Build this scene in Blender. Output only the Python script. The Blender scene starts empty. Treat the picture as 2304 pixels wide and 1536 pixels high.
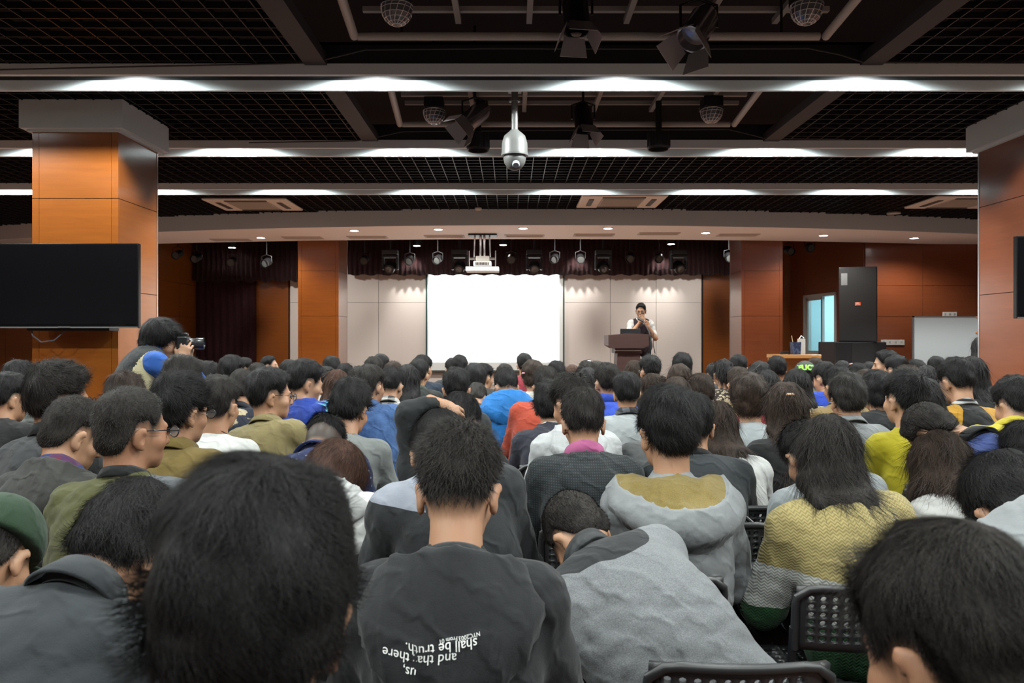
import bpy, bmesh, math, random
import numpy as np
from mathutils import Vector, Matrix
from mathutils.bvhtree import BVHTree

SC = bpy.context.scene
COL = SC.collection
rng = np.random.default_rng(7)
random.seed(7)

# ------------------------------------------------------------ camera, world, light, exposure
FPX, CX, HY, EYE = 1765.0, 1150.0, 762.0, 1.43      # focal length in px, vanishing point, eye height
cam_d = bpy.data.cameras.new('camera')
cam = bpy.data.objects.new('camera', cam_d)
COL.objects.link(cam)
cam.location = (0, 0, EYE)
cam.rotation_euler = (math.pi / 2, 0, 0)
cam_d.sensor_width = 36.0
cam_d.lens = FPX / 2304 * 36.0
cam_d.shift_x = (1152 - CX) / 2304
cam_d.shift_y = (HY - 768) / 2304
cam_d.clip_start = 0.05
cam_d.dof.use_dof = True
cam_d.dof.focus_distance = 3.2
cam_d.dof.aperture_fstop = 7.5
SC.camera = cam

world = bpy.data.worlds.new('world')
SC.world = world
world.use_nodes = True
world.node_tree.nodes['Background'].inputs[0].default_value = (0.62, 0.68, 0.75, 1)
world.node_tree.nodes['Background'].inputs[1].default_value = 0.02

SC.view_settings.view_transform = 'Standard'
SC.view_settings.look = 'None'
SC.view_settings.gamma = 1.0
SC.view_settings.use_curve_mapping = False
SC.view_settings.exposure = 0.0
try:
    SC.cycles.use_denoising = True
    SC.cycles.max_bounces = 5
    SC.cycles.sample_clamp_indirect = 4.0
except Exception:
    pass

BEAM_Y = [-0.5, 1.7, 3.9, 6.1, 8.3, 10.5]              # the white light troughs, behind and ahead of the viewer
LAMP_X = [0.83 + 1.87 * k for k in range(-5, 5)]
E_TROUGH, E_TROUGH_REAR, E_SOFFIT, E_STAGE = 250.0, 190.0, 200.0, 260.0


def spot(name, loc, aim, energy, size_deg, blend=0.5, color=(0.97, 1.0, 0.98), radius=0.04, parent=None):
    l = bpy.data.lights.new(name, 'SPOT')
    l.energy = energy
    l.spot_size = math.radians(size_deg)
    l.spot_blend = blend
    l.color = color
    l.shadow_soft_size = radius
    o = bpy.data.objects.new(name, l)
    COL.objects.link(o)
    o.location = loc
    d = Vector(aim) - Vector(loc)
    o.rotation_euler = d.to_track_quat('-Z', 'Y').to_euler()
    if parent:
        o.parent = parent
    return o


# ------------------------------------------------------------ helpers
def at(px, py, d):
    """A point measured in the photograph at a known distance."""
    return Vector(((px - CX) / FPX * d, d, EYE - (py - HY) / FPX * d))


def lin(h):
    h = h.lstrip('#')
    v = [int(h[i:i + 2], 16) / 255 for i in (0, 2, 4)]
    return tuple(c / 12.92 if c <= 0.04045 else ((c + 0.055) / 1.055) ** 2.4 for c in v)


def tag(o, label=None, cat=None, group=None, kind=None):
    if label:
        o['label'] = label
    if cat:
        o['category'] = cat
    if group:
        o['group'] = group
    if kind:
        o['kind'] = kind
    return o


def empty(name, loc=(0, 0, 0), rz=0.0, label=None, cat=None, group=None):
    o = bpy.data.objects.new(name, None)
    o.empty_display_size = 0.1
    COL.objects.link(o)
    o.location = loc
    o.rotation_euler = (0, 0, rz)
    return tag(o, label, cat, group)


def link_mesh(name, me, parent=None, mats=(), matrix=None):
    o = bpy.data.objects.new(name, me)
    COL.objects.link(o)
    if parent is not None:
        o.parent = parent
    if matrix is not None:
        o.matrix_local = matrix
    for m in mats:
        me.materials.append(m)
    return o


def own_mat(o, m):
    """Material on the object, so that copies may share one mesh."""
    if not o.data.materials:
        o.data.materials.append(None)
    o.material_slots[0].link = 'OBJECT'
    o.material_slots[0].material = m
    return o


def np_mesh(name, V, F, smooth=True):
    me = bpy.data.meshes.new(name)
    V = np.asarray(V, dtype=np.float32)
    F = np.asarray(F, dtype=np.int32)
    n, m = F.shape
    me.vertices.add(len(V))
    me.vertices.foreach_set('co', V.ravel())
    me.loops.add(n * m)
    me.loops.foreach_set('vertex_index', F.ravel())
    me.polygons.add(n)
    me.polygons.foreach_set('loop_start', np.arange(0, n * m, m, dtype=np.int32))
    try:
        me.polygons.foreach_set('loop_total', np.full(n, m, dtype=np.int32))
    except Exception:
        pass
    me.polygons.foreach_set('use_smooth', np.full(n, smooth))
    me.update(calc_edges=True)
    return me


def join_parts(parts):
    """[(V, F4)] -> one vertex / quad array."""
    Vs, Fs, b = [], [], 0
    for V, F in parts:
        Vs.append(V)
        Fs.append(F + b)
        b += len(V)
    return np.concatenate(Vs), np.concatenate(Fs)


class MB:
    """Collects boxes, tubes and lathes and links them as one mesh object."""

    def __init__(self):
        self.bm = bmesh.new()

    def box(self, lo, hi, bevel=0.0, rot=None, piv=None):
        lo, hi = Vector(lo), Vector(hi)
        c = (lo + hi) / 2
        s = hi - lo
        g = bmesh.ops.create_cube(self.bm, size=1.0)['verts']
        for v in g:
            v.co = Vector((v.co.x * s.x, v.co.y * s.y, v.co.z * s.z)) + c
            if rot is not None:
                p = piv if piv is not None else c
                v.co = rot @ (v.co - Vector(p)) + Vector(p)
        if bevel:
            es = list({e for v in g for e in v.link_edges})
            bmesh.ops.bevel(self.bm, geom=es, offset=bevel, segments=2, affect='EDGES', profile=0.5)
        return self

    def tube(self, pts, r, n=10, caps=True):
        pts = [Vector(p) for p in pts]
        rs = r if isinstance(r, (list, tuple)) else [r] * len(pts)
        rings, up = [], None
        for i, p in enumerate(pts):
            t = (pts[min(i + 1, len(pts) - 1)] - pts[max(i - 1, 0)]).normalized()
            if up is None:
                a = Vector((0, 0, 1)) if abs(t.z) < 0.9 else Vector((1, 0, 0))
                up = (a - t * a.dot(t)).normalized()
            else:
                up = (up - t * up.dot(t)).normalized()
            sd = t.cross(up)
            rings.append([self.bm.verts.new(p + (up * math.cos(2 * math.pi * k / n) + sd * math.sin(2 * math.pi * k / n)) * rs[i]) for k in range(n)])
        for a, b in zip(rings[:-1], rings[1:]):
            for k in range(n):
                self.bm.faces.new((a[k], a[(k + 1) % n], b[(k + 1) % n], b[k]))
        if caps:
            self.bm.faces.new(list(reversed(rings[0])))
            self.bm.faces.new(rings[-1])
        return self

    def lathe(self, prof, c=(0, 0, 0), n=20, M=None, sx=1.0, sy=1.0):
        """Profile [(r, z)] turned about z; M places it."""
        rings = []
        for r, z in prof:
            ring = []
            for k in range(n):
                a = 2 * math.pi * k / n
                p = Vector((r * sx * math.cos(a), r * sy * math.sin(a), z))
                p = (M @ p) if M is not None else p
                ring.append(self.bm.verts.new(p + Vector(c)))
            rings.append(ring)
        for a, b in zip(rings[:-1], rings[1:]):
            for k in range(n):
                self.bm.faces.new((a[k], a[(k + 1) % n], b[(k + 1) % n], b[k]))
        for ring, rev in ((rings[0], True), (rings[-1], False)):
            if prof[0 if rev else -1][0] > 1e-5:
                self.bm.faces.new(list(reversed(ring)) if rev else ring)
        return self

    def prism(self, poly, y0, y1):
        """A polygon in x-z given thickness along y."""
        a = [self.bm.verts.new((x, y0, z)) for x, z in poly]
        b = [self.bm.verts.new((x, y1, z)) for x, z in poly]
        n = len(poly)
        self.bm.faces.new(a)
        self.bm.faces.new(list(reversed(b)))
        for k in range(n):
            self.bm.faces.new((a[k], b[k], b[(k + 1) % n], a[(k + 1) % n]))
        return self

    def build(self, name, mat, parent=None, smooth=False, matrix=None):
        bmesh.ops.recalc_face_normals(self.bm, faces=self.bm.faces[:])
        me = bpy.data.meshes.new(name)
        self.bm.to_mesh(me)
        self.bm.free()
        if smooth:
            for p in me.polygons:
                p.use_smooth = True
            try:
                me.set_sharp_from_angle(angle=math.radians(40))
            except Exception:
                pass
        return link_mesh(name, me, parent, [mat] if mat else [], matrix)


# ------------------------------------------------------------ materials
_M = {}
DYE = 0.56      # cloth reflects less than its lit look in the photograph


def base_mat(name, col, rough=0.6, metal=0.0, spec=0.5, emit=None, estr=0.0):
    key = (name,)
    if key in _M:
        return _M[key]
    m = bpy.data.materials.new(name)
    m.use_nodes = True
    b = m.node_tree.nodes['Principled BSDF']
    b.inputs['Base Color'].default_value = (*col, 1)
    b.inputs['Roughness'].default_value = rough
    b.inputs['Metallic'].default_value = metal
    b.inputs['Specular IOR Level'].default_value = spec
    if emit:
        b.inputs['Emission Color'].default_value = (*emit, 1)
        b.inputs['Emission Strength'].default_value = estr
    _M[key] = m
    return m


class NT:
    """Small node-tree helper."""

    def __init__(self, m):
        self.t = m.node_tree
        self.b = self.t.nodes['Principled BSDF']

    def n(self, kind, **kw):
        nd = self.t.nodes.new(kind)
        for k, v in kw.items():
            setattr(nd, k, v)
        return nd

    def l(self, a, b):
        self.t.links.new(a, b)

    def coords(self, scale=(1, 1, 1), rot=(0, 0, 0)):
        tc = self.n('ShaderNodeTexCoord')
        mp = self.n('ShaderNodeMapping')
        mp.inputs['Scale'].default_value = scale
        mp.inputs['Rotation'].default_value = rot
        self.l(tc.outputs['Object'], mp.inputs['Vector'])
        return mp.outputs['Vector']

    def noise(self, vec, scale, detail=3.0, rough=0.55):
        nd = self.n('ShaderNodeTexNoise')
        nd.inputs['Scale'].default_value = scale
        nd.inputs['Detail'].default_value = detail
        nd.inputs['Roughness'].default_value = rough
        if vec is not None:
            self.l(vec, nd.inputs['Vector'])
        return nd.outputs['Fac']

    def mix(self, fac, a, b):
        nd = self.n('ShaderNodeMix', data_type='RGBA')
        for i, v in ((0, fac), (6, a), (7, b)):
            if hasattr(v, 'links'):
                self.l(v, nd.inputs[i])
            else:
                nd.inputs[i].default_value = v if i == 0 else (*v, 1)
        return nd.outputs[2]

    def math(self, op, a, b=0.0, clamp=False):
        nd = self.n('ShaderNodeMath', operation=op)
        nd.use_clamp = clamp
        for i, v in ((0, a), (1, b)):
            if hasattr(v, 'links'):
                self.l(v, nd.inputs[i])
            else:
                nd.inputs[i].default_value = v
        return nd.outputs[0]

    def sep(self, vec):
        nd = self.n('ShaderNodeSeparateXYZ')
        self.l(vec, nd.inputs[0])
        return nd.outputs

    def ramp(self, fac, lo, hi):
        nd = self.n('ShaderNodeMapRange')
        self.l(fac, nd.inputs[0])
        nd.inputs[1].default_value = lo
        nd.inputs[2].default_value = hi
        return nd.outputs[0]

    def bump(self, h, strength, dist=0.01):
        nd = self.n('ShaderNodeBump')
        nd.inputs['Strength'].default_value = strength
        nd.inputs['Distance'].default_value = dist
        self.l(h, nd.inputs['Height'])
        self.l(nd.outputs[0], self.b.inputs['Normal'])

    def col(self, sock):
        self.l(sock, self.b.inputs['Base Color'])


def wood(name, c1, c2, rough=0.28, vertical=False):
    if (name,) in _M:
        return _M[(name,)]
    m = base_mat(name, c1, rough, 0, 0.38)
    m.node_tree.nodes['Principled BSDF'].inputs['Coat Weight'].default_value = 0.7
    m.node_tree.nodes['Principled BSDF'].inputs['Coat Roughness'].default_value = 0.16
    t = NT(m)
    v = t.coords((14, 14, 1.2) if vertical else (1.2, 1.2, 14))
    f = t.noise(v, 2.0, 5, 0.6)
    g = t.noise(t.coords((0.5, 0.5, 0.5)), 1.0, 2)
    c = t.mix(t.ramp(f, 0.3, 0.7), c1, c2)
    dk = t.mix(t.ramp(g, 0.3, 0.75), tuple(k * 0.86 for k in c1), c2)
    t.col(t.mix(0.35, c, dk))
    return m


def skin_mat(name, c):
    if (name,) in _M:
        return _M[(name,)]
    m = base_mat(name, c, 0.52, 0, 0.35)
    t = NT(m)
    n1 = t.noise(t.coords(), 9.0, 4)
    c1 = t.mix(t.ramp(n1, 0.35, 0.7), tuple(min(1, k * 1.06) for k in c), (c[0] * 0.95, c[1] * 0.82, c[2] * 0.78))
    at_ = t.n('ShaderNodeAttribute', attribute_name='stubble')
    sp = t.noise(t.coords(), 260.0, 2, 0.7)
    fac = t.math('MULTIPLY', at_.outputs['Fac'], t.ramp(sp, 0.0, 0.32), True)
    t.col(t.mix(fac, c1, (0.011, 0.0095, 0.0085)))
    t.b.inputs['Subsurface Weight'].default_value = 0.06
    t.b.inputs['Subsurface Radius'].default_value = (0.012, 0.004, 0.002)
    return m


def hair_mat(name, c, rough=0.55):
    if (name,) in _M:
        return _M[(name,)]
    m = base_mat(name, c, rough, 0, 0.14)
    t = NT(m)
    f = t.noise(t.coords((1, 1, 0.22)), 150.0, 4, 0.7)
    g = t.noise(t.coords((1, 1, 0.4)), 34.0, 3)
    mixf = t.math('ADD', t.math('MULTIPLY', f, 0.6), t.math('MULTIPLY', g, 0.4))
    t.col(t.mix(t.ramp(mixf, 0.38, 0.62), tuple(k * 0.45 for k in c), tuple(k * 1.6 for k in c)))
    t.bump(mixf, 0.9, 0.008)
    return m


def cloth(key, col, pat='plain', col2=None, rough=0.85, col3=None):
    name = 'cloth_' + key
    if (name,) in _M:
        return _M[(name,)]
    col, col2, col3 = [tuple(DYE * k for k in c) if c else None for c in (col, col2, col3)]
    m = base_mat(name, col, rough, 0, 0.25)
    t = NT(m)
    m['pat'] = pat
    obj = t.coords()
    weave = t.noise(obj, 420.0, 2)
    soft = t.noise(obj, 13.0, 4, 0.6)
    shade = t.mix(t.ramp(soft, 0.3, 0.7), tuple(k * 0.9 for k in col), tuple(min(1, k * 1.08) for k in col))
    c2 = col2 or col
    out = shade
    s = t.sep(obj)
    bh, bs = weave, 0.12
    if pat == 'plaid':
        fx = t.math('GREATER_THAN', t.math('FRACT', t.math('MULTIPLY', s[0], 1 / 0.085)), 0.55)
        fz = t.math('GREATER_THAN', t.math('FRACT', t.math('MULTIPLY', s[2], 1 / 0.085)), 0.55)
        k = t.math('MULTIPLY', t.math('ADD', fx, fz), 0.5)
        out = t.mix(k, col, c2)
    elif pat == 'floral':
        v = t.n('ShaderNodeTexVoronoi', feature='SMOOTH_F1')
        v.inputs['Scale'].default_value = 17.0
        t.l(obj, v.inputs['Vector'])
        nz = t.noise(obj, 45.0, 3)
        out = t.mix(t.ramp(t.math('ADD', v.outputs['Distance'], t.math('MULTIPLY', nz, 0.45)), 0.66, 0.60), col, c2)
    elif pat == 'leopard':
        v = t.n('ShaderNodeTexVoronoi')
        v.inputs['Scale'].default_value = 42.0
        t.l(obj, v.inputs['Vector'])
        d = t.math('ABSOLUTE', t.math('SUBTRACT', v.outputs['Distance'], 0.33))
        out = t.mix(t.math('LESS_THAN', d, 0.12), col, c2)
    elif pat == 'dots':
        v = t.n('ShaderNodeTexVoronoi')
        v.inputs['Scale'].default_value = 36.0
        t.l(obj, v.inputs['Vector'])
        out = t.mix(t.math('LESS_THAN', v.outputs['Distance'], 0.16), shade, c2)
    elif pat == 'stripe':
        f = t.math('GREATER_THAN', t.math('FRACT', t.math('MULTIPLY', s[2], 1 / 0.035)), 0.5)
        out = t.mix(f, col, c2)
    elif pat in ('knit', 'knit_banded'):
        tri = t.math('PINGPONG', t.math('MULTIPLY', s[0], 1.0), 0.008)
        w = t.math('FRACT', t.math('MULTIPLY', t.math('ADD', s[2], tri), 1 / 0.0095))
        w2 = t.math('PINGPONG', w, 0.5)
        if pat == 'knit_banded':
            zz = t.math('ADD', s[2], t.math('MULTIPLY', t.math('SUBTRACT', soft, 0.5), 0.02))
            up = t.math('GREATER_THAN', zz, 0.735)
            mid = t.math('GREATER_THAN', zz, 0.60)
            band = t.mix(mid, col3, col2)
            c_hi = t.mix(up, band, shade)
        else:
            c_hi = shade
        dk = t.n('ShaderNodeMix', data_type='RGBA', blend_type='MULTIPLY')
        dk.inputs[0].default_value = 1.0
        t.l(c_hi, dk.inputs[6])
        t.l(t.mix(t.ramp(w2, 0.05, 0.35), (0.66, 0.63, 0.58), (1.06, 1.06, 1.06)), dk.inputs[7])
        out = dk.outputs[2]
        bh, bs = w2, 0.35
    elif pat == 'denim':
        f = t.noise(t.coords((1, 1, 6)), 60.0, 3)
        out = t.mix(t.ramp(t.math('ADD', t.math('MULTIPLY', soft, 0.7), t.math('MULTIPLY', f, 0.3)), 0.38, 0.66), col, c2)
    elif pat == 'wool':
        f = t.noise(obj, 300.0, 3, 0.7)
        out = t.mix(t.ramp(f, 0.3, 0.7), tuple(k * 0.7 for k in col), tuple(k * 1.3 for k in col))
        bh, bs = f, 0.2
    elif pat == 'mesh':
        fx = t.math('FRACT', t.math('MULTIPLY', s[0], 1 / 0.009))
        fz = t.math('FRACT', t.math('MULTIPLY', s[2], 1 / 0.009))
        h = t.math('MULTIPLY', t.math('PINGPONG', fx, 0.5), t.math('PINGPONG', fz, 0.5))
        out = t.mix(t.math('GREATER_THAN', h, 0.10), col, c2)
        bh, bs = h, 0.3
    elif pat == 'split' or pat == 'split_wool':
        a_ = t.n('ShaderNodeAttribute', attribute_name='mask')
        if pat == 'split_wool':
            f = t.noise(obj, 300.0, 3, 0.7)
            shade = t.mix(t.ramp(f, 0.3, 0.7), tuple(k * 0.7 for k in col), tuple(k * 1.3 for k in col))
        out = t.mix(t.math('GREATER_THAN', a_.outputs['Fac'], 0.5), shade, c2)
    elif pat == 'camo':
        out = t.mix(t.math('GREATER_THAN', t.noise(obj, 22.0, 2), 0.52), col, c2)
    t.col(out)
    wv = t.n('ShaderNodeTexWave', wave_type='BANDS', bands_direction='DIAGONAL', wave_profile='SIN')
    wv.inputs['Scale'].default_value = 5.0
    wv.inputs['Distortion'].default_value = 9.0
    wv.inputs['Detail'].default_value = 3.0
    wv.inputs['Detail Scale'].default_value = 1.4
    t.l(obj, wv.inputs['Vector'])
    fold = t.math('POWER', wv.outputs['Fac'], 3.0)
    t.bump(t.math('ADD', t.math('MULTIPLY', bh, bs), t.math('ADD', t.math('MULTIPLY', soft, 0.5), t.math('MULTIPLY', fold, 0.55))), 0.5, 0.011)
    try:
        t.b.inputs['Sheen Weight'].default_value = 0.08
    except Exception:
        pass
    return m


# ------------------------------------------------------------ distance fields and their surfaces
def smin(a, b, k):
    if k <= 0:
        return np.minimum(a, b)
    h = np.clip(0.5 + 0.5 * (b - a) / k, 0, 1)
    return b + (a - b) * h - k * h * (1 - h)


def smax(a, b, k):
    return -smin(-a, -b, k)


def d_cap(a, b, ra, rb):
    a, b = np.asarray(a, float), np.asarray(b, float)
    ba = b - a
    dd = max(float(ba @ ba), 1e-9)

    def f(x, y, z):
        px, py, pz = x - a[0], y - a[1], z - a[2]
        t = np.clip((px * ba[0] + py * ba[1] + pz * ba[2]) / dd, 0, 1)
        return np.sqrt((px - ba[0] * t) ** 2 + (py - ba[1] * t) ** 2 + (pz - ba[2] * t) ** 2) - (ra + (rb - ra) * t)
    r = max(ra, rb)
    return f, np.minimum(a, b) - r, np.maximum(a, b) + r


def d_ell(c, r, R=None):
    c, r = np.asarray(c, float), np.asarray(r, float)
    R = np.eye(3) if R is None else np.asarray(R, float)      # columns are the axes

    def f(x, y, z):
        p = (x - c[0], y - c[1], z - c[2])
        k0 = k1 = 0
        for j in range(3):
            q = p[0] * R[0, j] + p[1] * R[1, j] + p[2] * R[2, j]
            k0 = k0 + (q / r[j]) ** 2
            k1 = k1 + (q / r[j] ** 2) ** 2
        k0 = np.sqrt(k0)
        return k0 * (k0 - 1) / np.maximum(np.sqrt(k1), 1e-6)
    e = np.sqrt(((R * r) ** 2).sum(axis=1))
    return f, c - e, c + e


def field(prims, h, pad=0.03, post=None):
    """prims: [(f, lo, hi), k, op]; the grid is the box round all of them."""
    lo = np.min([p[0][1] for p in prims if p[2] != 'sub'], axis=0) - pad
    hi = np.max([p[0][2] for p in prims if p[2] != 'sub'], axis=0) + pad
    n = np.maximum(np.ceil((hi - lo) / h).astype(int) + 1, 4)
    ax = [lo[i] + h * np.arange(n[i]) for i in range(3)]
    F = np.full(tuple(n), 1.0)
    for (f, a, b), k, op in prims:
        m = k + 2.5 * h + 0.01
        i0 = np.clip(np.floor((a - m - lo) / h).astype(int), 0, n - 1)
        i1 = np.clip(np.ceil((b + m - lo) / h).astype(int) + 1, 1, n)
        if (i1 <= i0).any():
            continue
        sl = tuple(slice(i0[i], i1[i]) for i in range(3))
        x = ax[0][sl[0]][:, None, None]
        y = ax[1][sl[1]][None, :, None]
        z = ax[2][sl[2]][None, None, :]
        d = f(x, y, z)
        F[sl] = smin(F[sl], d, k) if op == 'add' else smax(F[sl], -d, k)
    if post is not None:
        F = post(F, ax[0][:, None, None], ax[1][None, :, None], ax[2][None, None, :])
    return F, lo, h


def nets(F, lo, h, smooth=1):
    """Surface of F = 0 as quads."""
    F = F.copy()
    for s in ((0, slice(None), slice(None)), (-1, slice(None), slice(None)), (slice(None), 0, slice(None)), (slice(None), -1, slice(None)), (slice(None), slice(None), 0), (slice(None), slice(None), -1)):
        F[s] = np.maximum(F[s], 0.5 * h)
    ins = F < 0
    nx, ny, nz = F.shape
    c = np.zeros((nx - 1, ny - 1, nz - 1), dtype=np.int8)
    for i in (0, 1):
        for j in (0, 1):
            for k in (0, 1):
                c += ins[i:nx - 1 + i, j:ny - 1 + j, k:nz - 1 + k]
    act = (c > 0) & (c < 8)
    I = np.argwhere(act)
    idx = np.full(act.shape, -1, dtype=np.int64)
    idx[act] = np.arange(len(I))
    P = np.zeros((len(I), 3))
    W = np.zeros(len(I))
    corners = [(i, j, k) for i in (0, 1) for j in (0, 1) for k in (0, 1)]
    val = {q: F[I[:, 0] + q[0], I[:, 1] + q[1], I[:, 2] + q[2]] for q in corners}
    for a in corners:
        for b in corners:
            if sum(b) - sum(a) == 1 and all(y >= x for x, y in zip(a, b)):
                va, vb = val[a], val[b]
                cr = (va < 0) != (vb < 0)
                t = np.where(cr, va / np.where(cr, va - vb, 1.0), 0)
                for q in range(3):
                    P[:, q] += np.where(cr, a[q] + (b[q] - a[q]) * t, 0)
                W += cr
    V = lo + h * (I + P / W[:, None])
    Q = []
    for axis in range(3):
        sl_a = [slice(None)] * 3
        sl_b = [slice(None)] * 3
        sl_a[axis] = slice(0, -1)
        sl_b[axis] = slice(1, None)
        A, B = ins[tuple(sl_a)], ins[tuple(sl_b)]
        ch = np.argwhere(A != B)
        o1, o2 = [(1, 2), (2, 0), (0, 1)][axis]
        ok = (ch[:, o1] > 0) & (ch[:, o2] > 0) & (ch[:, o1] < F.shape[o1] - 1) & (ch[:, o2] < F.shape[o2] - 1)
        ch = ch[ok]
        flip = A[ch[:, 0], ch[:, 1], ch[:, 2]]
        e1 = np.zeros(3, int)
        e2 = np.zeros(3, int)
        e1[o1] = 1
        e2[o2] = 1
        q = [idx[tuple((ch - s).T)] for s in (e1 + e2, e2, np.zeros(3, int), e1)]
        q = np.stack(q, axis=1)
        q[~flip] = q[~flip][:, ::-1]
        Q.append(q)
    Q = np.concatenate(Q)
    for _ in range(smooth):
        S = np.zeros_like(V)
        N = np.zeros(len(V))
        for a, b in ((0, 1), (1, 2), (2, 3), (3, 0)):
            np.add.at(S, Q[:, a], V[Q[:, b]])
            np.add.at(N, Q[:, a], 1)
        V = 0.5 * V + 0.5 * S / np.maximum(N, 1)[:, None]
    return V, Q


def face_normals(V, F):
    n = np.cross(V[F[:, 2]] - V[F[:, 0]], V[F[:, 3 % F.shape[1]]] - V[F[:, 1]])
    a = np.linalg.norm(n, axis=1)
    return n / np.maximum(a, 1e-12)[:, None], 0.5 * a


def strands(V, F, n, flow, length, width, lift, kappa=9.0, segs=3, keep=None, jit=0.35, seed=1):
    """Hair blades growing from a surface: flow(p, normal) gives the combing direction."""
    r = np.random.default_rng(seed)
    nm, ar = face_normals(V, F)
    cen = V[F].mean(axis=1)
    if keep is not None:
        ar = ar * keep(cen, nm)
    if ar.sum() <= 0:
        return np.zeros((0, 3)), np.zeros((0, 4), int)
    pick = r.choice(len(F), n, p=ar / ar.sum())
    u, v = r.random(n)[:, None], r.random(n)[:, None]
    q = V[F[pick]]
    root = (q[:, 0] * (1 - u) + q[:, 1] * u) * (1 - v) + (q[:, 3] * (1 - u) + q[:, 2] * u) * v
    nn = nm[pick]
    t = flow(root, nn) + jit * r.normal(size=(n, 3))
    t -= nn * (t * nn).sum(1)[:, None]
    t /= np.maximum(np.linalg.norm(t, axis=1), 1e-9)[:, None]
    sd = np.cross(nn, t)
    L = length * (0.6 + 0.7 * r.random(n))[:, None]
    lf = lift * (0.2 + 1.3 * r.random(n))[:, None]
    wd = width * (0.6 + 0.6 * r.random(n))[:, None]
    bend = 0.25 * r.normal(size=(n, 1))
    rows = []
    for s in range(segs + 1):
        f = s / segs
        d = L * f
        p = root - nn * 0.001 + t * d + sd * bend * d * f + nn * (lf * d - 0.5 * kappa * d * d * (lf < 0.9))
        w = wd * (1 - f) ** 0.7 + 0.00008
        rows.append((p - sd * w * 0.5, p + sd * w * 0.5))
    VV = np.stack([x for rw in rows for x in rw], axis=1).reshape(-1, 3)
    b = (np.arange(n) * 2 * (segs + 1))[:, None]
    FF = np.concatenate([b + np.array([[2 * s, 2 * s + 1, 2 * s + 3, 2 * s + 2]]) for s in range(segs)])
    return VV, FF
# ------------------------------------------------------------ heads
def rot_x(a):
    c, s = math.cos(a), math.sin(a)
    return np.array([[1, 0, 0], [0, c, -s], [0, s, c]])


def rot_y(a):
    c, s = math.cos(a), math.sin(a)
    return np.array([[c, 0, s], [0, 1, 0], [-s, 0, c]])


def rot_z(a):
    c, s = math.cos(a), math.sin(a)
    return np.array([[c, -s, 0], [s, c, 0], [0, 0, 1]])


def ap(prim, x, y, z):
    return prim[0](x, y, z)


_EAR = [rot_z(math.radians(-28 * s)) @ rot_y(math.radians(8 * s)) @ rot_x(math.radians(-14)) for s in (1, -1)]
HP = dict(
    cran=d_ell((0, -0.008, 0.072), (0.073, 0.094, 0.093)), occ=d_ell((0, -0.04, 0.03), (0.058, 0.055, 0.058)),
    face=d_ell((0, 0.035, 0.012), (0.060, 0.065, 0.078)), jaw=d_ell((0, 0.045, -0.03), (0.048, 0.050, 0.034)),
    chin=d_ell((0, 0.082, -0.052), (0.020, 0.016, 0.016)), nose=d_cap((0, 0.096, 0.045), (0, 0.114, 0.012), 0.008, 0.012),
    brow=d_cap((-0.03, 0.088, 0.060), (0.03, 0.088, 0.060), 0.010, 0.010), lips=d_cap((-0.017, 0.094, -0.022), (0.017, 0.094, -0.022), 0.007, 0.007),
    lip2=d_cap((-0.013, 0.093, -0.032), (0.013, 0.093, -0.032), 0.007, 0.007))
for s_, q_ in ((1, 'R'), (-1, 'L')):
    HP['cheek' + q_] = d_ell((0.045 * s_, 0.062, 0.014), (0.022, 0.022, 0.022))
    HP['sock' + q_] = d_ell((0.030 * s_, 0.103, 0.042), (0.016, 0.014, 0.012))
    HP['eye' + q_] = d_ell((0.031 * s_, 0.082, 0.042), (0.0125, 0.0125, 0.0125))
    HP['wing' + q_] = d_ell((0.012 * s_, 0.103, 0.009), (0.008, 0.010, 0.008))
    HP['ear' + q_] = d_ell((0.081 * s_, -0.014, 0.026), (0.0085, 0.019, 0.033), _EAR[0 if s_ > 0 else 1])
    HP['lobe' + q_] = d_ell((0.076 * s_, -0.004, -0.002), (0.008, 0.010, 0.011))
    HP['concha' + q_] = d_ell((0.094 * s_, -0.006, 0.024), (0.011, 0.010, 0.017), _EAR[0 if s_ > 0 else 1])


def head_field(x, y, z, fine=True):
    d = ap(HP['cran'], x, y, z)
    d = smin(d, ap(HP['occ'], x, y, z), 0.03)
    d = smin(d, ap(HP['face'], x, y, z), 0.03)
    d = smin(d, ap(HP['jaw'], x, y, z), 0.025)
    d = smin(d, ap(HP['chin'], x, y, z), 0.02)
    d = smin(d, ap(HP['brow'], x, y, z), 0.014)
    for q in 'RL':
        d = smin(d, ap(HP['cheek' + q], x, y, z), 0.022)
        d = smax(d, -ap(HP['sock' + q], x, y, z), 0.012)
        d = smin(d, ap(HP['eye' + q], x, y, z), 0.003)
    d = smin(d, ap(HP['nose'], x, y, z), 0.010)
    for q in 'RL':
        d = smin(d, ap(HP['wing' + q], x, y, z), 0.006)
    d = smin(d, ap(HP['lips'], x, y, z), 0.006)
    d = smin(d, ap(HP['lip2'], x, y, z), 0.006)
    for q in 'RL':
        d = smin(d, ap(HP['ear' + q], x, y, z), 0.008)
        d = smin(d, ap(HP['lobe' + q], x, y, z), 0.008)
        if fine:
            d = smax(d, -ap(HP['concha' + q], x, y, z), 0.004)
    return d


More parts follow.
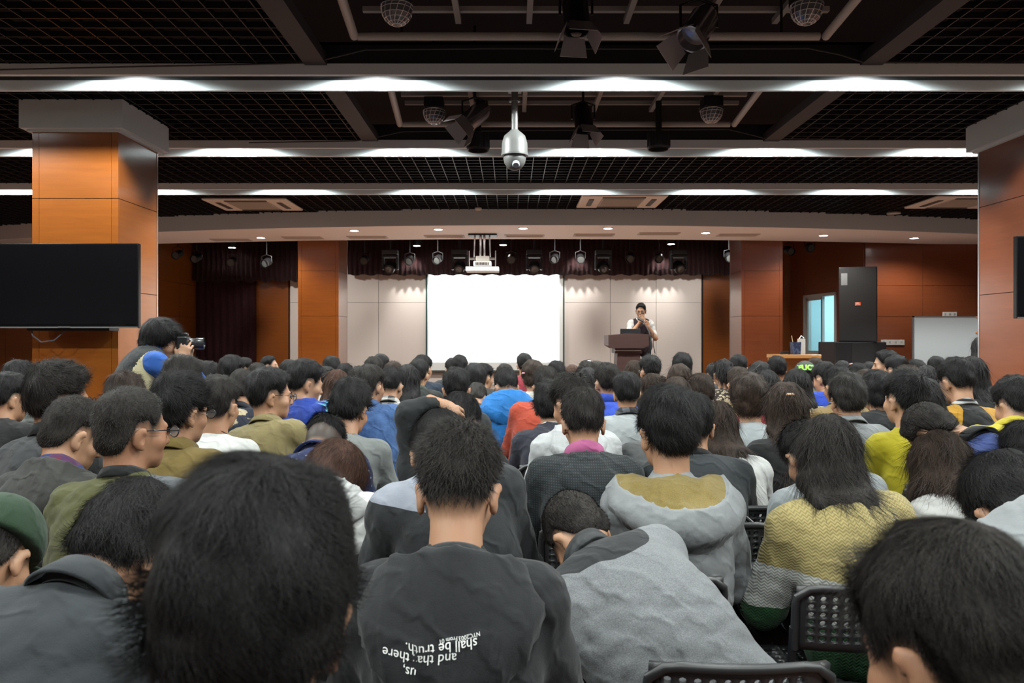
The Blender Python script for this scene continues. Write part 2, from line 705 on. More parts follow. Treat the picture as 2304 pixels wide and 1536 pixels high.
_YS = [-0.11, -0.07, -0.048, -0.022, 0.012, 0.028, 0.05, 0.072, 0.10]
HAIR = {   # top, side thickness, hairline heights (back to front)
    'short': (0.021, 0.011, [-0.024, -0.022, -0.014, 0.050, 0.060, 0.030, 0.055, 0.100, 0.112]),
    'thick': (0.030, 0.016, [-0.034, -0.032, -0.022, 0.046, 0.058, 0.028, 0.050, 0.084, 0.092]),
    'spiky': (0.028, 0.012, [-0.016, -0.014, -0.004, 0.052, 0.062, 0.036, 0.060, 0.100, 0.112]),
    'crew': (0.010, 0.006, [-0.040, -0.038, -0.028, 0.052, 0.062, 0.040, 0.062, 0.104, 0.114]),
    'fade': (0.022, 0.013, [0.070, 0.068, 0.070, 0.085, 0.088, 0.080, 0.085, 0.105, 0.113]),
    'bowl': (0.026, 0.022, [-0.060, -0.060, -0.050, 0.005, 0.010, 0.000, 0.030, 0.070, 0.078]),
    'cap_long': (0.022, 0.018, [-0.080, -0.080, -0.075, -0.060, -0.05, -0.02, 0.04, 0.092, 0.105]),
    'tied': (0.014, 0.010, [-0.045, -0.050, -0.030, 0.045, 0.055, 0.035, 0.060, 0.100, 0.110]),
}
_SK1 = d_ell((0, -0.012, 0.071), (0.075, 0.094, 0.093))
_SK2 = d_ell((0, -0.034, 0.0), (0.060, 0.056, 0.066))


def hair_field(style, x, y, z, seed=0.0, fine=1.0):
    top, side, zs = HAIR[style]
    sk = smin(_SK1[0](x, y, z), _SK2[0](x, y, z), 0.03)
    zl = np.interp(y, _YS, zs)
    zl = zl + 0.0 * x
    u = np.clip((z - (0.09 if style == 'thick' else 0.06)) / 0.085, 0, 1)
    u = u * u * (3 - 2 * u)
    th = side + (top - side) * u
    th = th + 0.0036 * np.sin(55 * x + seed + 20 * z) * np.sin(47 * y - 1.3 * seed) * np.sin(60 * z + seed) + fine * 0.0026 * np.sin(130 * x + 3 * seed) * np.sin(120 * y + seed)
    th = np.where(y > 0.05, th + 0.006 * u, th)
    edge = np.clip((z - zl) / {'bowl': 0.03, 'cap_long': 0.02, 'tied': 0.02, 'thick': 0.045, 'crew': 0.035}.get(style, 0.06), 0, 1)
    th = (th + 0.020) * edge ** 0.55 - 0.020
    if style == 'fade':
        th = np.where(z < 0.055, -0.02, th)
    return sk - th


def hair_box(pad=0.045):
    return np.array([-0.12, -0.155, -0.11]), np.array([0.12, 0.14, 0.205])


WHORL = np.array([0.012, -0.062, 0.145])


def flow_short(spread=1.0):
    def f(p, n):
        v = p - WHORL
        v[:, 2] -= 0.25 * np.clip(0.05 - p[:, 2], 0, 1)
        return v / np.maximum(np.linalg.norm(v, axis=1), 1e-6)[:, None] * spread
    return f


def swirl(p, n):
    v = p - WHORL
    v /= np.maximum(np.linalg.norm(v, axis=1), 1e-6)[:, None]
    c = np.cross(n, v)
    return v * 0.9 + c * 0.55


_HAIRMESH = {}


def hair_mesh(style, lod, variant=0):
    """A shared mesh: a mass of hair and, close up, the single blades that break its outline."""
    key = (style, lod, variant)
    if key in _HAIRMESH:
        return _HAIRMESH[key]
    h = {'huge': 0.0035, 'near': 0.005, 'mid': 0.0065, 'far': 0.009}[lod]
    lo, hi = hair_box()
    F, o, hh = field([((lambda x, y, z: hair_field(style, x, y, z, variant * 2.1, 0.15 if lod in ('huge', 'near') else 1.0), lo, hi), 0, 'add')], h, 0.01)
    V, Q = nets(F, o, hh, 1)
    n = {'huge': 26000, 'near': 8500, 'mid': 5200, 'far': 1500}[lod]
    w = {'huge': 0.0009, 'near': 0.0012, 'mid': 0.0018, 'far': 0.003}[lod]
    ln, lf, fl = {'short': (0.026, 0.26, flow_short()), 'thick': (0.046, 0.22, swirl), 'spiky': (0.022, 0.60, flow_short(0.8)), 'crew': (0.007, 0.8, flow_short()),
                  'fade': (0.034, 0.34, swirl), 'bowl': (0.055, 0.14, flow_short()), 'cap_long': (0.05, 0.08, flow_short()), 'tied': (0.04, 0.05, flow_short())}[style]
    if lod == 'huge':
        fl, ln, lf = swirl, 0.05, 0.11
    parts = [(V, Q)]
    parts.append(strands(V, Q, n, fl, ln, w, lf, kappa=8.0, segs=3 if lod in ('huge', 'near') else 2, keep=lambda c, nn: (c[:, 2] > np.interp(c[:, 1], _YS, HAIR[style][2]) + 0.012) * 1.0, jit=0.10 if lod == 'huge' else 0.18, seed=11 + variant))
    me = np_mesh('hair', *join_parts(parts))
    _HAIRMESH[key] = me
    return me


# ------------------------------------------------------------ hands (palm, four bent fingers, thumb)
def hand_parts(lod=0.0045, curl=0.6):
    """Right hand, wrist at the origin, fingers along +y, palm facing -z, thumb towards -x."""
    key = ('hand', lod, curl)
    if key in _HAIRMESH:
        return _HAIRMESH[key]
    pr = [(d_ell((0.0, 0.048, 0.0), (0.040, 0.050, 0.014)), 0.012, 'add'), (d_cap((0, -0.03, 0), (0, 0.02, 0), 0.024, 0.026), 0.018, 'add')]
    for i, (x, L) in enumerate(((-0.030, 0.070), (-0.010, 0.079), (0.011, 0.073), (0.030, 0.058))):
        p = np.array([x, 0.088 - 0.004 * abs(i - 1.2), 0.002])
        a = 0.18 + 0.08 * i
        for seg, (f, r) in enumerate(((0.45, 0.0088), (0.32, 0.0080), (0.23, 0.0070))):
            q = p + L * f * np.array([0.06 * (i - 1.5), math.cos(a * curl * 1.6), -math.sin(a * curl * 1.6)])
            pr.append((d_cap(p, q, r, r * 0.93), 0.006 if seg == 0 else 0.003, 'add'))
            p = q
            a += 0.62
    p = np.array([-0.030, 0.022, -0.006])
    for q, r in ((np.array([-0.050, 0.050, -0.014]), 0.0125), (np.array([-0.056, 0.080, -0.026]), 0.0100), (np.array([-0.050, 0.102, -0.034]), 0.0085)):
        pr.append((d_cap(p, q, r + 0.0015, r), 0.006, 'add'))
        p = q
    V, Q = nets(*field(pr, lod, 0.02), smooth=1)
    _HAIRMESH[key] = (V, Q)
    return V, Q


def frame_from(dirv, up):
    y = np.asarray(dirv, float)
    y = y / np.linalg.norm(y)
    x = np.cross(y, up)
    x = x / max(np.linalg.norm(x), 1e-6)
    z = np.cross(x, y)
    return np.stack([x, y, z], axis=1)


def tube_quads(pts, rs, n=12):
    pts = np.asarray(pts, float)
    V, F = [], []
    up = np.array([0.13, 0.3, 0.95])
    for i, p in enumerate(pts):
        t = pts[min(i + 1, len(pts) - 1)] - pts[max(i - 1, 0)]
        R = frame_from(t, up)
        a = np.arange(n) * 2 * math.pi / n
        V.append(p + rs[i] * (np.cos(a)[:, None] * R[:, 0] + np.sin(a)[:, None] * R[:, 2]))
    for i in range(len(pts) - 1):
        for k in range(n):
            F.append((i * n + k, i * n + (k + 1) % n, (i + 1) * n + (k + 1) % n, (i + 1) * n + k))
    return np.concatenate(V), np.array(F)


# ------------------------------------------------------------ colours of hair, skin
SKIN = skin_mat('skin', (0.305, 0.172, 0.104))
SKIN2 = skin_mat('skin_tanned', (0.25, 0.128, 0.074))
HBLACK = hair_mat('hair_black', (0.0075, 0.0068, 0.0068))
HSOFT = hair_mat('hair_soft_black', (0.015, 0.0125, 0.011))
HBROWN = hair_mat('hair_brown', (0.020, 0.0115, 0.0075))
HRED = hair_mat('hair_reddish_brown', (0.042, 0.019, 0.012))
HAIRCOL = {'k': HBLACK, 's': HSOFT, 'b': HBROWN, 'r': HRED}
JEANS = cloth('jeans', lin('#26334a'), 'denim', lin('#3d506f'))
BLACKPANTS = cloth('black_trousers', lin('#1b1c1f'))
SHOE = base_mat('shoe', lin('#22211f'), 0.5)
RIM = base_mat('glasses_rim', (0.01, 0.01, 0.012), 0.3)
LENS = base_mat('glasses_lens', (0.75, 0.85, 0.88), 0.05)
LENS.node_tree.nodes['Principled BSDF'].inputs['Transmission Weight'].default_value = 0.9


def garment_noise(x, y, z, amp, seed):
    w = 0.8 * np.sin(11 * x + 3 * seed) + 0.9 * np.sin(10 * z + 7 * y + seed)
    a = np.sin(37 * z + 17 * x + 2.4 * w + seed)
    b = np.sin(29 * z - 27 * x + 16 * y + 2.0 * w + 2 * seed)
    c = np.sin(61 * z + 43 * x - 30 * y + 2.2 * w - seed)
    return amp * (0.7 * (1 - np.abs(a)) ** 3 + 0.7 * (1 - np.abs(b)) ** 3 + 0.22 * c - 0.2)


_LEGS = {}


def legs_meshes():
    if _LEGS:
        return _LEGS
    pr = [(d_ell((0, 0.02, 0.51), (0.175, 0.15, 0.095)), 0.04, 'add')]
    for s in (1, -1):
        pr.append((d_cap((0.085 * s, 0.02, 0.515), (0.115 * s, 0.42, 0.50), 0.082, 0.064), 0.05, 'add'))
        pr.append((d_cap((0.115 * s, 0.425, 0.495), (0.120 * s, 0.40, 0.10), 0.064, 0.048), 0.03, 'add'))
    _LEGS['trousers'] = np_mesh('trousers', *nets(*field(pr, 0.022, 0.03), smooth=1))
    pr = [(d_ell((0, 0.075, 0.038), (0.043, 0.125, 0.038)), 0.02, 'add'), (d_ell((0, 0.0, 0.055), (0.038, 0.05, 0.055)), 0.03, 'add')]
    V, Q = nets(*field(pr, 0.014, 0.03), smooth=1)
    V[:, 2] = np.maximum(V[:, 2], 0.0)
    _LEGS['shoe'] = np_mesh('shoe', V, Q)
    m = MB()
    for s in (1, -1):
        ring = [(0.034 * s + 0.024 * math.cos(a), 0.118, 0.044 + 0.017 * math.sin(a)) for a in np.linspace(0, 2 * math.pi, 15)]
        m.tube(ring, 0.0016, 6, False)
        m.tube([(0.058 * s, 0.117, 0.048), (0.080 * s, 0.06, 0.050), (0.084 * s, -0.005, 0.047), (0.082 * s, -0.025, 0.032)], 0.0017, 6)
    m.tube([(-0.011, 0.119, 0.048), (0, 0.124, 0.051), (0.011, 0.119, 0.048)], 0.0015, 6)
    o = m.build('glasses', RIM, None, True)
    _LEGS['glasses'] = o.data
    bpy.data.objects.remove(o)
    m = MB()
    for s in (1, -1):
        m.lathe([(0.0, -0.0006), (0.021, -0.0006), (0.021, 0.0006), (0.0, 0.0006)], (0.034 * s, 0.118, 0.044), 14, Matrix.Rotation(math.pi / 2, 3, 'X'), 1, 0.75)
    o = m.build('lens', LENS)
    _LEGS['lens'] = o.data
    bpy.data.objects.remove(o)
    return _LEGS


def region_mats(me, V, F, fn):
    """Which of the mesh's materials each face wears."""
    nm, _ = face_normals(V, F)
    me.polygons.foreach_set('material_index', fn(V[F].mean(axis=1), nm).astype(np.int32))


def unit(v):
    v = np.asarray(v, float)
    return v / max(np.linalg.norm(v), 1e-9)


PEOPLE = []


def person(px, top, d, label, garment, yaw=0, pitch=12, roll=0, hair='short', hc='k', hs=1.0, twist=None, side=0.0, lods=None, skin=None, glasses=False,
           arms=None, cap=None, variant=0, trousers=None, group=None, stand=None, lean=None, hairfn=None, face=False, seated=True, zbase=0.0, wide=1.0, neck=0.120, rot=0.0, noff=0.0):
    """A person whose crown shows at (px, top) and whose head stands d metres from the viewer."""
    lod = lods or ('near' if d < 2.9 else 'mid' if d < 5.0 else 'far')
    seed = px * 0.013 + top * 0.007
    th = HAIR.get(hair, HAIR['cap_long'])[0]
    Rh = rot_z(math.radians(-yaw)) @ rot_x(math.radians(-pitch)) @ rot_y(math.radians(roll))
    cc = Rh @ np.array([0, -0.008, 0.072]) * hs
    rr = (np.array([0.073, 0.094, 0.093]) + th * np.array([0.6, 0.8, 1.0])) * hs
    up = math.sqrt(((Rh[2, :] * rr) ** 2).sum())
    zc = EYE - (top - HY) / FPX * d - zbase
    RR = rot_z(math.radians(rot))
    C = RR.T @ np.array([(px - CX) / FPX * d, d, zc - up])
    H = C - cc
    zhip, L = (0.50, 0.455) if seated else (0.93 * stand, 0.52 * stand)
    th_l = 0.15
    for _ in range(6):
        a = min(0.6 * th_l + 0.8 * math.radians(max(pitch, 0)), 1.35)
        ca = math.cos(a)
        sx = 0.15 * math.sin(math.radians(roll))
        N = H - neck * hs * unit([sx, math.sin(a), ca]) + (np.array([noff[0], 0, noff[1]]) if isinstance(noff, tuple) else np.array([noff, 0, 0.0]))
        r = (N[2] - zhip) / L
        if lean is not None:
            th_l = math.radians(lean)
            stretch = r / math.cos(th_l)
        elif r > 0.985:
            th_l, stretch = 0.17, r / 0.985
        else:
            sl = 0.52 + 0.48 * max(r, 0.0)          # a slouching back is shorter
            th_l, stretch = math.acos(min(max(r / sl, 0.2), 0.985)), sl
    hip = np.array([N[0] - side, N[1] - L * stretch * math.sin(th_l), zhip])
    org = np.array([hip[0], hip[1], 0.0])
    N, H, hipl = N - org, H - org, hip - org
    wo = RR @ org
    root = empty('person', (wo[0], wo[1], zbase), math.radians(rot), label, 'person', group)
    tw = math.radians(-(twist if twist is not None else 0.35 * yaw))
    # spine: hip -> neck base with a slouch
    A = N - hipl
    back = np.array([0, -math.cos(th_l), math.sin(th_l)])

    def S(t):
        return hipl + A * t + back * (0.055 * math.sin(math.pi * min(t, 1)) + 0.0 * t)

    def TF(t):
        u = unit(S(min(t + 0.05, 1.05)) - S(t - 0.05))
        x = rot_z(tw * t) @ np.array([1, 0, 0])
        x = unit(x - u * (x @ u))
        return np.stack([x, np.cross(u, x), u], axis=1)
    b = 1.0 * wide
    R8 = TF(0.86)
    sx8, bk8, up8 = R8[:, 0], -R8[:, 1], R8[:, 2]
    sho = [S(0.885) + sx8 * 0.147 * b * s + R8[:, 1] * 0.012 for s in (1, -1)]
    if callable(arms):
        arms = arms(H, N, sho, wo, RR, zbase)
    # arms: elbows hang beside the ribs, wrists meet over the thighs
    elb, wri = [], []
    for i, s in enumerate((1, -1)):
        want_e = sho[i] + np.array([0.07 * s, 0.03 + 0.16 * math.sin(th_l), -0.25])
        e = sho[i] + 0.275 * unit(want_e - sho[i])
        w = e + 0.245 * unit(np.array([0.45 * sho[i][0], max(0.36, sho[i][1] + 0.14), 0.62 if seated else 0.9]) - e)
        if arms and i in arms:
            e, w = [np.asarray(v, float) for v in arms[i]]
        elb.append(e)
        wri.append(w)
    g = garment
    # -------- body: one skin surface for head, neck and chest, arms and hands running out of it
    hb = {'huge': 0.0065, 'near': 0.0055, 'mid': 0.0085, 'far': 0.0115}[lod]
    Rt = Rh.T
    lo = H + np.array([-0.14, -0.14, -0.14]) * hs * 1.0
    hi = H + np.array([0.14, 0.14, 0.18]) * hs

    def hf(x, y, z):
        dx, dy, dz = (x - H[0]) / hs, (y - H[1]) / hs, (z - H[2]) / hs
        lx = Rt[0, 0] * dx + Rt[0, 1] * dy + Rt[0, 2] * dz
        ly = Rt[1, 0] * dx + Rt[1, 1] * dy + Rt[1, 2] * dz
        lz = Rt[2, 0] * dx + Rt[2, 1] * dy + Rt[2, 2] * dz
        return head_field(lx, ly, lz, lod in ('near', 'huge', 'mid')) * hs
    nw = g.get('neck', 0.054) * hs
    nb = N - 0.02 * unit(H - N)
    hn = H + Rh @ np.array([0, -0.022, 0.012]) * hs
    sk = [((hf, lo, hi), 0.0, 'add'), (d_cap(nb, hn, nw * 1.07, nw * 0.96), 0.022, 'add')]
    for s in (0, 1):
        sk.append((d_cap(N - 0.026 * up8, 0.55 * N + 0.45 * sho[s] - 0.012 * up8, 0.036, 0.034), 0.03, 'add'))
    sk.append((d_ell(S(0.82), (0.11, 0.060, 0.08), R8), 0.03, 'add'))
    V, Q = nets(*field(sk, hb, 0.02), smooth=1)
    parts = [(V, Q)]
    nhead = len(V)
    for i, s in enumerate((1, -1)):
        e, w = elb[i], wri[i]
        parts.append(tube_quads([S(0.8) + sx8 * 0.06 * s, sho[i], sho[i] * 0.5 + e * 0.5, e * 0.97 + sho[i] * 0.03, e * 0.93 + w * 0.07, e * 0.65 + w * 0.35, w], [0.05, 0.05, 0.046, 0.040, 0.040, 0.042, 0.027], 12))
        VH, QH = hand_parts(0.0055 if lod in ('near', 'huge') or (arms and i in arms) else 0.009, 0.75)
        if s < 0:
            VH = VH * np.array([-1, 1, 1])
            QH = QH[:, ::-1]
        hd = unit(w - e)
        if arms and i in arms and len(arms[i]) > 2:
            pass
        RH = frame_from(hd if not (arms and ('dir', i) in arms) else arms[('dir', i)], arms[('up', i)] if arms and ('up', i) in arms else np.array([0, -0.3, 1.0]))
        parts.append((w + 0.005 * hd + VH @ RH.T, QH))
    V, Q = join_parts(parts)
    me = np_mesh('body', V, Q)
    body = link_mesh('body', me, root, [skin or (SKIN2 if variant % 3 == 2 else SKIN)])
    loc = (V[:nhead] - H) @ Rh / hs
    hl = np.interp(loc[:, 1], _YS, HAIR['short' if hair in ('fade', 'crew', 'spiky', 'short') else 'thick'][2])
    st = np.zeros(len(V))
    sd = np.clip((loc[:, 2] - hl + 0.024) / 0.050, 0, 1) ** 1.3 * (np.abs(loc[:, 0]) < 0.083 * np.ones(nhead)) * np.where((np.abs(loc[:, 0]) > 0.077) & (loc[:, 2] < 0.065), 0, 1)
    st[:nhead] = sd * (0.93 if hair in ('fade',) else 1.0)
    at_ = me.attributes.new('stubble', 'FLOAT', 'POINT')
    at_.data.foreach_set('value', st.astype(np.float32))
    Mh = Matrix([[*(Rh[i] * hs), H[i]] for i in range(3)] + [[0, 0, 0, 1]])
    # -------- hair
    hm = HAIRCOL[hc]
    if hairfn is None and hair is not None:
        o = link_mesh('hair', hair_mesh(hair, lod, variant % 2 if lod != 'far' else 0), root, (), Mh)
        own_mat(o, hm)
    elif hairfn is not None:
        hairfn(root, Mh, H, Rh, hs, N, S, TF, back, lod, hm, seed)
    if glasses:
        gl = link_mesh('glasses', legs_meshes()['glasses'], root, (), Mh)
        link_mesh('lens', legs_meshes()['lens'], gl)
    if face:
        for s in (1, -1):
            m = MB()
            m.lathe([(0, 0.0005), (0.0055, 0.0), (0.0055, -0.002)], (0.031 * s, 0.0952, 0.0425), 10, Matrix.Rotation(-math.pi / 2, 3, 'X'))
            m.tube([(0.012 * s, 0.099, 0.060), (0.03 * s, 0.099, 0.066), (0.047 * s, 0.088, 0.060)], [0.002, 0.003, 0.0015], 6)
            m.build('eye', base_mat('eye_dark', (0.012, 0.009, 0.008), 0.2), root, True, Mh)
    # -------- garment
    gh = {'huge': 0.014, 'near': 0.011, 'mid': 0.015, 'far': 0.022}[lod]
    off = g.get('off', 0.012)
    slk = g.get('sleeve', 'long')
    pr = []
    bulk = g.get('bulk', 0.0)
    for t, r, k in ((0.02, (0.160, 0.122, 0.11), 0.03), (0.28, (0.145, 0.112, 0.15), 0.06), (0.55, (0.152, 0.114, 0.15), 0.06), (0.80, (0.150, 0.102, 0.12), 0.06)):
        pr.append((d_ell(S(t), (np.array(r) + off + np.array([bulk, bulk, 0])) * np.array([b, 1, 1]), TF(t)), k, 'add'))
    pr.append((d_cap(sho[0], sho[1], 0.053 + off, 0.053 + off), 0.05, 'add'))
    pn = N + back * 0.012
    for i in (0, 1):
        pr.append((d_cap(pn - 0.024 * up8, sho[i], 0.044 + off * 0.4, 0.050 + off * 0.8), 0.035, 'add'))
        e, w = elb[i], wri[i]
        e2 = e if slk != 'short' else sho[i] * 0.35 + e * 0.65
        if slk != 'none':
            pr.append((d_cap(sho[i], e2, 0.053 + off, 0.047 + off), 0.035, 'add'))
        if slk == 'long':
            wv = w - 0.015 * unit(w - e)
            pr.append((d_cap(e, wv, 0.047 + off, 0.034 + off * 0.7), 0.02, 'add'))
    if True:
        cr = {'tee': 0.012, 'shirt': 0.004, 'polo': 0.004}.get(g['kind'], 0.018)
        pr.append((d_cap(N - 0.03 * unit(H - N), N + cr * unit(H - N), nw * 1.10 + 0.006, nw * 1.06 + 0.007), 0.02, 'add'))
    amp = g.get('amp', 0.0055 if g.get('kind') in ('tee', 'polo', 'sweater') else 0.0085)
    F, o_, hh = field(pr, gh, 0.03, lambda F, x, y, z: F + garment_noise(x, y, z, amp, seed))
    # open the neck hole
    ax = [o_[i] + hh * np.arange(F.shape[i]) for i in range(3)]
    un = unit(H - N)
    hole = d_cap(N + un * 0.018 + back * 0.0, N + un * 0.16, nw * 0.80, nw * 1.3)
    F = smax(F, -hole[0](ax[0][:, None, None], ax[1][None, :, None], ax[2][None, None, :]), 0.006)
    V, Q = nets(F, o_, hh, 1)
    gme = np_mesh(g.get('kind', 'top'), V, Q)
    go = link_mesh({'tee': 't_shirt', 'polo': 'polo_shirt', 'vest': 'vest'}.get(g.get('kind'), g.get('kind', 'top')), gme, root, [g['m']] + list(g.get('m2', ())))
    info = dict(root=root, N=N, H=H, S=S, TF=TF, back=back, sho=sho, elb=elb, wri=wri, sx=sx8, up=up8, Rh=Rh, Mh=Mh, hs=hs, V=V, Q=Q, top=go, nw=nw, un=un, org=wo, rot=rot, seed=seed, gh=gh, th=th_l)
    if g.get('soft'):
        mk = gme.attributes.new('mask', 'FLOAT', 'POINT')
        mk.data.foreach_set('value', np.clip(0.5 + g['soft'](V, None, info) / 0.05, 0, 1).astype(np.float32))
    if g.get('region'):
        region_mats(gme, V, Q, lambda c, n: g['region'](c, n, info))
    for fn in g.get('extra', ()):
        fn(info)
    # -------- legs
    if seated:
        lm = legs_meshes()
        own_mat(link_mesh('trousers', lm['trousers'], root), trousers or (JEANS if int(px) % 3 else BLACKPANTS))
        for s in (1, -1):
            o = link_mesh('shoe', lm['shoe'], root)
            o.location = (0.120 * s, 0.40, 0)
            own_mat(o, SHOE)
    else:
        pr = [(d_ell((0, 0.0, hipl[2] - 0.01), (0.17, 0.12, 0.12)), 0.04, 'add')]
        for s in (1, -1):
            k = np.array([0.10 * s, 0.04, hipl[2] * 0.53])
            pr.append((d_cap((0.085 * s, 0, hipl[2] - 0.06), k, 0.084, 0.062), 0.03, 'add'))
            pr.append((d_cap(k, (0.11 * s, -0.01, 0.09), 0.062, 0.045), 0.03, 'add'))
        link_mesh('trousers', np_mesh('trousers', *nets(*field(pr, 0.02, 0.03), smooth=1)), root, [trousers or BLACKPANTS])
        for s in (1, -1):
            o = link_mesh('shoe', legs_meshes()['shoe'], root)
            o.location = (0.11 * s, -0.01, 0)
            own_mat(o, SHOE)
    PEOPLE.append(info)
    info['d'] = d
    info['label'] = label
    return info


# ------------------------------------------------------------ collars, hoods, long hair, print
def neck_frame(i, tilt=0.0):
    """Frame at the neck base; the front of the ring dips towards the throat."""
    x = i['sx']
    u = unit(i['un'] * 0.45 + i['up'] * 0.55)
    y = unit(np.cross(u, x))
    R = np.stack([x, y, u], axis=1)
    return R @ rot_x(math.radians(-14 + tilt))


def ring_mesh(i, prof, n=40, ry=1.0, up0=0.0, tilt=0.0):
    R = neck_frame(i, tilt)
    c = i['N'] + i['un'] * up0
    V, F = [], []
    m = len(prof)
    for k in range(n):
        a = 2 * math.pi * k / n
        for r, h in prof:
            V.append(c + R @ np.array([r * math.cos(a), r * ry * math.sin(a), h]))
    for k in range(n):
        for j in range(m):
            F.append((k * m + j, k * m + (j + 1) % m, ((k + 1) % n) * m + (j + 1) % m, ((k + 1) % n) * m + j))
    return np.array(V), np.array(F)


def collar(mat, kind='shirt', h=0.040, name='collar', lab=None):
    def fn(i):
        r = i['nw'] + 0.012
        if kind == 'shirt':       # a band turned over outwards
            prof = [(r + 0.001, -0.012), (r - 0.002, h * 0.55), (r + 0.001, h), (r + 0.006, h), (r + 0.016, h * 0.45), (r + 0.026, -0.010), (r + 0.021, -0.014), (r + 0.008, h * 0.2)]
        elif kind == 'stand':
            prof = [(r + 0.004, -0.015), (r + 0.000, h), (r + 0.006, h + 0.003), (r + 0.014, h - 0.004), (r + 0.018, -0.015)]
        else:                     # a knitted rib
            prof = [(r + 0.000, -0.010), (r - 0.002, h * 0.6), (r + 0.004, h * 0.75), (r + 0.011, h * 0.5), (r + 0.015, -0.008)]
        V, F = ring_mesh(i, prof, 40, 1.08, 0.006)
        o = link_mesh(name, np_mesh(name, V, F), i['root'], [mat])
        if lab:
            o['label'] = lab
    return fn


def cord(mat):
    def fn(i):
        V, F = ring_mesh(i, [(i['nw'] * 1.08 + 0.0035 + 0.0022 * math.cos(a), 0.0022 * math.sin(a)) for a in np.linspace(0, 2 * math.pi, 7)[:-1]], 40, 1.05, 0.028)
        o = link_mesh('necklace', np_mesh('necklace', V, F), i['root'], [mat])
        o['label'] = 'thin brown cord necklace'
    return fn


def hood(mat, lining=None, big=1.0, high=0.0, name='hood', rim=0.03, length=0.19, tilt=0.0, shift=(0, 0), drop=0.0):
    """A hood lying down: the lining climbs from the neck to a rim, the outside falls over shoulders and back to a rounded end."""
    def fn(i):
        R = neck_frame(i, tilt)
        N, back, x = i['N'], i['back'], i['sx']
        dn = unit(i['S'](0.60) - i['S'](0.95))
        n = 64
        nr, rx, ry = i['nw'] + 0.006, 0.112 * big, 0.092 * big
        rings = [[] for _ in range(9)]
        for k in range(n):
            f = 2 * math.pi * k / n
            c, s = math.cos(f), math.sin(f)
            b = max(0.0, -s) ** 0.9
            fr = max(0.0, s)
            wob = 1 + 0.05 * math.sin(3 * f + i['seed'] * 9) + 0.035 * math.sin(7 * f + i['seed'] * 5)
            q = lambda a, e, h: N + R @ np.array([a * c + shift[0] * (1 if a > nr else 0), e * s + shift[1] * (1 if a > nr else 0), h])
            hr = (rim * (1 - 0.35 * b) - 0.045 * fr + high) * (1 + 0.22 * math.sin(2 * f + 1.0 + i['seed'] * 3))
            dr = b * drop * (back * 0.55 - i['up'])
            lf = 0.035 if lining else 0.0
            rings[0].append(q(nr, nr, -0.004 + lf))
            rings[1].append(q(0.45 * nr + 0.55 * rx * wob, 0.45 * nr + 0.55 * ry, hr * 0.35 - 0.004 + lf * 1.1) + dr * 0.42)
            rings[2].append(q(rx * 0.96 * wob, ry * 0.96, hr - 0.004) + dr)
            rings[3].append(q(rx * 1.0 * wob, ry * 1.0, hr + 0.002) + dr)
            rings[4].append(q(rx * 1.07 * wob, ry * 1.07, hr - 0.006) + dr)
            sd = q(rx * 1.16 * wob + 0.012, ry * 1.12 + 0.010, min(hr - 0.05, -0.035))
            bb = dr * 0.6 + N + back * 0.150 * (0.75 + 0.25 * big) + dn * length * 0.42 + x * c * 0.135 * big
            rings[5].append(sd * (1 - b) + bb * b)
            sd = q(rx * 1.12 + 0.012, ry * 1.05 + 0.006, min(hr - 0.08, -0.065))
            bb = N + back * 0.142 + dn * length * 0.82 + x * c * 0.115 * big
            rings[6].append(sd * (1 - b) + bb * b)
            sd = q(rx * 1.02, ry * 0.95, -0.085)
            bb = N + back * 0.112 + dn * length + x * c * 0.085 * big
            rings[7].append(sd * (1 - b) + bb * b)
            sd = q(rx * 0.8, ry * 0.8, -0.085)
            bb = N + back * 0.05 + dn * length * 0.8 + x * c * 0.08
            rings[8].append(sd * (1 - b) + bb * b)
        V = np.array([p for r in rings for p in r])
        F = np.array([(j * n + k, j * n + (k + 1) % n, (j + 1) * n + (k + 1) % n, (j + 1) * n + k) for j in range(8) for k in range(n)])
        # one round of Catmull-Clark-like refinement, then folds
        V2, F2 = refine(V, F)
        nm = vert_normals(V2, F2)
        V2 = V2 - nm * garment_noise(V2[:, 0] * 1.3, V2[:, 1], V2[:, 2] * 1.3, 0.010, i['seed'] + 1)[:, None]
        me = np_mesh(name, V2, F2)
        o = link_mesh(name, me, i['root'], [mat] + ([lining] if lining else []))
        if lining:
            inner = np.repeat(np.arange(len(F)) < 2.6 * n, 4)
            me.polygons.foreach_set('material_index', inner.astype(np.int32))
        i['hood'] = (V2, F2, o)
    return fn


def vert_normals(V, F):
    nm, ar = face_normals(V, F)
    N_ = np.zeros_like(V)
    for j in range(F.shape[1]):
        np.add.at(N_, F[:, j], nm * ar[:, None])
    return N_ / np.maximum(np.linalg.norm(N_, axis=1), 1e-12)[:, None]


def refine(V, F):
    """Quads split in four and relaxed."""
    E = {}
    P = [tuple(v) for v in V]
    mids = []
    fc = V[F].mean(axis=1)
    for f in F:
        row = []
        for j in range(4):
            k = (min(f[j], f[(j + 1) % 4]), max(f[j], f[(j + 1) % 4]))
            if k not in E:
                E[k] = len(P)
                P.append(tuple((V[k[0]] + V[k[1]]) / 2))
            row.append(E[k])
        mids.append(row)
    b = len(P)
    P = np.concatenate([np.array(P), fc])
    Q = []
    for q, (f, m) in enumerate(zip(F, mids)):
        for j in range(4):
            Q.append((f[j], m[j], b + q, m[j - 1]))
    Q = np.array(Q)
    S_ = np.zeros_like(P)
    C_ = np.zeros(len(P))
    for a_, c_ in ((0, 1), (1, 2), (2, 3), (3, 0)):
        np.add.at(S_, Q[:, a_], P[Q[:, c_]])
        np.add.at(C_, Q[:, a_], 1)
        np.add.at(S_, Q[:, c_], P[Q[:, a_]])
        np.add.at(C_, Q[:, c_], 1)
    P = 0.55 * P + 0.45 * S_ / np.maximum(C_, 1)[:, None]
    return P, Q


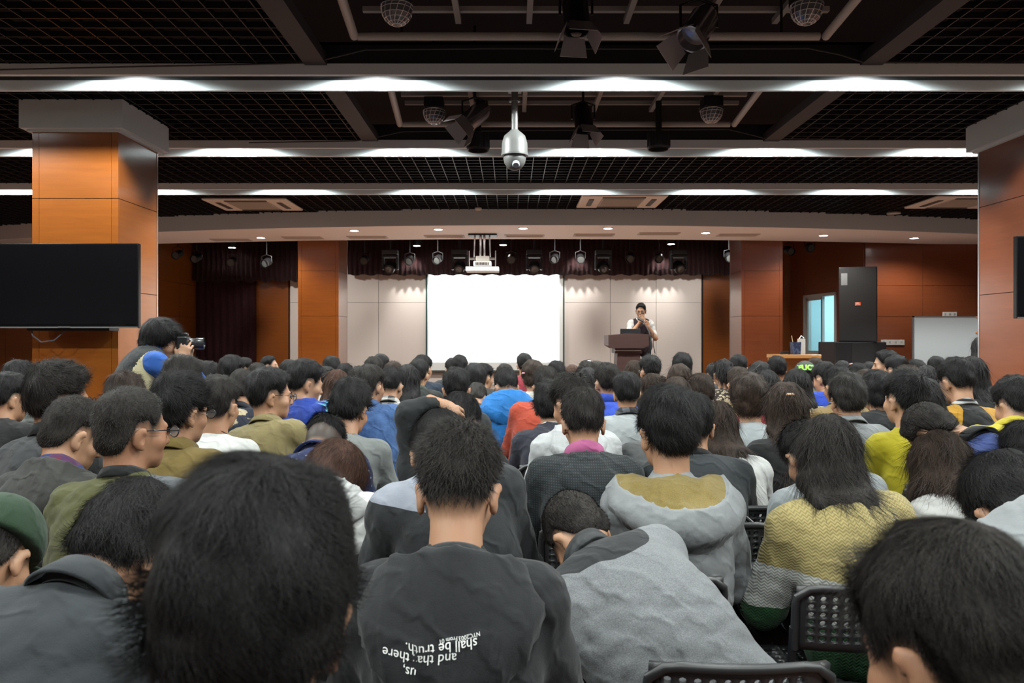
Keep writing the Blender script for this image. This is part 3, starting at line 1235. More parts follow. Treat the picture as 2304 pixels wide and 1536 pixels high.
def long_hair(length=0.42, width=0.085, drift=(0, 0, 0), style='cap_long', thick=0.026, hang=0.35, wisps=1.0, tie=None, tie_mat=None):
    """Hair to the shoulder blades: a cap on the skull and a sheet that follows neck and back."""
    def fn(root, Mh, H, Rh, hs, N, S, TF, back, lod, hm, seed):
        lo, hi = hair_box()
        R = Rh
        c8 = np.array([[x, y, z] for x in (lo[0], hi[0]) for y in (lo[1], hi[1]) for z in (lo[2], hi[2])]) * hs @ R.T + H

        def hf(x, y, z):
            dx, dy, dz = (x - H[0]) / hs, (y - H[1]) / hs, (z - H[2]) / hs
            a = [R[0, j] * dx + R[1, j] * dy + R[2, j] * dz for j in range(3)]
            return hair_field(style, a[0], a[1], a[2], seed) * hs
        pr = [((hf, c8.min(0), c8.max(0)), 0.0, 'add')]
        drift_ = np.asarray(drift, float)
        p0 = H + R @ np.array([0, -0.080, 0.06]) * hs
        p1 = H + R @ np.array([0, -0.085, -0.03]) * hs
        if tie is None:
            nb = N + back * 0.085
            dn = unit(S(0.55) - S(0.95))
            chain = [p0, p1, nb + np.array([0, 0, 0.015])]
            L = 0.0
            p = chain[-1]
            while L < length - 0.1:
                p = p + dn * 0.05 + back * 0.004 + drift_ * 0.05
                chain.append(p)
                L += 0.05
            m = len(chain)
            for k in range(m - 1):
                w0 = width * (1 - 0.45 * (k / m) ** 2)
                for s in (-1.0, -0.45, 0.0, 0.45, 1.0):
                    x = TF(0.9)[:, 0]
                    ox = x * s * w0 * (0.75 if k == 0 else 0.9)
                    fwd = -back * 0.03 * abs(s)
                    pr.append((d_cap(chain[k] + ox + fwd, chain[k + 1] + ox * 0.97 + fwd, thick, thick * 0.85), 0.03, 'add'))
            for s in (-1, 1):    # sides over the ears
                a = H + R @ np.array([0.070 * s, -0.01, 0.07]) * hs
                b_ = H + R @ np.array([0.078 * s, -0.02, -0.05]) * hs
                pr.append((d_cap(a, b_, 0.030, 0.026), 0.03, 'add'))
                pr.append((d_cap(b_, chain[2] + TF(0.9)[:, 0] * s * width * 0.9, 0.026, 0.024), 0.03, 'add'))
            tip = chain[-1]
        else:
            t0 = H + R @ np.array(tie) * hs
            dn = unit(np.array([0, -0.25, -1.0]) + drift_)
            q0 = t0 + back * 0.02
            pr.append((d_cap(t0, q0 + back * 0.015, 0.020, 0.024), 0.012, 'add'))
            q = q0 + back * 0.015
            L = 0.0
            while L < length - 0.08:
                q2 = q + unit(dn + back * 0.02 - np.array([0, 0, 0.25 * L])) * 0.06
                pr.append((d_cap(q, q2, 0.026 - 0.03 * L * 0.5, 0.024 - 0.03 * L * 0.5), 0.02, 'add'))
                q = q2
                L += 0.06
            tip = q
        h = {'huge': 0.008, 'near': 0.0085, 'mid': 0.010, 'far': 0.013}[lod]

        def strandy(F, x, y, z):
            return F + 0.0022 * np.sin(150 * x + 30 * y + 9 * z + seed) * np.clip(1.4 - 0 * z, 0, 1) + 0.0018 * np.sin(83 * x - 22 * y + 5 * z)
        V, Q = nets(*field(pr, h, 0.02, strandy), smooth=1)
        n = {'huge': 9000, 'near': 9000, 'mid': 3000, 'far': 700}[lod]
        w = {'huge': 0.001, 'near': 0.0014, 'mid': 0.0025, 'far': 0.005}[lod]
        cen = H + R @ np.array([0, -0.02, 0.17]) * hs

        def fl(p, nn):
            v = np.tile(np.array([[0.0, 0.0, -1.0]]), (len(p), 1)) + drift_ * 0.8
            u = p - cen
            u /= np.maximum(np.linalg.norm(u, axis=1), 1e-6)[:, None]
            hi_ = np.clip((p[:, 2] - (H[2] + 0.02)) / 0.1, 0, 1)[:, None]
            return u * hi_ + v * (1 - hi_)
        parts = [(V, Q), strands(V, Q, n, fl, 0.11, w, 0.10, kappa=1.0, segs=3, jit=0.10, seed=5)]
        low = V[:, 2] < tip[2] + 0.09
        if tie is None and low.any():
            parts.append(strands(V, Q, int(n * 0.35 * wisps), fl, 0.16, w, 0.05, kappa=0.2, segs=3, keep=lambda c, nn: (c[:, 2] < tip[2] + 0.10) * 1.0 + 1e-6, jit=0.14, seed=8))
        o = link_mesh('hair', np_mesh('hair', *join_parts(parts)), root, [hm])
        if tie is not None and tie_mat is not None:
            t0 = H + R @ np.array(tie) * hs + back * 0.018
            m = MB()
            m.lathe([(0.022 + 0.007 * math.cos(a), 0.009 * math.sin(a)) for a in np.linspace(0, 2 * math.pi, 9)], tuple(t0), 14, Matrix.Rotation(math.pi / 2, 3, 'X'))
            m.build('hair_tie', tie_mat, root, True)
    return fn


def printed(i, body, size, origin, mat, name, spin=0.0, arc=0.0, extrude=0.0, lab=None, target=None, align='CENTER'):
    """Lettering laid on a garment seen from behind: origin = (x, z) in the person's own frame."""
    cu = bpy.data.curves.new(name, 'FONT')
    cu.body = body
    cu.size = size
    cu.align_x = align
    cu.resolution_u = 3
    t = bpy.data.objects.new(name + '_tmp', cu)
    COL.objects.link(t)
    dg = bpy.context.evaluated_depsgraph_get()
    me = bpy.data.meshes.new_from_object(t.evaluated_get(dg))
    bpy.data.objects.remove(t)
    bm = bmesh.new()
    bm.from_mesh(me)
    for _ in range(1):
        bmesh.ops.subdivide_edges(bm, edges=[e for e in bm.edges if e.calc_length() > size * 0.25], cuts=1)
    bmesh.ops.triangulate(bm, faces=bm.faces[:])
    V, Q = target if target is not None else (i['V'], i['Q'])
    tree = BVHTree.FromPolygons(V.tolist(), Q.tolist())
    c, s = math.cos(spin), math.sin(spin)
    for v in bm.verts:
        x, y = v.co.x, v.co.y
        y = y + arc * x * x
        x, y = c * x - s * y, s * x + c * y
        p = Vector((origin[0] + x, -3.0, origin[1] + y))
        hit = tree.ray_cast(p, Vector((0, 1, 0)))
        v.co = (hit[0] if hit[0] is not None else Vector((p.x, -0.2, p.z))) + Vector((0, -0.0022, 0))
    bm.to_mesh(me)
    bm.free()
    me.materials.clear()
    me.materials.append(mat)
    o = bpy.data.objects.new(name, me)
    COL.objects.link(o)
    o.parent = i['root']
    if lab:
        o['label'] = lab
    return o


def hit_local(i, px, py, V, Q):
    """The point of a garment that shows at a place measured in the photograph, in the person's own frame."""
    tree = BVHTree.FromPolygons(V.tolist(), Q.tolist())
    o = Vector((0, 0, EYE)) - Vector(i['org'])
    h = tree.ray_cast(o, (at(px, py, 1.0) - Vector((0, 0, EYE))).normalized())
    return h[0] if h[0] is not None else None


def G(kind, key, col, pat='plain', col2=None, col3=None, **kw):
    d = dict(kind=kind, m=cloth(key, lin(col), pat, lin(col2) if col2 else None, col3=lin(col3) if col3 else None))
    d['off'] = {'tee': 0.008, 'polo': 0.009, 'shirt': 0.011, 'sweater': 0.016, 'hoodie': 0.018, 'jacket': 0.017, 'coat': 0.022, 'vest': 0.012}[kind]
    d.update(kw)
    return d
# ------------------------------------------------------------ room materials
WOOD = wood('wood_panel', (0.255, 0.074, 0.0095), (0.19, 0.050, 0.006), 0.30)
WOODR = wood('wood_panel_red', (0.19, 0.052, 0.019), (0.145, 0.037, 0.013), 0.28)
GROOVE = base_mat('panel_joint', (0.03, 0.012, 0.006), 0.7)
WHITE = base_mat('white_paint', (0.74, 0.84, 0.87), 0.6)
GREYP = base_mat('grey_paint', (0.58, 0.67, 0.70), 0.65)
SOFFIT = base_mat('soffit_paint', (0.84, 0.84, 0.83), 0.7)
BLACKC = base_mat('black_ceiling', (0.012, 0.012, 0.014), 0.9)
GRIDM = base_mat('grid_bar', (0.010, 0.011, 0.013), 0.42, 0.0, 0.4)
DARKM = base_mat('dark_metal', (0.016, 0.016, 0.018), 0.45, 0.3)
PIPE = base_mat('pipe_paint', (0.42, 0.41, 0.38), 0.5)
STEEL = base_mat('steel', (0.62, 0.62, 0.64), 0.25, 0.9)
PLASTIC = base_mat('white_plastic', (0.52, 0.52, 0.50), 0.4)
BLACKP = base_mat('black_plastic', (0.012, 0.012, 0.014), 0.35)
LAMPM = base_mat('lamp_face', (1, 1, 1), 0.5, 0, 0.5, (1.0, 0.98, 0.94), 14.0)
CURT = cloth('maroon_curtain', (0.055, 0.008, 0.016), rough=0.8)
VAL = cloth('valance', (0.040, 0.010, 0.012), rough=0.8)

D_FLAT, D_BACK, X_L, X_R = 14.6, 17.5, -7.0, 6.58


def struct(name, mb, mat, smooth=False):
    o = mb.build(name, mat, None, smooth)
    o['kind'] = 'structure'
    return o


def panels(name, mat, p0, p1, z0, z1, cols, rows, t=0.02, gap=0.006, inner=None):
    """A wall clad with boards: dark backing with boards standing off it. p0->p1 in plan, room side on the left of the direction."""
    p0, p1 = Vector((p0[0], p0[1], 0)), Vector((p1[0], p1[1], 0))
    u = (p1 - p0)
    L = u.length
    u.normalize()
    nrm = Vector((-u.y, u.x, 0))
    ang = math.atan2(u.y, u.x)
    M = Matrix.Translation(p0) @ Matrix.Rotation(ang, 4, 'Z')
    b = MB().box((0, -0.14, z0), (L, -0.004, z1))
    bo = b.build(name, GROOVE, None)
    bo.matrix_world = M
    bo['kind'] = 'structure'
    f = MB()
    cs = np.linspace(0, L, cols + 1) if isinstance(cols, int) else [0, *cols, L]
    rs = [z0, *rows, z1]
    for a, c in zip(cs[:-1], cs[1:]):
        for d, e in zip(rs[:-1], rs[1:]):
            f.box((a + gap / 2, -0.004, d + gap / 2), (c - gap / 2, t, e - gap / 2))
    o = f.build('panel_boards', mat, bo)
    return bo


# floor
fm = base_mat('carpet', (0.15, 0.07, 0.052), 0.95)
t_ = NT(fm)
n_ = t_.noise(t_.coords((1, 1, 1)), 7.0, 4, 0.65)
n2_ = t_.noise(t_.coords((1, 1, 1)), 150.0, 2)
t_.col(t_.mix(t_.ramp(t_.math('ADD', t_.math('MULTIPLY', n_, 0.75), t_.math('MULTIPLY', n2_, 0.25)), 0.4, 0.62), (0.075, 0.032, 0.025), (0.20, 0.105, 0.075)))
t_.bump(n2_, 0.4, 0.006)
struct('floor', MB().box((-11, -4, -0.1), (12, 18.2, 0)), fm)
# slab above the open grid
struct('ceiling', MB().box((-11, -4, 4.35), (12, 18.2, 4.5)), BLACKC)
# walls
struct('wall_rear', MB().box((-11, -4.15, 0), (12, -4, 4.35)), base_mat('rear_wall', (0.70, 0.69, 0.66), 0.8))
panels('wall_left', WOOD, (-10.6, -4), (-10.6, D_FLAT), 0, 4.35, 12, [0.92, 1.84, 2.65])
w_ = panels('wall_right', WOODR, (11.4, D_FLAT), (11.4, -4), 0, 4.35, 12, [0.92, 1.84, 2.65])
# flat walls beside the stage, facing the hall
panels('wall_front_left', WOOD, (X_L, D_FLAT), (-10.6, D_FLAT), 0, 4.35, 3, [0.92, 1.84, 2.62]).rotation_euler
panels('wall_front_right', WOODR, (11.4, D_FLAT), (X_R, D_FLAT), 0, 4.35, [1.45, 2.75, 3.75], [0.92, 1.84, 2.42])
# side walls of the stage
panels('wall_stage_left', WOOD, (X_L, D_BACK), (X_L, D_FLAT), 0, 4.35, 3, [1.9, 2.6])
XB = X_R - 0.12 * (D_BACK + 0.4 - D_FLAT)
dirw = Vector((XB - X_R, D_BACK + 0.4 - D_FLAT, 0))
WIN = (0.95, 2.28, 1.06, 2.36)        # along the wall from the corner, and heights
LW = dirw.length
b_ = MB()
f_ = MB()
for a, c, z0, z1 in ((0, WIN[0], 0, 4.35), (WIN[1], LW, 0, 4.35), (WIN[0], WIN[1], 0, WIN[2]), (WIN[0], WIN[1], WIN[3], 4.35)):
    b_.box((a, 0.0, z0), (c, -0.14, z1))
    f_.box((a + 0.002, 0.0, z0), (c - 0.002, 0.02, z1))
MW = Matrix.Translation((X_R, D_FLAT, 0)) @ Matrix.Rotation(math.atan2(dirw.y, dirw.x), 4, 'Z')
o_ = b_.build('wall_stage_right', GROOVE)
o_.matrix_world = MW
o_['kind'] = 'structure'
f_.build('panel_boards', WOODR, o_)
# control-room window: frame, two sashes, glass; the lit room behind it
wf = MB()
a, c, z0, z1 = WIN
for lo, hi in (((a, -0.12, z0), (c, 0.035, z0 + 0.07)), ((a, -0.12, z1 - 0.06), (c, 0.035, z1)), ((a, -0.12, z0), (a + 0.07, 0.035, z1)), ((c - 0.07, -0.12, z0), (c, 0.035, z1))):
    wf.box(lo, hi)
wo = wf.build('window_1', PLASTIC)
wo.matrix_world = MW
wo['kind'] = 'structure'
ws = MB()
mid = a + (c - a) * 0.44
for lo, hi in (((mid, -0.05, z0 + 0.07), (mid + 0.06, 0.0, z1 - 0.06)), ((mid, -0.05, z0 + 0.06), (c - 0.06, 0.0, z0 + 0.12)), ((mid, -0.05, z1 - 0.12), (c - 0.06, 0.0, z1 - 0.06)), ((c - 0.13, -0.05, z0 + 0.06), (c - 0.07, 0.0, z1 - 0.06))):
    ws.box(lo, hi)
ws.build('sash', PLASTIC, wo)
glass = base_mat('window_glass', (0.80, 0.93, 0.95), 0.03)
glass.node_tree.nodes['Principled BSDF'].inputs['Transmission Weight'].default_value = 0.96
gl_ = MB().box((mid + 0.06, -0.03, z0 + 0.12), (c - 0.13, -0.024, z1 - 0.12)).build('pane', glass, wo)
cr_ = MB()
cr_.box((a - 0.6, -2.4, 0.3), (c + 1.2, -2.3, 3.0)).box((a - 0.6, -2.4, 0.2), (c + 1.2, -0.16, 0.3)).box((a - 0.7, -2.4, 0.3), (a - 0.6, -0.16, 3.0)).box((c + 1.2, -2.4, 0.3), (c + 1.3, -0.16, 3.0)).box((a - 0.6, -2.4, 3.0), (c + 1.2, -0.16, 3.1))
co_ = cr_.build('wall_control_room', base_mat('control_room_paint', (0.62, 0.80, 0.84), 0.8))
co_.matrix_world = MW
co_['kind'] = 'structure'
dk = empty('control_desk', (0, 0, 0), 0, 'pale desk inside the lit room behind the sliding window', 'desk')
dk.matrix_world = MW @ Matrix.Translation((a + 0.2, -1.5, 0.3))
m_ = MB().box((-0.3, -0.3, 0.95), (2.0, 0.3, 1.0)).build('desk_top', base_mat('desk_pale', (0.5, 0.58, 0.58), 0.5), dk)
m_ = MB().box((-0.28, -0.28, 0), (-0.22, 0.28, 0.95)).box((1.92, -0.28, 0), (1.98, 0.28, 0.95)).box((-0.28, 0.2, 0.3), (1.98, 0.24, 0.95)).build('desk_frame', base_mat('desk_pale', (0.5, 0.58, 0.58), 0.5), dk)
l_ = bpy.data.lights.new('control_room_light', 'AREA')
l_.energy = 70
l_.size = 1.6
l_.color = (0.72, 0.95, 1.0)
lo_ = bpy.data.objects.new('control_room_light', l_)
COL.objects.link(lo_)
lo_.matrix_world = MW @ Matrix.Translation(((a + c) / 2, -1.3, 2.95))

# back wall of the stage
cream = base_mat('cream_panel', (0.62, 0.565, 0.53), 0.55)
xb = lambda px: (px - CX) / FPX * D_BACK
struct('wall_back', MB().box((-11, D_BACK + 0.02, 0), (6.22, D_BACK + 0.15, 4.35)), base_mat('stage_dark', (0.02, 0.016, 0.016), 0.9))
wb = MB()
xs_ = [xb(653), xb(852), xb(1060), xb(1373), xb(1476), xb(1578)]
for p, q in zip(xs_[:-1], xs_[1:]):
    for r, s in ((0.4, 2.24), (2.24, 3.6)):
        wb.box((p + 0.004, D_BACK - 0.02, r + 0.003), (q - 0.004, D_BACK + 0.02, s - 0.003))
struct('wall_back_panels', wb, cream)
wb = MB()
for p, q in ((xb(357), xb(447)), (xb(578), xb(650)), (xb(1581), xb(1672)), (xb(1672), xb(1800))):
    wb.box((p + 0.003, D_BACK - 0.04, 0.4), (q - 0.003, D_BACK + 0.02, 3.6))
struct('wall_back_wood', wb, WOOD)
# stage platform with a bowed front edge
def bow(x, d_mid, d_end):
    u = (x - 0.5) / 7.2
    return d_mid + (d_end - d_mid) * u * u


pl = MB()
xs_ = np.linspace(X_L + 0.02, X_R - 0.05, 25)
bot = [pl.bm.verts.new((x, bow(x, 11.7, 12.5), 0.0)) for x in xs_]
top_ = [pl.bm.verts.new((x, bow(x, 11.7, 12.5), 0.4)) for x in xs_]
bk_ = [pl.bm.verts.new((x if x < 6.0 else min(x, 6.1), D_BACK - 0.05, 0.4)) for x in xs_]
for k in range(24):
    pl.bm.faces.new((bot[k], bot[k + 1], top_[k + 1], top_[k]))
    pl.bm.faces.new((top_[k], top_[k + 1], bk_[k + 1], bk_[k]))
struct('floor_stage', pl, wood('stage_boards', (0.22, 0.10, 0.05), (0.16, 0.07, 0.035), 0.4))

# bowed soffit over the stage edge
so = MB()
xs_ = np.linspace(-10.58, 11.38, 49)
fr_t, fr_b, un_b, bk_t = [], [], [], []
for x in xs_:
    y0, y1 = bow(x, 12.15, 13.15), bow(x, 13.85, 14.55)
    y1 = min(y1, D_FLAT - 0.005) if (x < X_L or x > X_R) else y1
    fr_t.append(so.bm.verts.new((x, y0, 3.46)))
    fr_b.append(so.bm.verts.new((x, y0, 3.19)))
    un_b.append(so.bm.verts.new((x, max(y1, y0 + 0.3), 3.19)))
    bk_t.append(so.bm.verts.new((x, max(y1, y0 + 0.3), 3.7)))
for k in range(48):
    for p, q in ((fr_t, fr_b), (fr_b, un_b), (un_b, bk_t), (bk_t, fr_t)):
        so.bm.faces.new((p[k], p[k + 1], q[k + 1], q[k]))
soff = struct('ceiling_soffit', so, SOFFIT)
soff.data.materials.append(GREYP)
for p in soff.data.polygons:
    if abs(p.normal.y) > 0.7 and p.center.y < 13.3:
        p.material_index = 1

# light troughs across the ceiling (a short front board, an open slot with lamps, a back board)
for y in BEAM_Y:
    b = MB()
    b.box((-10.5, y - 0.37, 3.36), (11.3, y - 0.33, 3.44)).box((-10.5, y, 3.36), (11.3, y + 0.03, 3.44))
    struct('ceiling_trough', b, WHITE)
    b = MB()
    b.box((-10.5, y, 3.44), (11.3, y + 0.03, 3.60)).box((-10.5, y - 0.36, 3.58), (11.3, y + 0.02, 3.60)).box((-10.5, y - 0.36, 3.44), (11.3, y - 0.34, 3.60))
    struct('ceiling_trough_back', b, BLACKC)
proto = None
for y in BEAM_Y:
    rear = y < 5
    for x in LAMP_X:
        if rear and not (-5.5 < x < 6.5):
            continue
        n = empty('trough_lamp', (x, y - 0.20, 3.575), 0, None, 'lamp', 'lamps in the ceiling troughs')
        n['label'] = 'round lamp hidden up inside a white ceiling trough'
        if proto is None:
            m = MB()
            m.lathe([(0.060, 0.0), (0.060, -0.05), (0.055, -0.055), (0.050, -0.05), (0.0, -0.05)], (0, 0, 0), 16)
            p1 = m.build('lamp_housing', PLASTIC, n, True)
            m = MB()
            m.lathe([(0.0, -0.056), (0.044, -0.054), (0.046, -0.051)], (0, 0, 0), 16)
            p2 = m.build('lamp_lens', LAMPM, n, True)
            proto = (p1.data, p2.data)
        else:
            link_mesh('lamp_housing', proto[0], n)
            link_mesh('lamp_lens', proto[1], n)
        spot('trough_lamp_light', (x, y - 0.20, 3.50), (x, y - 0.12, 0), E_TROUGH_REAR if rear else E_TROUGH, 165, 0.35, (0.94, 1.0, 0.97), 0.03)

# open black grid
g = MB()
OX0, OX1 = -1.42, 2.62
holes = [(-0.45, 1.3), (1.75, 3.5), (3.95, 5.71), (6.15, 7.91)]


def bar(lo, hi):
    x0, y0, z0 = lo
    x1, y1, z1 = hi
    v = [g.bm.verts.new(q) for q in ((x0, y0, z0), (x1, y0, z0), (x1, y1, z0), (x0, y1, z0), (x0, y0, z1), (x1, y0, z1), (x1, y1, z1), (x0, y1, z1))]
    for q in ((0, 3, 2, 1), (0, 1, 5, 4), (1, 2, 6, 5), (2, 3, 7, 6), (3, 0, 4, 7)):
        g.bm.faces.new([v[k] for k in q])


P_ = 0.15
x = -10.4
while x < 11.3:
    y_end = bow(x, 12.15, 13.15) + 0.05
    if OX0 - 0.1 < x < OX1 + 0.1:
        segs_ = [(-3.9, -0.45), (1.3, 1.75), (3.5, 3.95), (5.71, 6.15), (7.91, y_end)]
    else:
        segs_ = [(-3.9, y_end)]
    for a, c in segs_:
        cuts = [a]
        for by in BEAM_Y:
            if a < by + 0.05 and c > by - 0.39:
                cuts += [by - 0.39, by + 0.05]
        cuts.append(c)
        for a2, c2 in zip(cuts[::2], cuts[1::2]):
            if c2 - a2 > 0.02:
                bar((x - 0.004, a2, 3.43), (x + 0.004, c2, 3.47))
    x += P_
y = -3.8
while y < 14.4:
    if any(by - 0.39 < y < by + 0.05 for by in BEAM_Y):
        y += P_
        continue
    inh = any(a < y < c for a, c in holes)
    wq = 7.2 * math.sqrt(max(0.0, y - 12.2))
    for a, c in ([(-10.5, OX0), (OX1, 11.3)] if inh else [(-10.5, 11.3)] if wq == 0 else [(-10.5, 0.5 - wq), (0.5 + wq, 11.3)] if wq < 10.7 else [(-10.5, 0.5 - wq)]):
        if c - a < 0.05:
            continue
        bar((a, y - 0.004, 3.43), (c, y + 0.004, 3.47))
    y += P_
struct('ceiling_grid', g, GRIDM)
# dark flat rims of the lighting bays
rim = MB()
for a, c in holes:
    for x in (OX0, OX1):
        rim.box((x - 0.08, a, 3.42), (x + 0.08, c, 3.50))
struct('ceiling_bay_rims', rim, base_mat('bay_rim', (0.030, 0.032, 0.035), 0.6))
rig_lab = ('pale pipe frame hung in the lighting bay nearest the viewer', 'pale pipe frame hung in the lighting bay behind the first white trough')
for (a, c), lab, yy in zip(holes[2:], rig_lab, (5.37, 7.57)):
    r_ = empty('pipe_frame', (0, 0, 0), 0, lab, 'lighting frame', 'pipe frames in the ceiling')
    r_.location = (0.55, (a + c) / 2, 3.5)
    cx, cy = 0.55, (a + c) / 2
    y0 = a + 0.15
    MB().tube([(-1.60, yy - cy, 0.0), (1.56, yy - cy, 0.0)], 0.028, 10).build('cross_pipe', PIPE, r_, True)
    for x in (-1.64, 1.62):
        MB().tube([(x * 0.99, yy - cy + 0.0, 0.0), (x * 0.94, y0 - cy, 0.03)], 0.030, 10).build('side_pipe', PIPE, r_, True)
    for x in (-0.93, -0.42, 0.28, 0.85, 1.35):
        MB().box((x - 0.02, y0 - cy, 0.20), (x + 0.02, c - cy - 0.05, 0.24)).build('long_rail', PIPE, r_)
    for k, yy2 in enumerate((a + 0.5, c - 0.42, c - 0.15)):
        MB().box((-1.6, yy2 - cy - 0.02, 0.245), (1.7, yy2 - cy + 0.02, 0.28)).build('cross_rail', PIPE, r_)
    for q in (-1.3, 1.3):
        MB().tube([(q, yy - cy, 0.0), (q, yy - cy, 0.86)], 0.01, 6).build('hanger_rod', DARKM, r_)
# cables sagging along the troughs
for dd, pts, lab in ((5.66, [(0, 158), (300, 151), (560, 146), (700, 142), (760, 128), (822, 113), (1100, 110), (1500, 111), (1820, 110), (1890, 124), (1942, 141), (2304, 143)], 'thin black cable draped above the nearest white trough'),
                     (7.86, [(560, 322), (800, 318), (850, 309), (905, 297), (1200, 294), (1640, 292), (1690, 304), (1720, 312), (1900, 314)], 'thin black cable draped above the second white trough')):
    m = MB()
    m.tube([at(px, py - 1, dd) for px, py in pts], 0.006, 6)
    tag(m.build('cable', base_mat('cable_black', (0.05, 0.05, 0.05), 0.5), None, True), lab, 'cable')

# pillars
def pillar(x0, x1, y0, y1, z1, mat, cap=None, seams=(0.92, 1.84, 2.65), name='pillar', edge=0.0):
    o = struct(name, MB().box((x0 + 0.012, y0 + 0.012, 0), (x1 - 0.012, y1 - 0.012, z1)), GROOVE)
    f = MB()
    rs = [0, *[s for s in seams if s < z1], z1]
    for d, e in zip(rs[:-1], rs[1:]):
        f.box((x0 + 0.06, y0, d + 0.003), (x1 - 0.06, y0 + 0.02, e - 0.003))
        f.box((x0, y0, d + 0.003), (x0 + 0.057, y0 + 0.02, e - 0.003)).box((x1 - 0.057, y0, d + 0.003), (x1, y0 + 0.02, e - 0.003))
        f.box((x0, y0 + 0.022, d + 0.003), (x0 + 0.02, y1 - 0.03, e - 0.003)).box((x1 - 0.02, y0 + 0.022, d + 0.003), (x1, y1 - 0.03, e - 0.003))
        f.box((x0, y1 - 0.02, d + 0.003), (x1, y1, e - 0.003))
    f.build('pillar_boards', mat, o)
    t = MB()
    for x in (x0 - 0.004, x1 - 0.012):
        t.box((x, y1 - 0.030, 0), (x + 0.016, y1 - 0.012, z1))
    t.build('pillar_edge_strip', STEEL, o)
    if cap:
        c = MB().box((x0 - 0.07, y0 - 0.07, cap), (x1 + 0.07, y1 + 0.07, 3.44)).box((x0 - 0.03, y0 - 0.03, cap - 0.02), (x1 + 0.03, y1 + 0.03, cap))
        c.build('pillar_cap', GREYP, o)
    return o


P1L = (-4.06, -3.33)
pillar(P1L[0], P1L[1], 6.65, 7.40, 3.3, WOOD, 3.20, (0.92, 1.84, 2.62))
pillar(4.40, 5.13, 6.65, 7.40, 3.3, WOODR, 3.20, (0.92, 1.84, 2.66))
pillar(-3.83, -3.10, 14.1, 14.85, 4.3, WOOD, None, (0.92, 1.84, 2.65))
pillar(4.14, 4.88, 14.1, 14.85, 4.3, WOODR, None, (0.92, 1.84, 2.65))

# soffit downlights, vents, detectors
for px, py in ((587, 534), (797, 518), (986, 515), (1177, 513), (1368, 513), (1588, 523), (1853, 529), (2057, 535)):
    d = (3.19 - EYE) * FPX / (HY - py)
    p = at(px, py, d)
    k = empty('downlight', (p.x, p.y, 3.19), 0, None, 'lamp', 'round downlights in the curved soffit')
    k['label'] = 'round white downlight lit in the curved soffit over the stage edge'
    m = MB()
    m.lathe([(0.085, 0.0), (0.085, -0.008), (0.072, -0.012), (0.066, -0.004), (0.066, 0.0)], (0, 0, 0), 20)
    m.build('trim_ring', WHITE, k, True)
    m = MB()
    m.lathe([(0.0, -0.006), (0.066, -0.006)], (0, 0, 0), 20)
    m.build('lamp_face', LAMPM, k)
    spot('downlight_light', (p.x, p.y, 3.17), (p.x, p.y, 0), E_SOFFIT, 150, 0.6, (1.0, 0.96, 0.88), 0.06)
vent_m = base_mat('vent_paint', (0.50, 0.46, 0.41), 0.6)
for px, py, on in ((520, 539, 0), (681, 534, 0), (827, 533, 0), (1000, 531, 1), (1180, 530, 1), (1336, 528, 0), (1482, 525, 0), (1660, 528, 0)):
    d = (3.19 - EYE) * FPX / (HY - py)
    p = at(px, py, d)
    k = empty('ceiling_vent', (p.x, p.y, 3.19), 0, None, 'vent', 'air vents in the curved soffit')
    k['label'] = 'flat rectangular air vent set in the curved soffit over the stage edge'
    m = MB()
    for lo, hi in (((-0.34, -0.14, -0.012), (0.34, -0.11, 0)), ((-0.34, 0.11, -0.012), (0.34, 0.14, 0)), ((-0.34, -0.11, -0.012), (-0.31, 0.11, 0)), ((0.31, -0.11, -0.012), (0.34, 0.11, 0))):
        m.box(lo, hi)
    m.build('vent_frame', vent_m, k)
    m = MB()
    for q in range(6):
        m.box((-0.31, -0.10 + q * 0.036, -0.008), (0.31, -0.10 + q * 0.036 + 0.02, -0.002), 0, Matrix.Rotation(0.5, 3, 'X'))
    m.build('vent_slats', vent_m, k)
for px, py, lab in ((572, 457, 'square ceiling cassette air conditioner near the orange pillar with the television'), (1396, 450, 'square ceiling cassette air conditioner above the lecturer'), (2163, 452, 'square ceiling cassette air conditioner cut off by the dark red pillar')):
    d = 2.0 * FPX / (HY - py)
    p = at(px, py, d)
    k = empty('ceiling_cassette', (p.x, p.y, 3.43), 0, lab, 'air conditioner', 'ceiling cassettes')
    m = MB()
    m.box((-0.60, -0.48, -0.035), (0.60, 0.48, 0.0), 0.02)
    m.build('fascia', base_mat('cassette_beige', (0.66, 0.62, 0.54), 0.5), k)
    m = MB().box((-0.30, -0.30, -0.045), (0.30, 0.30, -0.035), 0.004)
    for q in range(9):
        m.box((-0.28, -0.28 + q * 0.065, -0.049), (0.28, -0.28 + q * 0.065 + 0.02, -0.045))
    m.build('grille', base_mat('cassette_grille', (0.40, 0.37, 0.31), 0.6), k)
    for s, ax in ((1, 0), (-1, 0), (1, 1), (-1, 1)):
        m = MB()
        if ax == 0:
            m.box((s * 0.44 - 0.035, -0.26, -0.044), (s * 0.44 + 0.035, 0.26, -0.034))
        else:
            m.box((-0.30, s * 0.39 - 0.03, -0.044), (0.30, s * 0.39 + 0.03, -0.034))
        m.build('louvre', base_mat('cassette_slot', (0.05, 0.05, 0.045), 0.5), k)
for px, py, lab in ((1076, 467, 'small round smoke detector under the black ceiling grid'), (2011, 478, 'flat round ceiling speaker disc beside the soffit')):
    d = 2.0 * FPX / (HY - py)
    p = at(px, py, d)
    m = MB().lathe([(0.05 if px < 1500 else 0.10, 0.0), (0.055 if px < 1500 else 0.105, -0.02), (0.04, -0.04 if px < 1500 else -0.025), (0.0, -0.05 if px < 1500 else -0.026)], (0, 0, 0), 18)
    o = tag(m.build('smoke_detector' if px < 1500 else 'ceiling_speaker', PLASTIC, None, True), lab, 'detector' if px < 1500 else 'speaker')
    o.location = (p.x, p.y, 3.43)

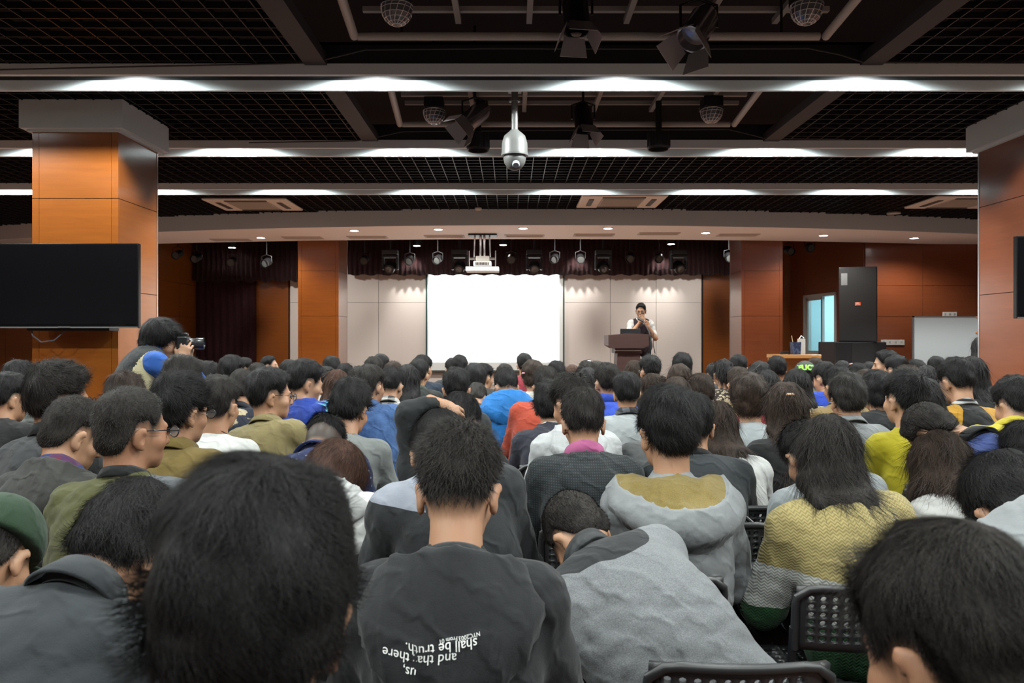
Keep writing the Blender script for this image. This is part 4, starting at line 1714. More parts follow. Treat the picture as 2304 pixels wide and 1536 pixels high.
# crystal bowls, stage lamps, camera dome in the near bays
crystal = base_mat('crystal', (0.16, 0.18, 0.19), 0.06)
crystal.node_tree.nodes['Principled BSDF'].inputs['Transmission Weight'].default_value = 0.3
for px, py, d, lab in ((893, 32, 5.12, 'crystal light bowl nearest the viewer above the pipe frame, beside the orange pillar side'), (1815, 30, 5.12, 'crystal light bowl nearest the viewer on the red pillar side of the frame'),
                       (977, 262, 7.38, 'crystal light bowl behind the first trough next to the tilted silver lamp'), (1601, 260, 7.38, 'crystal light bowl behind the first trough, apart from the other lamps')):
    p = at(px, py, d)
    k = empty('crystal_bowl', p, 0, lab, 'disco light', 'crystal light bowls')
    m = MB()
    prof = [(0.0, -0.074), (0.030, -0.070), (0.055, -0.058), (0.078, -0.036), (0.094, -0.008), (0.102, 0.028), (0.104, 0.05)]
    m.lathe(prof, (0, 0, 0), 14)
    m.build('faceted_bowl', crystal, k)
    m = MB().lathe([(0.104, 0.05), (0.106, 0.058), (0.09, 0.062), (0.0, 0.062)], (0, 0, 0), 18).lathe([(0.03, -0.05), (0.055, 0.05)], (0, 0, 0), 12)
    m.build('rim_plate', STEEL, k, True)
    MB().box((-0.09, -0.09, 0.062), (0.09, 0.09, 0.165), 0.01).build('lamp_box', DARKM, k)
    m = MB()
    for q in range(14):
        a = 2 * math.pi * q / 14
        m.tube([(r * 1.01 * math.cos(a + 0.11 * j), r * 1.01 * math.sin(a + 0.11 * j), z) for j, (r, z) in enumerate(prof[1:])], 0.0026, 5)
    for r, z in prof[1:]:
        m.tube([(r * 1.01 * math.cos(a), r * 1.01 * math.sin(a), z) for a in np.linspace(0, 2 * math.pi, 19)], 0.0026, 5)
    m.build('facet_edges', base_mat('facet_edge', (0.85, 0.88, 0.9), 0.15, 0.5), k)


def par_can(p, aim, lab, s=1.0, petals=True, group=None, shiny=True, top=3.72):
    k = empty('stage_lamp', p, 0, lab, 'stage light', group)
    q = Vector(aim).normalized()
    M = q.to_track_quat('Z', 'Y').to_matrix()
    m = MB()
    m.lathe([(0.03 * s, -0.16 * s), (0.07 * s, -0.15 * s), (0.092 * s, -0.09 * s), (0.095 * s, 0.10 * s), (0.100 * s, 0.105 * s), (0.100 * s, 0.12 * s), (0.088 * s, 0.12 * s), (0.085 * s, 0.06 * s), (0.0, 0.05 * s)], (0, 0, 0), 20, M)
    m.build('lamp_can', base_mat('lamp_chrome', (0.35, 0.35, 0.37), 0.22, 0.9) if shiny else DARKM, k, True)
    if petals:
        m = MB()
        for a in range(4):
            Rz = Matrix.Rotation(a * math.pi / 2, 3, 'Z')
            v = [M @ (Rz @ Vector(c)) for c in ((0.09 * s, -0.075 * s, 0.12 * s), (0.09 * s, 0.075 * s, 0.12 * s), (0.15 * s, 0.10 * s, 0.24 * s), (0.15 * s, -0.10 * s, 0.24 * s))]
            n_ = (v[1] - v[0]).cross(v[3] - v[0]).normalized() * 0.002
            A = [m.bm.verts.new(c + n_) for c in v]
            B = [m.bm.verts.new(c - n_) for c in v]
            m.bm.faces.new(A)
            m.bm.faces.new(B[::-1])
            for e in range(4):
                m.bm.faces.new((A[e], B[e], B[(e + 1) % 4], A[(e + 1) % 4]))
        m.build('barn_door', base_mat('lamp_flap', (0.34, 0.34, 0.35), 0.35, 0.5), k)
    hgt = top - p[2]
    m = MB()
    m.tube([(-0.115 * s, 0, 0), (-0.115 * s, 0, 0.14 * s), (0, 0, 0.18 * s), (0.115 * s, 0, 0.14 * s), (0.115 * s, 0, 0)], 0.010 * s, 8)
    m.tube([(0, 0, 0.18 * s), (0, 0, hgt)], 0.012, 8)
    m.build('yoke', DARKM, k, True)
    return k


def moving_head(p, aim, lab, s=1.0, group=None, top=3.72):
    k = empty('moving_head_light', p, 0, lab, 'stage light', group)
    M = Vector(aim).normalized().to_track_quat('Z', 'Y').to_matrix()
    m = MB()
    m.lathe([(0.0, -0.15 * s), (0.07 * s, -0.14 * s), (0.105 * s, -0.07 * s), (0.110 * s, 0.05 * s), (0.095 * s, 0.12 * s), (0.080 * s, 0.13 * s)], (0, 0, 0), 20, M)
    m.build('lamp_head', DARKM, k, True)
    m = MB().lathe([(0.080 * s, 0.13 * s), (0.066 * s, 0.128 * s), (0.03 * s, 0.138 * s), (0.0, 0.142 * s)], (0, 0, 0), 18, M)
    m.build('lamp_lens', base_mat('lamp_glass', (0.10, 0.11, 0.12), 0.08, 0.4), k, True)
    m = MB()
    for sgn in (-1, 1):
        m.box((sgn * 0.135 * s - 0.022 * s, -0.06 * s, -0.06 * s), (sgn * 0.135 * s + 0.022 * s, 0.06 * s, 0.19 * s), 0.012 * s)
    m.box((-0.157 * s, -0.075 * s, 0.17 * s), (0.157 * s, 0.075 * s, 0.22 * s), 0.01 * s)
    m.build('arm', DARKM, k)
    m = MB().box((-0.15 * s, -0.12 * s, 0.225 * s), (0.15 * s, 0.12 * s, 0.32 * s), 0.012 * s).tube([(0, 0, 0.32 * s), (0, 0, max(top - p[2], 0.34 * s))], 0.02, 8)
    m.build('base_box', DARKM, k)
    return k


def pendant_can(p, lab, top=3.72):
    k = empty('pendant_lamp', p, 0, lab, 'stage light', 'black cylinder lamps in front of the second trough')
    m = MB()
    m.lathe([(0.055, 0.10), (0.105, 0.085), (0.108, -0.055), (0.100, -0.075), (0.092, -0.07), (0.085, 0.0), (0.0, 0.01)], (0, 0, 0), 22)
    for q in range(22):
        a = 2 * math.pi * q / 22
        m.box((0.107 * math.cos(a) - 0.003, 0.107 * math.sin(a) - 0.003, -0.05), (0.107 * math.cos(a) + 0.003, 0.107 * math.sin(a) + 0.003, 0.08))
    m.build('lamp_can', DARKM, k)
    MB().tube([(0, 0, 0.09), (0, 0, top - p[2])], 0.03, 10).build('stem', DARKM, k, True)
    return k


par_can(at(1068, 262, 7.3), (-0.75, -0.3, -0.75), 'tilted silver stage lamp with flaps beside a crystal bowl', 1.0, True, None, True, 4.34)
par_can(at(1572, 62, 5.2), (-0.5, -0.4, -0.8), 'tilted silver stage lamp with flaps nearest the viewer', 1.05, True, None, True, 4.34)
pendant_can(at(1076, 322, 7.5), 'black cylinder lamp hanging next to the white camera dome')
pendant_can(at(1482, 319, 7.5), 'black cylinder lamp hanging over the lecturer side, away from the camera dome')
par_can(at(1312, 268, 7.3), (0.1, -0.30, -1.0), 'black stage lamp with silver flaps between the two cylinder lamps', 0.92, True, None, False, 4.34)
par_can(at(1296, 34, 5.3), (0.05, -0.30, -1.0), 'black stage lamp with silver flaps near the top, nearest the viewer', 0.95, True, None, False, 4.34)
for p, s in ((at(1312, 312, 7.28), 1.0), (at(1296, 95, 5.28), 1.1)):
    pass
DOME = base_mat('camera_paint', (0.11, 0.11, 0.107), 0.45)
k = empty('dome_camera', at(1158, 330, 6.3), 0, 'white domed security camera hanging on a pole from the ceiling', 'security camera')
m = MB().lathe([(0.03, 0.135), (0.045, 0.12), (0.085, 0.085), (0.102, 0.03), (0.104, -0.045), (0.110, -0.06), (0.108, -0.075), (0.0, -0.075)], (0, 0, 0), 28)
m.build('housing', DOME, k, True)
m = MB().lathe([(0.088, -0.07), (0.090, -0.10), (0.082, -0.135), (0.058, -0.170), (0.03, -0.185), (0.0, -0.19)], (0, 0, 0), 26)
m.build('camera_ball', DOME, k, True)
m = MB().lathe([(0.0, 0.0), (0.028, 0.0), (0.030, -0.02), (0.024, -0.03)], (0.01, -0.075, -0.15), 16, Matrix.Rotation(-0.8, 3, 'X'))
m.build('lens', base_mat('lens_glass', (0.35, 0.42, 0.45), 0.1), k, True)
MB().tube([(0, 0, 0.12), (0, 0, 0.44)], 0.026, 14).tube([(0, 0, 0.36), (0, 0, 0.38)], 0.045, 14).build('pole', DOME, k, True)
MB().box((-0.06, -0.18, 0.44), (0.06, 0.06, 0.52), 0.01).build('ceiling_bracket', DARKM, k)

# ------------------------------------------------------------ the stage
def ruffle(name, x0, x1, y, z0, z1, mat, amp=0.035, pitch=0.11, n=6, hem=0.0, label=None, cat=None):
    N_ = int((x1 - x0) / pitch * n)
    V, F = [], []
    rows = 5
    for j in range(rows):
        z = z0 + (z1 - z0) * j / (rows - 1)
        for i in range(N_ + 1):
            x = x0 + (x1 - x0) * i / N_
            w = math.sin(2 * math.pi * (x - x0) / pitch + 0.6 * math.sin(x * 3.1))
            hz = hem * (0.5 + 0.5 * math.cos(2 * math.pi * (x - x0) / (pitch * 3.2))) if j == 0 else 0
            V.append((x + 0.01 * math.sin(7 * z + 3 * x), y + amp * w * (1 - 0.3 * j / rows), z + hz))
    for j in range(rows - 1):
        for i in range(N_):
            F.append((j * (N_ + 1) + i, j * (N_ + 1) + i + 1, (j + 1) * (N_ + 1) + i + 1, (j + 1) * (N_ + 1) + i))
    o = link_mesh(name, np_mesh(name, V, F), None, [mat])
    so_ = o.modifiers.new('thickness', 'SOLIDIFY')
    so_.thickness = 0.006
    return tag(o, label, cat)


zv = lambda py, d: EYE - (py - HY) / FPX * d
ruffle('valance', (782 - CX) / FPX * 17.2, (1650 - CX) / FPX * 17.2, 17.2, zv(620, 17.2), 4.34, VAL, hem=0.03, label='long dark maroon ruffled valance across the top of the pale stage wall', cat='curtain')
ruffle('valance', -6.95, (672 - CX) / FPX * 17.2, 17.15, zv(636, 17.2), 4.34, VAL, hem=0.05, label='dark maroon ruffled valance above the maroon curtain', cat='curtain')
ruffle('curtain', xb(444), xb(580), 17.35, 0.41, 3.3, CURT, 0.03, 0.16, label='dark maroon floor-length curtain on the stage wall', cat='curtain')
# screen
sc = empty('projection_screen', at(1114, 835, 17.38), 0, 'glowing white projection screen on the pale stage wall', 'projection screen')
sw, sh = 305 / FPX * 17.38, (835 - 617) / FPX * 17.38
scr_m = base_mat('screen_light', (0.85, 0.87, 0.87), 0.7, 0, 0.3, (0.93, 1.0, 1.0), 1.75)
MB().box((-sw / 2 + 0.03, -0.012, 0.20), (sw / 2 - 0.085, 0.0, sh + 0.05)).build('screen_picture', scr_m, sc)
MB().box((-sw / 2, -0.004, 0.02), (sw / 2, 0.004, sh + 0.06)).build('screen_cloth', base_mat('screen_cloth', (0.72, 0.76, 0.76), 0.8), sc)
m = MB().box((-sw / 2 - 0.035, -0.004, 0.0), (-sw / 2, 0.008, sh + 0.06)).box((sw / 2, -0.004, 0.0), (sw / 2 + 0.035, 0.008, sh + 0.06))
m.build('black_edge', base_mat('screen_edge', (0.02, 0.06, 0.055), 0.7), sc)
MB().tube([(-sw / 2 - 0.05, 0, 0.0), (sw / 2 + 0.05, 0, 0.0)], 0.028, 10).build('bottom_bar', base_mat('screen_bar', (0.05, 0.06, 0.05), 0.5), sc, True)
MB().box((-sw / 2 - 0.1, -0.05, sh + 0.06), (sw / 2 + 0.1, 0.08, sh + 0.2)).build('roller_case', DARKM, sc)
m = MB()
for q in range(4):
    m.box((-sw / 2 + 0.26 + q * 0.035, -0.0135, sh - 0.155 + 0.01 * (q % 2)), (-sw / 2 + 0.285 + q * 0.035, -0.0122, sh - 0.13 + 0.012 * (q % 2)))
m.build('faint_mark', base_mat('screen_mark', (0.6, 0.75, 0.78), 0.7, 0, 0.3, (0.80, 0.96, 1.0), 0.85), sc)
# projector hung from the soffit on a height-adjusting cradle
pj = empty('projector', at(1086, 606, 13.2), 0, 'white projector in a metal ceiling cradle in front of the screen', 'projector')
f = 13.2 / FPX
MB().box((-37 * f, -0.2, -9 * f * 0.6), (37 * f, 0.2, 4 * f), 0.01).build('tray', WHITE, pj)
MB().box((-20 * f, -0.18, 5 * f), (20 * f, 0.16, 17 * f), 0.015).build('projector_body', PLASTIC, pj)
m = MB()
for q in range(9):
    m.box((-15 * f + q * 3.4 * f, -0.184, 8 * f), (-13 * f + q * 3.4 * f, -0.178, 14 * f))
m.build('vent_slots', DARKM, pj)
MB().box((-15 * f, -0.1, 18 * f), (15 * f, 0.12, 29 * f), 0.01).build('cradle_box', PLASTIC, pj)
m = MB()
for sx in (-30, 29):
    m.tube([(sx * f, 0, 2 * f), (sx * f, 0, 42 * f)], 0.010, 8)
m.tube([(-30 * f, -0.02, 22 * f), (29 * f, -0.02, 22 * f)], 0.009, 8).tube([(-30 * f, 0.05, 26 * f), (29 * f, 0.05, 26 * f)], 0.008, 8)
m.build('cradle_bars', STEEL, pj, True)
m = MB()
for sx in (-19, -5, 4, 17):
    m.tube([(sx * f, 0, 28 * f), (sx * f * 0.9, 0.0, (3.19 - pj.location.z) + 0.02)], 0.013 if abs(sx) > 9 else 0.02, 8)
m.build('hanger_rod', STEEL, pj, True)
MB().box((-32 * f, -0.1, (3.19 - pj.location.z) - 0.03), (32 * f, 0.2, (3.19 - pj.location.z)), 0.005).build('ceiling_plate', DARKM, pj)
# stage light pipe and lamps
tr = empty('stage_light_bar', (0.2, 15.6, 3.62), 0, 'long dark pipe above the stage carrying the round lamps', 'lighting bar')
MB().tube([(-7.0, 0, 0), (6.2, 0, 0)], 0.03, 10).build('pipe', DARKM, tr, True)
for q in (-6, -3.0, 0, 3.0, 5.2):
    MB().tube([(q, 0, 0), (q, 0, 0.73)], 0.012, 8).build('hanger_rod', DARKM, tr)
tr = empty('stage_light_bar', (0.2, 14.75, 3.72), 0, 'dark pipe nearer the hall carrying the moving head lights', 'lighting bar')
MB().tube([(-3.0, 0, 0), (4.0, 0, 0)], 0.03, 10).build('pipe', DARKM, tr, True)
for q in (-2.6, 0, 3.6):
    MB().tube([(q, 0, 0), (q, 0, 0.63)], 0.012, 8).build('hanger_rod', DARKM, tr)
for n_, px in enumerate((878, 1034, 1202, 1357, 1527)):
    lab = ('black moving head light above the pale wall beside the wooden stage pillar', 'black moving head light partly behind the projector', 'black moving head light over the lit screen edge', 'black moving head light above the wall between screen and lecturer', 'shiny black moving head light above the lecturer')[n_]
    moving_head(at(px, 600, 14.75), (0.05 * (n_ - 2), -0.85, -0.5), lab, 0.98, 'moving head lights over the stage', 3.72)
for n_, (px, py) in enumerate(((400, 572), (442, 580), (522, 588), (600, 590), (820, 585), (922, 585), (985, 583), (1150, 582), (1248, 581), (1306, 581), (1418, 580), (1483, 580), (1640, 578), (1775, 563), (1822, 556))):
    k = par_can(at(px, py, 15.6), (random.uniform(-0.3, 0.3), -0.9, -0.35), 'round dark stage lamp hung in the row above the stage', 0.85, False, 'round lamps in the row above the stage', False, 3.66)
    m = MB().lathe([(0.0, 0.001), (0.07, 0.0)], (0, 0, 0), 16, Vector((0.0, -0.9, -0.35)).normalized().to_track_quat('Z', 'Y').to_matrix())
    o = m.build('lamp_lens', base_mat('lamp_glass_dusty', (0.06, 0.065, 0.065), 0.5), k)
    o.location = Vector((0, -0.9, -0.35)).normalized() * 0.095
for n_, (px, py) in enumerate(((938, 552), (1132, 550), (1510, 548), (522, 556))):
    d = (3.38 - EYE) * FPX / (HY - py)
    p = at(px, py, d)
    k = empty('downlight', p, 0, 'small round downlight glowing on the dark stage ceiling', 'lamp', 'downlights on the dark stage ceiling')
    MB().lathe([(0.02, 0.97), (0.02, 0.14), (0.09, 0.12), (0.09, 0.0), (0.075, -0.01), (0.0, -0.008)], (0, 0, 0), 18).build('lamp_can', DARKM, k, True)
    MB().lathe([(0.0, -0.012), (0.07, -0.012)], (0, 0, 0), 18).build('lamp_face', LAMPM, k)
for px in (925, 1300, 1490):
    x = (px - CX) / FPX * 17.0
    spot('wall_wash_light', (x, 16.75, 3.35), (x, 17.5, 2.55), E_STAGE * 0.42, 62, 0.9, (1.0, 0.96, 0.90), 0.05)
for x in (-4.5, -1.5, 1.2, 4.2):
    spot('stage_light', (x, 14.9, 3.5), (x * 0.9, 17.0, 1.1), E_STAGE, 100, 1.0, (1.0, 0.95, 0.88), 0.1)

# lectern
wd = wood('lectern_wood', (0.055, 0.022, 0.018), (0.035, 0.014, 0.012), 0.6)
wd.node_tree.nodes['Principled BSDF'].inputs['Coat Weight'].default_value = 0.0
lc = empty('lectern', (at(1412, 760, 12.4).x, 12.4, 0.4), 0, 'dark brown wooden lectern on the stage', 'lectern')
f = 12.4 / FPX
z_ = lambda py: EYE - (py - HY) / FPX * 12.4 - 0.4
x_ = lambda px: (px - 1412) * f
MB().prism([(x_(1364), z_(777)), (x_(1364), z_(754)), (x_(1410), z_(750)), (x_(1453), z_(752)), (x_(1453), z_(777)), (x_(1440), z_(783)), (x_(1376), z_(783))], -0.28, 0.28).build('reading_top', wd, lc)
MB().box((x_(1380), -0.2, z_(794)), (x_(1440), 0.22, z_(782))).build('neck_block', wd, lc)
MB().box((x_(1380), -0.215, z_(789)), (x_(1438), -0.2, z_(786))).build('metal_strip', STEEL, lc)
MB().prism([(x_(1386), z_(794)), (x_(1436), z_(794)), (x_(1444), 0.06), (x_(1380), 0.06)], -0.17, 0.2).build('column', wd, lc)
MB().box((x_(1372), -0.26, 0.0), (x_(1450), 0.26, 0.06), 0.01).build('plinth', wd, lc)
lp = empty('laptop', (at(1418, 752, 12.4).x, 12.42, 0.4 + z_(752)), 0, 'black laptop open on the lectern', 'laptop')
MB().box((-0.16, -0.02, 0.0), (0.16, 0.2, 0.016), 0.004).build('keyboard_base', BLACKP, lp)
MB().box((-0.16, -0.035, 0.01), (0.16, -0.022, 0.09), 0.004).build('screen_lid', BLACKP, lp)
# microphone on a stand
ms = empty('microphone_stand', (at(1464, 760, 12.45).x, 12.45, 0.4), 0, 'thin black microphone stand beside the lectern', 'microphone stand')
f = 12.45 / FPX
hz = lambda py: EYE - (py - HY) / FPX * 12.45 - 0.4
MB().tube([(0, 0, 0.1), (0, 0, hz(765)), (-0.02, 0.05, hz(745)), (-0.10, 0.12, hz(722))], 0.010, 8).build('pole', DARKM, ms, True)
for a in range(3):
    MB().tube([(0, 0, 0.12), (0.24 * math.cos(a * 2.1 + 0.4), 0.24 * math.sin(a * 2.1 + 0.4), 0.01)], 0.008, 6).build('leg', DARKM, ms, True)
MB().tube([(-0.10, 0.12, hz(722)), (-0.13, 0.15, hz(719)), (-0.165, 0.185, hz(716))], [0.014, 0.019, 0.024], 12).build('microphone', BLACKP, ms, True)
MB().tube([(-0.02, 0.05, hz(745)), (0.05, 0.02, hz(750)), (0.035, -0.02, hz(775)), (0.07, 0, hz(795))], 0.007, 6).build('clip_cable', BLACKP, ms, True)

# loudspeakers by the red wall
sb = empty('subwoofer', at(1937, 830, 13.5), 0, 'low black bass speaker cabinet under the tall loudspeaker', 'loudspeaker')
sb.location.z = 0.4
f = 13.5 / FPX
top_z = EYE - (769 - HY) / FPX * 13.5 - 0.4
MB().box((-58 * f, 0.0, 0), (58 * f, 0.75, top_z), 0.015).build('cabinet', BLACKP, sb)
MB().box((-20 * f, -0.012, 0.03), (54 * f, 0.0, top_z - 0.03)).build('grille', base_mat('speaker_grille', (0.008, 0.008, 0.009), 0.8), sb)
MB().box((46 * f, -0.016, top_z - 0.34), (52 * f, -0.012, top_z - 0.16)).build('rating_plate', base_mat('plate_grey', (0.25, 0.26, 0.28), 0.5), sb)
ls = empty('loudspeaker', (at(1932, 768, 13.55).x, 13.58, 0.4 + top_z), -math.atan2(at(1932, 768, 13.55).x, 13.55) * 0.95, 'tall black loudspeaker standing on the low bass cabinet', 'loudspeaker')
hh_ = 170 * f
MB().box((-40 * f, 0.0, 0), (40 * f, 0.42, hh_), 0.012).build('cabinet', BLACKP, ls)
MB().box((-38 * f, -0.012, 0.02), (38 * f, 0.0, hh_ - 0.02)).build('grille', base_mat('speaker_grille', (0.008, 0.008, 0.009), 0.8), ls)
MB().box((-35 * f, -0.015, hh_ - 41 * f), (-22 * f, -0.012, hh_ - 14 * f)).build('paper_label', base_mat('sticker', (0.13, 0.135, 0.14), 0.6), ls)
MB().box((-6 * f, -0.016, 82 * f), (6 * f, -0.012, 90 * f), 0.001).build('brand_badge', base_mat('badge_orange', (0.62, 0.09, 0.02), 0.5), ls)
cu = bpy.data.curves.new('badge_lettering', 'FONT')
cu.body, cu.size, cu.align_x = 'JBL', 0.06, 'CENTER'
tmp = bpy.data.objects.new('tmp', cu)
COL.objects.link(tmp)
me_ = bpy.data.meshes.new_from_object(tmp.evaluated_get(bpy.context.evaluated_depsgraph_get()))
bpy.data.objects.remove(tmp)
o = link_mesh('badge_lettering', me_, ls, [base_mat('badge_white', (0.8, 0.75, 0.7), 0.5)], Matrix.Translation((0, -0.018, 84 * f)) @ Matrix.Rotation(math.pi / 2, 4, 'X'))
# teacher's desk with things on it
dk = empty('desk', (at(1797, 798, 13.0).x, 13.05, 0.4), 0, 'yellow-brown wooden desk beside the red stage pillar', 'desk')
zt = EYE - (797 - HY) / FPX * 13.0 - 0.4
yw = wood('desk_wood', (0.42, 0.20, 0.06), (0.34, 0.15, 0.04), 0.4)
MB().box((-0.42, -0.25, zt - 0.06), (0.30, 0.30, zt), 0.006).build('desk_top', yw, dk)
for sx in (-0.38, 0.26):
    for sy in (-0.2, 0.25):
        MB().box((sx - 0.025, sy - 0.025, 0), (sx + 0.025, sy + 0.025, zt - 0.06)).build('leg', yw, dk)
MB().box((-0.38, 0.2, zt - 0.45), (0.26, 0.22, zt - 0.06)).build('modesty_panel', yw, dk)
f = 13.0 / FPX
bx = empty('storage_box', (at(1790, 797, 13.0).x, 13.0, 0.4 + zt), 0, 'dark blue patterned carton standing on the wooden desk', 'box')
MB().prism([(-8 * f, 0.0), (8 * f, 0), (9.5 * f, 28 * f), (-9.5 * f, 28 * f)], -0.07, 0.07).build('carton', cloth('blue_carton', lin('#2c3550'), 'camo', lin('#4a5878')), bx)
MB().tube([(-6 * f, 0, 26 * f), (-9 * f, 0, 42 * f)], 0.006, 6).tube([(4 * f, 0, 26 * f), (9 * f, 0.02, 36 * f)], 0.005, 6).build('pen', base_mat('pen_tan', (0.5, 0.36, 0.22), 0.5), bx)
bx = empty('paper_box', (at(1797, 797, 13.2).x + 0.03, 13.2, 0.4 + zt), 0, 'white tissue box behind the blue carton on the desk', 'box')
MB().box((-0.04, -0.04, 0), (0.07, 0.04, 0.26), 0.006).build('carton', PLASTIC, bx)
MB().tube([(-0.02, 0, 0.26), (0.02, 0.02, 0.31), (0.06, 0, 0.27)], 0.008, 6).build('tissue', WHITE, bx)
kb = empty('cable_coil', (at(1766, 796, 13.0).x, 13.0, 0.4 + zt), 0, 'tangle of dark cable on the desk next to the blue carton', 'cable')
m = MB()
for q in range(3):
    m.tube([(0.08 * math.cos(a) * (1 - 0.1 * q), 0.06 * math.sin(a), 0.012 + 0.016 * q + 0.006 * math.sin(3 * a)) for a in np.linspace(0, 2 * math.pi, 22)], 0.008, 6)
m.build('coil', BLACKP, kb, True)
# whiteboard
bd = empty('whiteboard', (at(2150, 800, 12.9).x, 12.9, 0.0), 0, 'white board leaning behind the audience by the red pillar', 'whiteboard')
zt = EYE - (711 - HY) / FPX * 12.9
MB().box((-0.68, 0, zt - 1.15), (0.68, 0.02, zt - 0.01)).build('writing_surface', base_mat('board_white', (0.38, 0.40, 0.41), 0.35), bd)
m = MB()
for lo, hi in (((-0.70, -0.006, zt - 0.02), (0.70, 0.028, zt)), ((-0.70, -0.006, zt - 1.17), (0.70, 0.028, zt - 1.15)), ((-0.70, -0.006, zt - 1.17), (-0.68, 0.028, zt)), ((0.68, -0.006, zt - 1.17), (0.70, 0.028, zt))):
    m.box(lo, hi)
m.build('frame', STEEL, bd)
for sx in (-0.6, 0.6):
    MB().box((sx - 0.02, 0.03, 0), (sx + 0.02, 0.06, zt - 0.3)).box((sx - 0.02, -0.25, 0), (sx + 0.02, 0.3, 0.03)).build('leg', STEEL, bd)
for q, (dx, py) in enumerate(((2200, 714), (2199, 748))):
    p = at(dx, py, 12.88)
    o = tag(MB().lathe([(0.0, -0.006), (0.016, -0.006), (0.018, 0.004)], (0, 0, 0), 12, Matrix.Rotation(math.pi / 2, 3, 'X')).build('magnet', base_mat('magnet_orange', (0.6, 0.18, 0.03), 0.4), None, True),
            ('small orange magnet at the top edge of the white board', 'small orange magnet lower down on the white board')[q], 'magnet')
    o.location = (p.x, 12.885, p.z)
# sockets on the red wall
for px, py, w, h, n_, lab in ((2008, 770, 53, 12, 4, 'long white socket strip on the red wall beside the loudspeakers'), (2137, 707, 31, 11, 3, 'short white socket strip on the red wall above the white board')):
    p = at(px, py, D_FLAT - 0.03)
    k = empty('socket_strip', p, 0, lab, 'socket')
    f = D_FLAT / FPX
    MB().box((-w / 2 * f, -0.012, -h / 2 * f), (w / 2 * f, 0.012, h / 2 * f), 0.003).build('plate', PLASTIC, k)
    for q in range(n_):
        cx = (-w / 2 + (q + 0.5) * w / n_) * f
        MB().box((cx - 0.012, -0.014, -0.02), (cx - 0.006, -0.0119, 0.02)).box((cx + 0.006, -0.014, -0.02), (cx + 0.012, -0.0119, 0.02)).build('socket_hole', DARKM, k)
# televisions on the pillars
def television(x, y, z, w, h, lab, cable=False):
    k = empty('television', (x, y, z), 0, lab, 'television', 'televisions on the pillars')
    MB().box((-w / 2, -0.03, -h / 2), (w / 2, 0.02, h / 2), 0.006).build('casing', base_mat('tv_bezel', (0.006, 0.006, 0.007), 0.2), k)
    MB().box((-w / 2 + 0.014, -0.033, -h / 2 + 0.03), (w / 2 - 0.014, -0.030, h / 2 - 0.014)).build('screen_panel', base_mat('tv_screen', (0.004, 0.004, 0.005), 0.16), k)
    MB().box((-w / 2 + 0.004, -0.034, -h / 2), (w / 2 - 0.004, -0.031, -h / 2 + 0.012)).build('chrome_strip', base_mat('tv_strip', (0.30, 0.31, 0.32), 0.25, 0.7), k)
    MB().box((-0.05, -0.036, -h / 2 + 0.004), (0.05, -0.033, -h / 2 + 0.014)).build('maker_plate', STEEL, k)
    MB().box((-0.34, 0.02, -h / 2 - 0.02), (0.34, 0.18, h / 2 - 0.15)).build('wall_mount', DARKM, k)
    if cable:
        MB().tube([(-0.32, 0.05, -h / 2 + 0.02), (-0.30, 0.03, -h / 2 - 0.06), (-0.22, 0.02, -h / 2 - 0.115), (-0.12, 0.03, -h / 2 - 0.10), (-0.05, 0.05, -h / 2 - 0.03), (-0.02, 0.06, -h / 2 + 0.03)], 0.006, 8).build('loose_cable', base_mat('cable_grey', (0.10, 0.10, 0.13), 0.5), k, True)
    return k


p = at(150, 643, 6.45)
television(p.x, 6.45, p.z, 330 / FPX * 6.45, 190 / FPX * 6.45, 'black television on the orange wooden pillar, its cable hanging loose', True)
p = at(2280, 624, 6.45)
television(p.x + 0.61, 6.45, p.z, 1.2, 185 / FPX * 6.45, 'black television at the edge of the dark red pillar')
# ------------------------------------------------------------ chairs
CHB = base_mat('chair_plastic', (0.014, 0.014, 0.015), 0.42)
CHF = base_mat('chair_frame', (0.012, 0.012, 0.013), 0.4, 0.2)


def perforated(w, h, nx, nz, curve, r=0.0085):
    """A panel in x-z with staggered round holes, curved in plan; border left solid."""
    V, F = [], []
    bx, bz = 0.022, 0.020
    cw, ch = (w - 2 * bx) / nx, (h - 2 * bz) / nz
    key = {}

    def vid(x, z):
        k = (round(x, 5), round(z, 5))
        if k not in key:
            key[k] = len(V)
            V.append((x, curve * (1 - (2 * x / w) ** 2), z))
        return key[k]
    for j in range(nz):
        for i in range(nx):
            x0, z0 = -w / 2 + bx + i * cw, bz + j * ch
            c = (x0 + cw / 2, z0 + ch / 2)
            hole = not (j % 2 and i == nx - 1)
            sq = [(x0, z0), (x0 + cw / 2, z0), (x0 + cw, z0), (x0 + cw, z0 + ch / 2), (x0 + cw, z0 + ch), (x0 + cw / 2, z0 + ch), (x0, z0 + ch), (x0, z0 + ch / 2)]
            if not hole:
                F.append([vid(*sq[k]) for k in (0, 1, 2, 3)] if False else [vid(x, z) for x, z in (sq[0], sq[2], sq[4], sq[6])])
                continue
            ins = [vid(c[0] + r * math.cos(math.radians(225 + 45 * k)), c[1] + r * math.sin(math.radians(225 + 45 * k))) for k in range(8)]
            out = [vid(*q) for q in sq]
            for k in range(8):
                F.append([out[k], out[(k + 1) % 8], ins[(k + 1) % 8], ins[k]])
    X = [-w / 2, -w / 2 + bx, w / 2 - bx, w / 2]
    for i in range(nx):
        x0, x1 = X[1] + i * cw, X[1] + (i + 1) * cw
        for z0, z1 in ((0, bz), (h - bz, h)):
            F.append([vid(x0, z0), vid(x1, z0), vid(x1, z1), vid(x0, z1)])
    zs = [0, bz, *[bz + (j + 1) * ch for j in range(nz)], h]
    for z0, z1 in zip(zs[:-1], zs[1:]):
        for x0, x1 in ((X[0], X[1]), (X[2], X[3])):
            F.append([vid(x0, z0), vid(x1, z0), vid(x1, z1), vid(x0, z1)])
    return np.array(V), np.array(F)


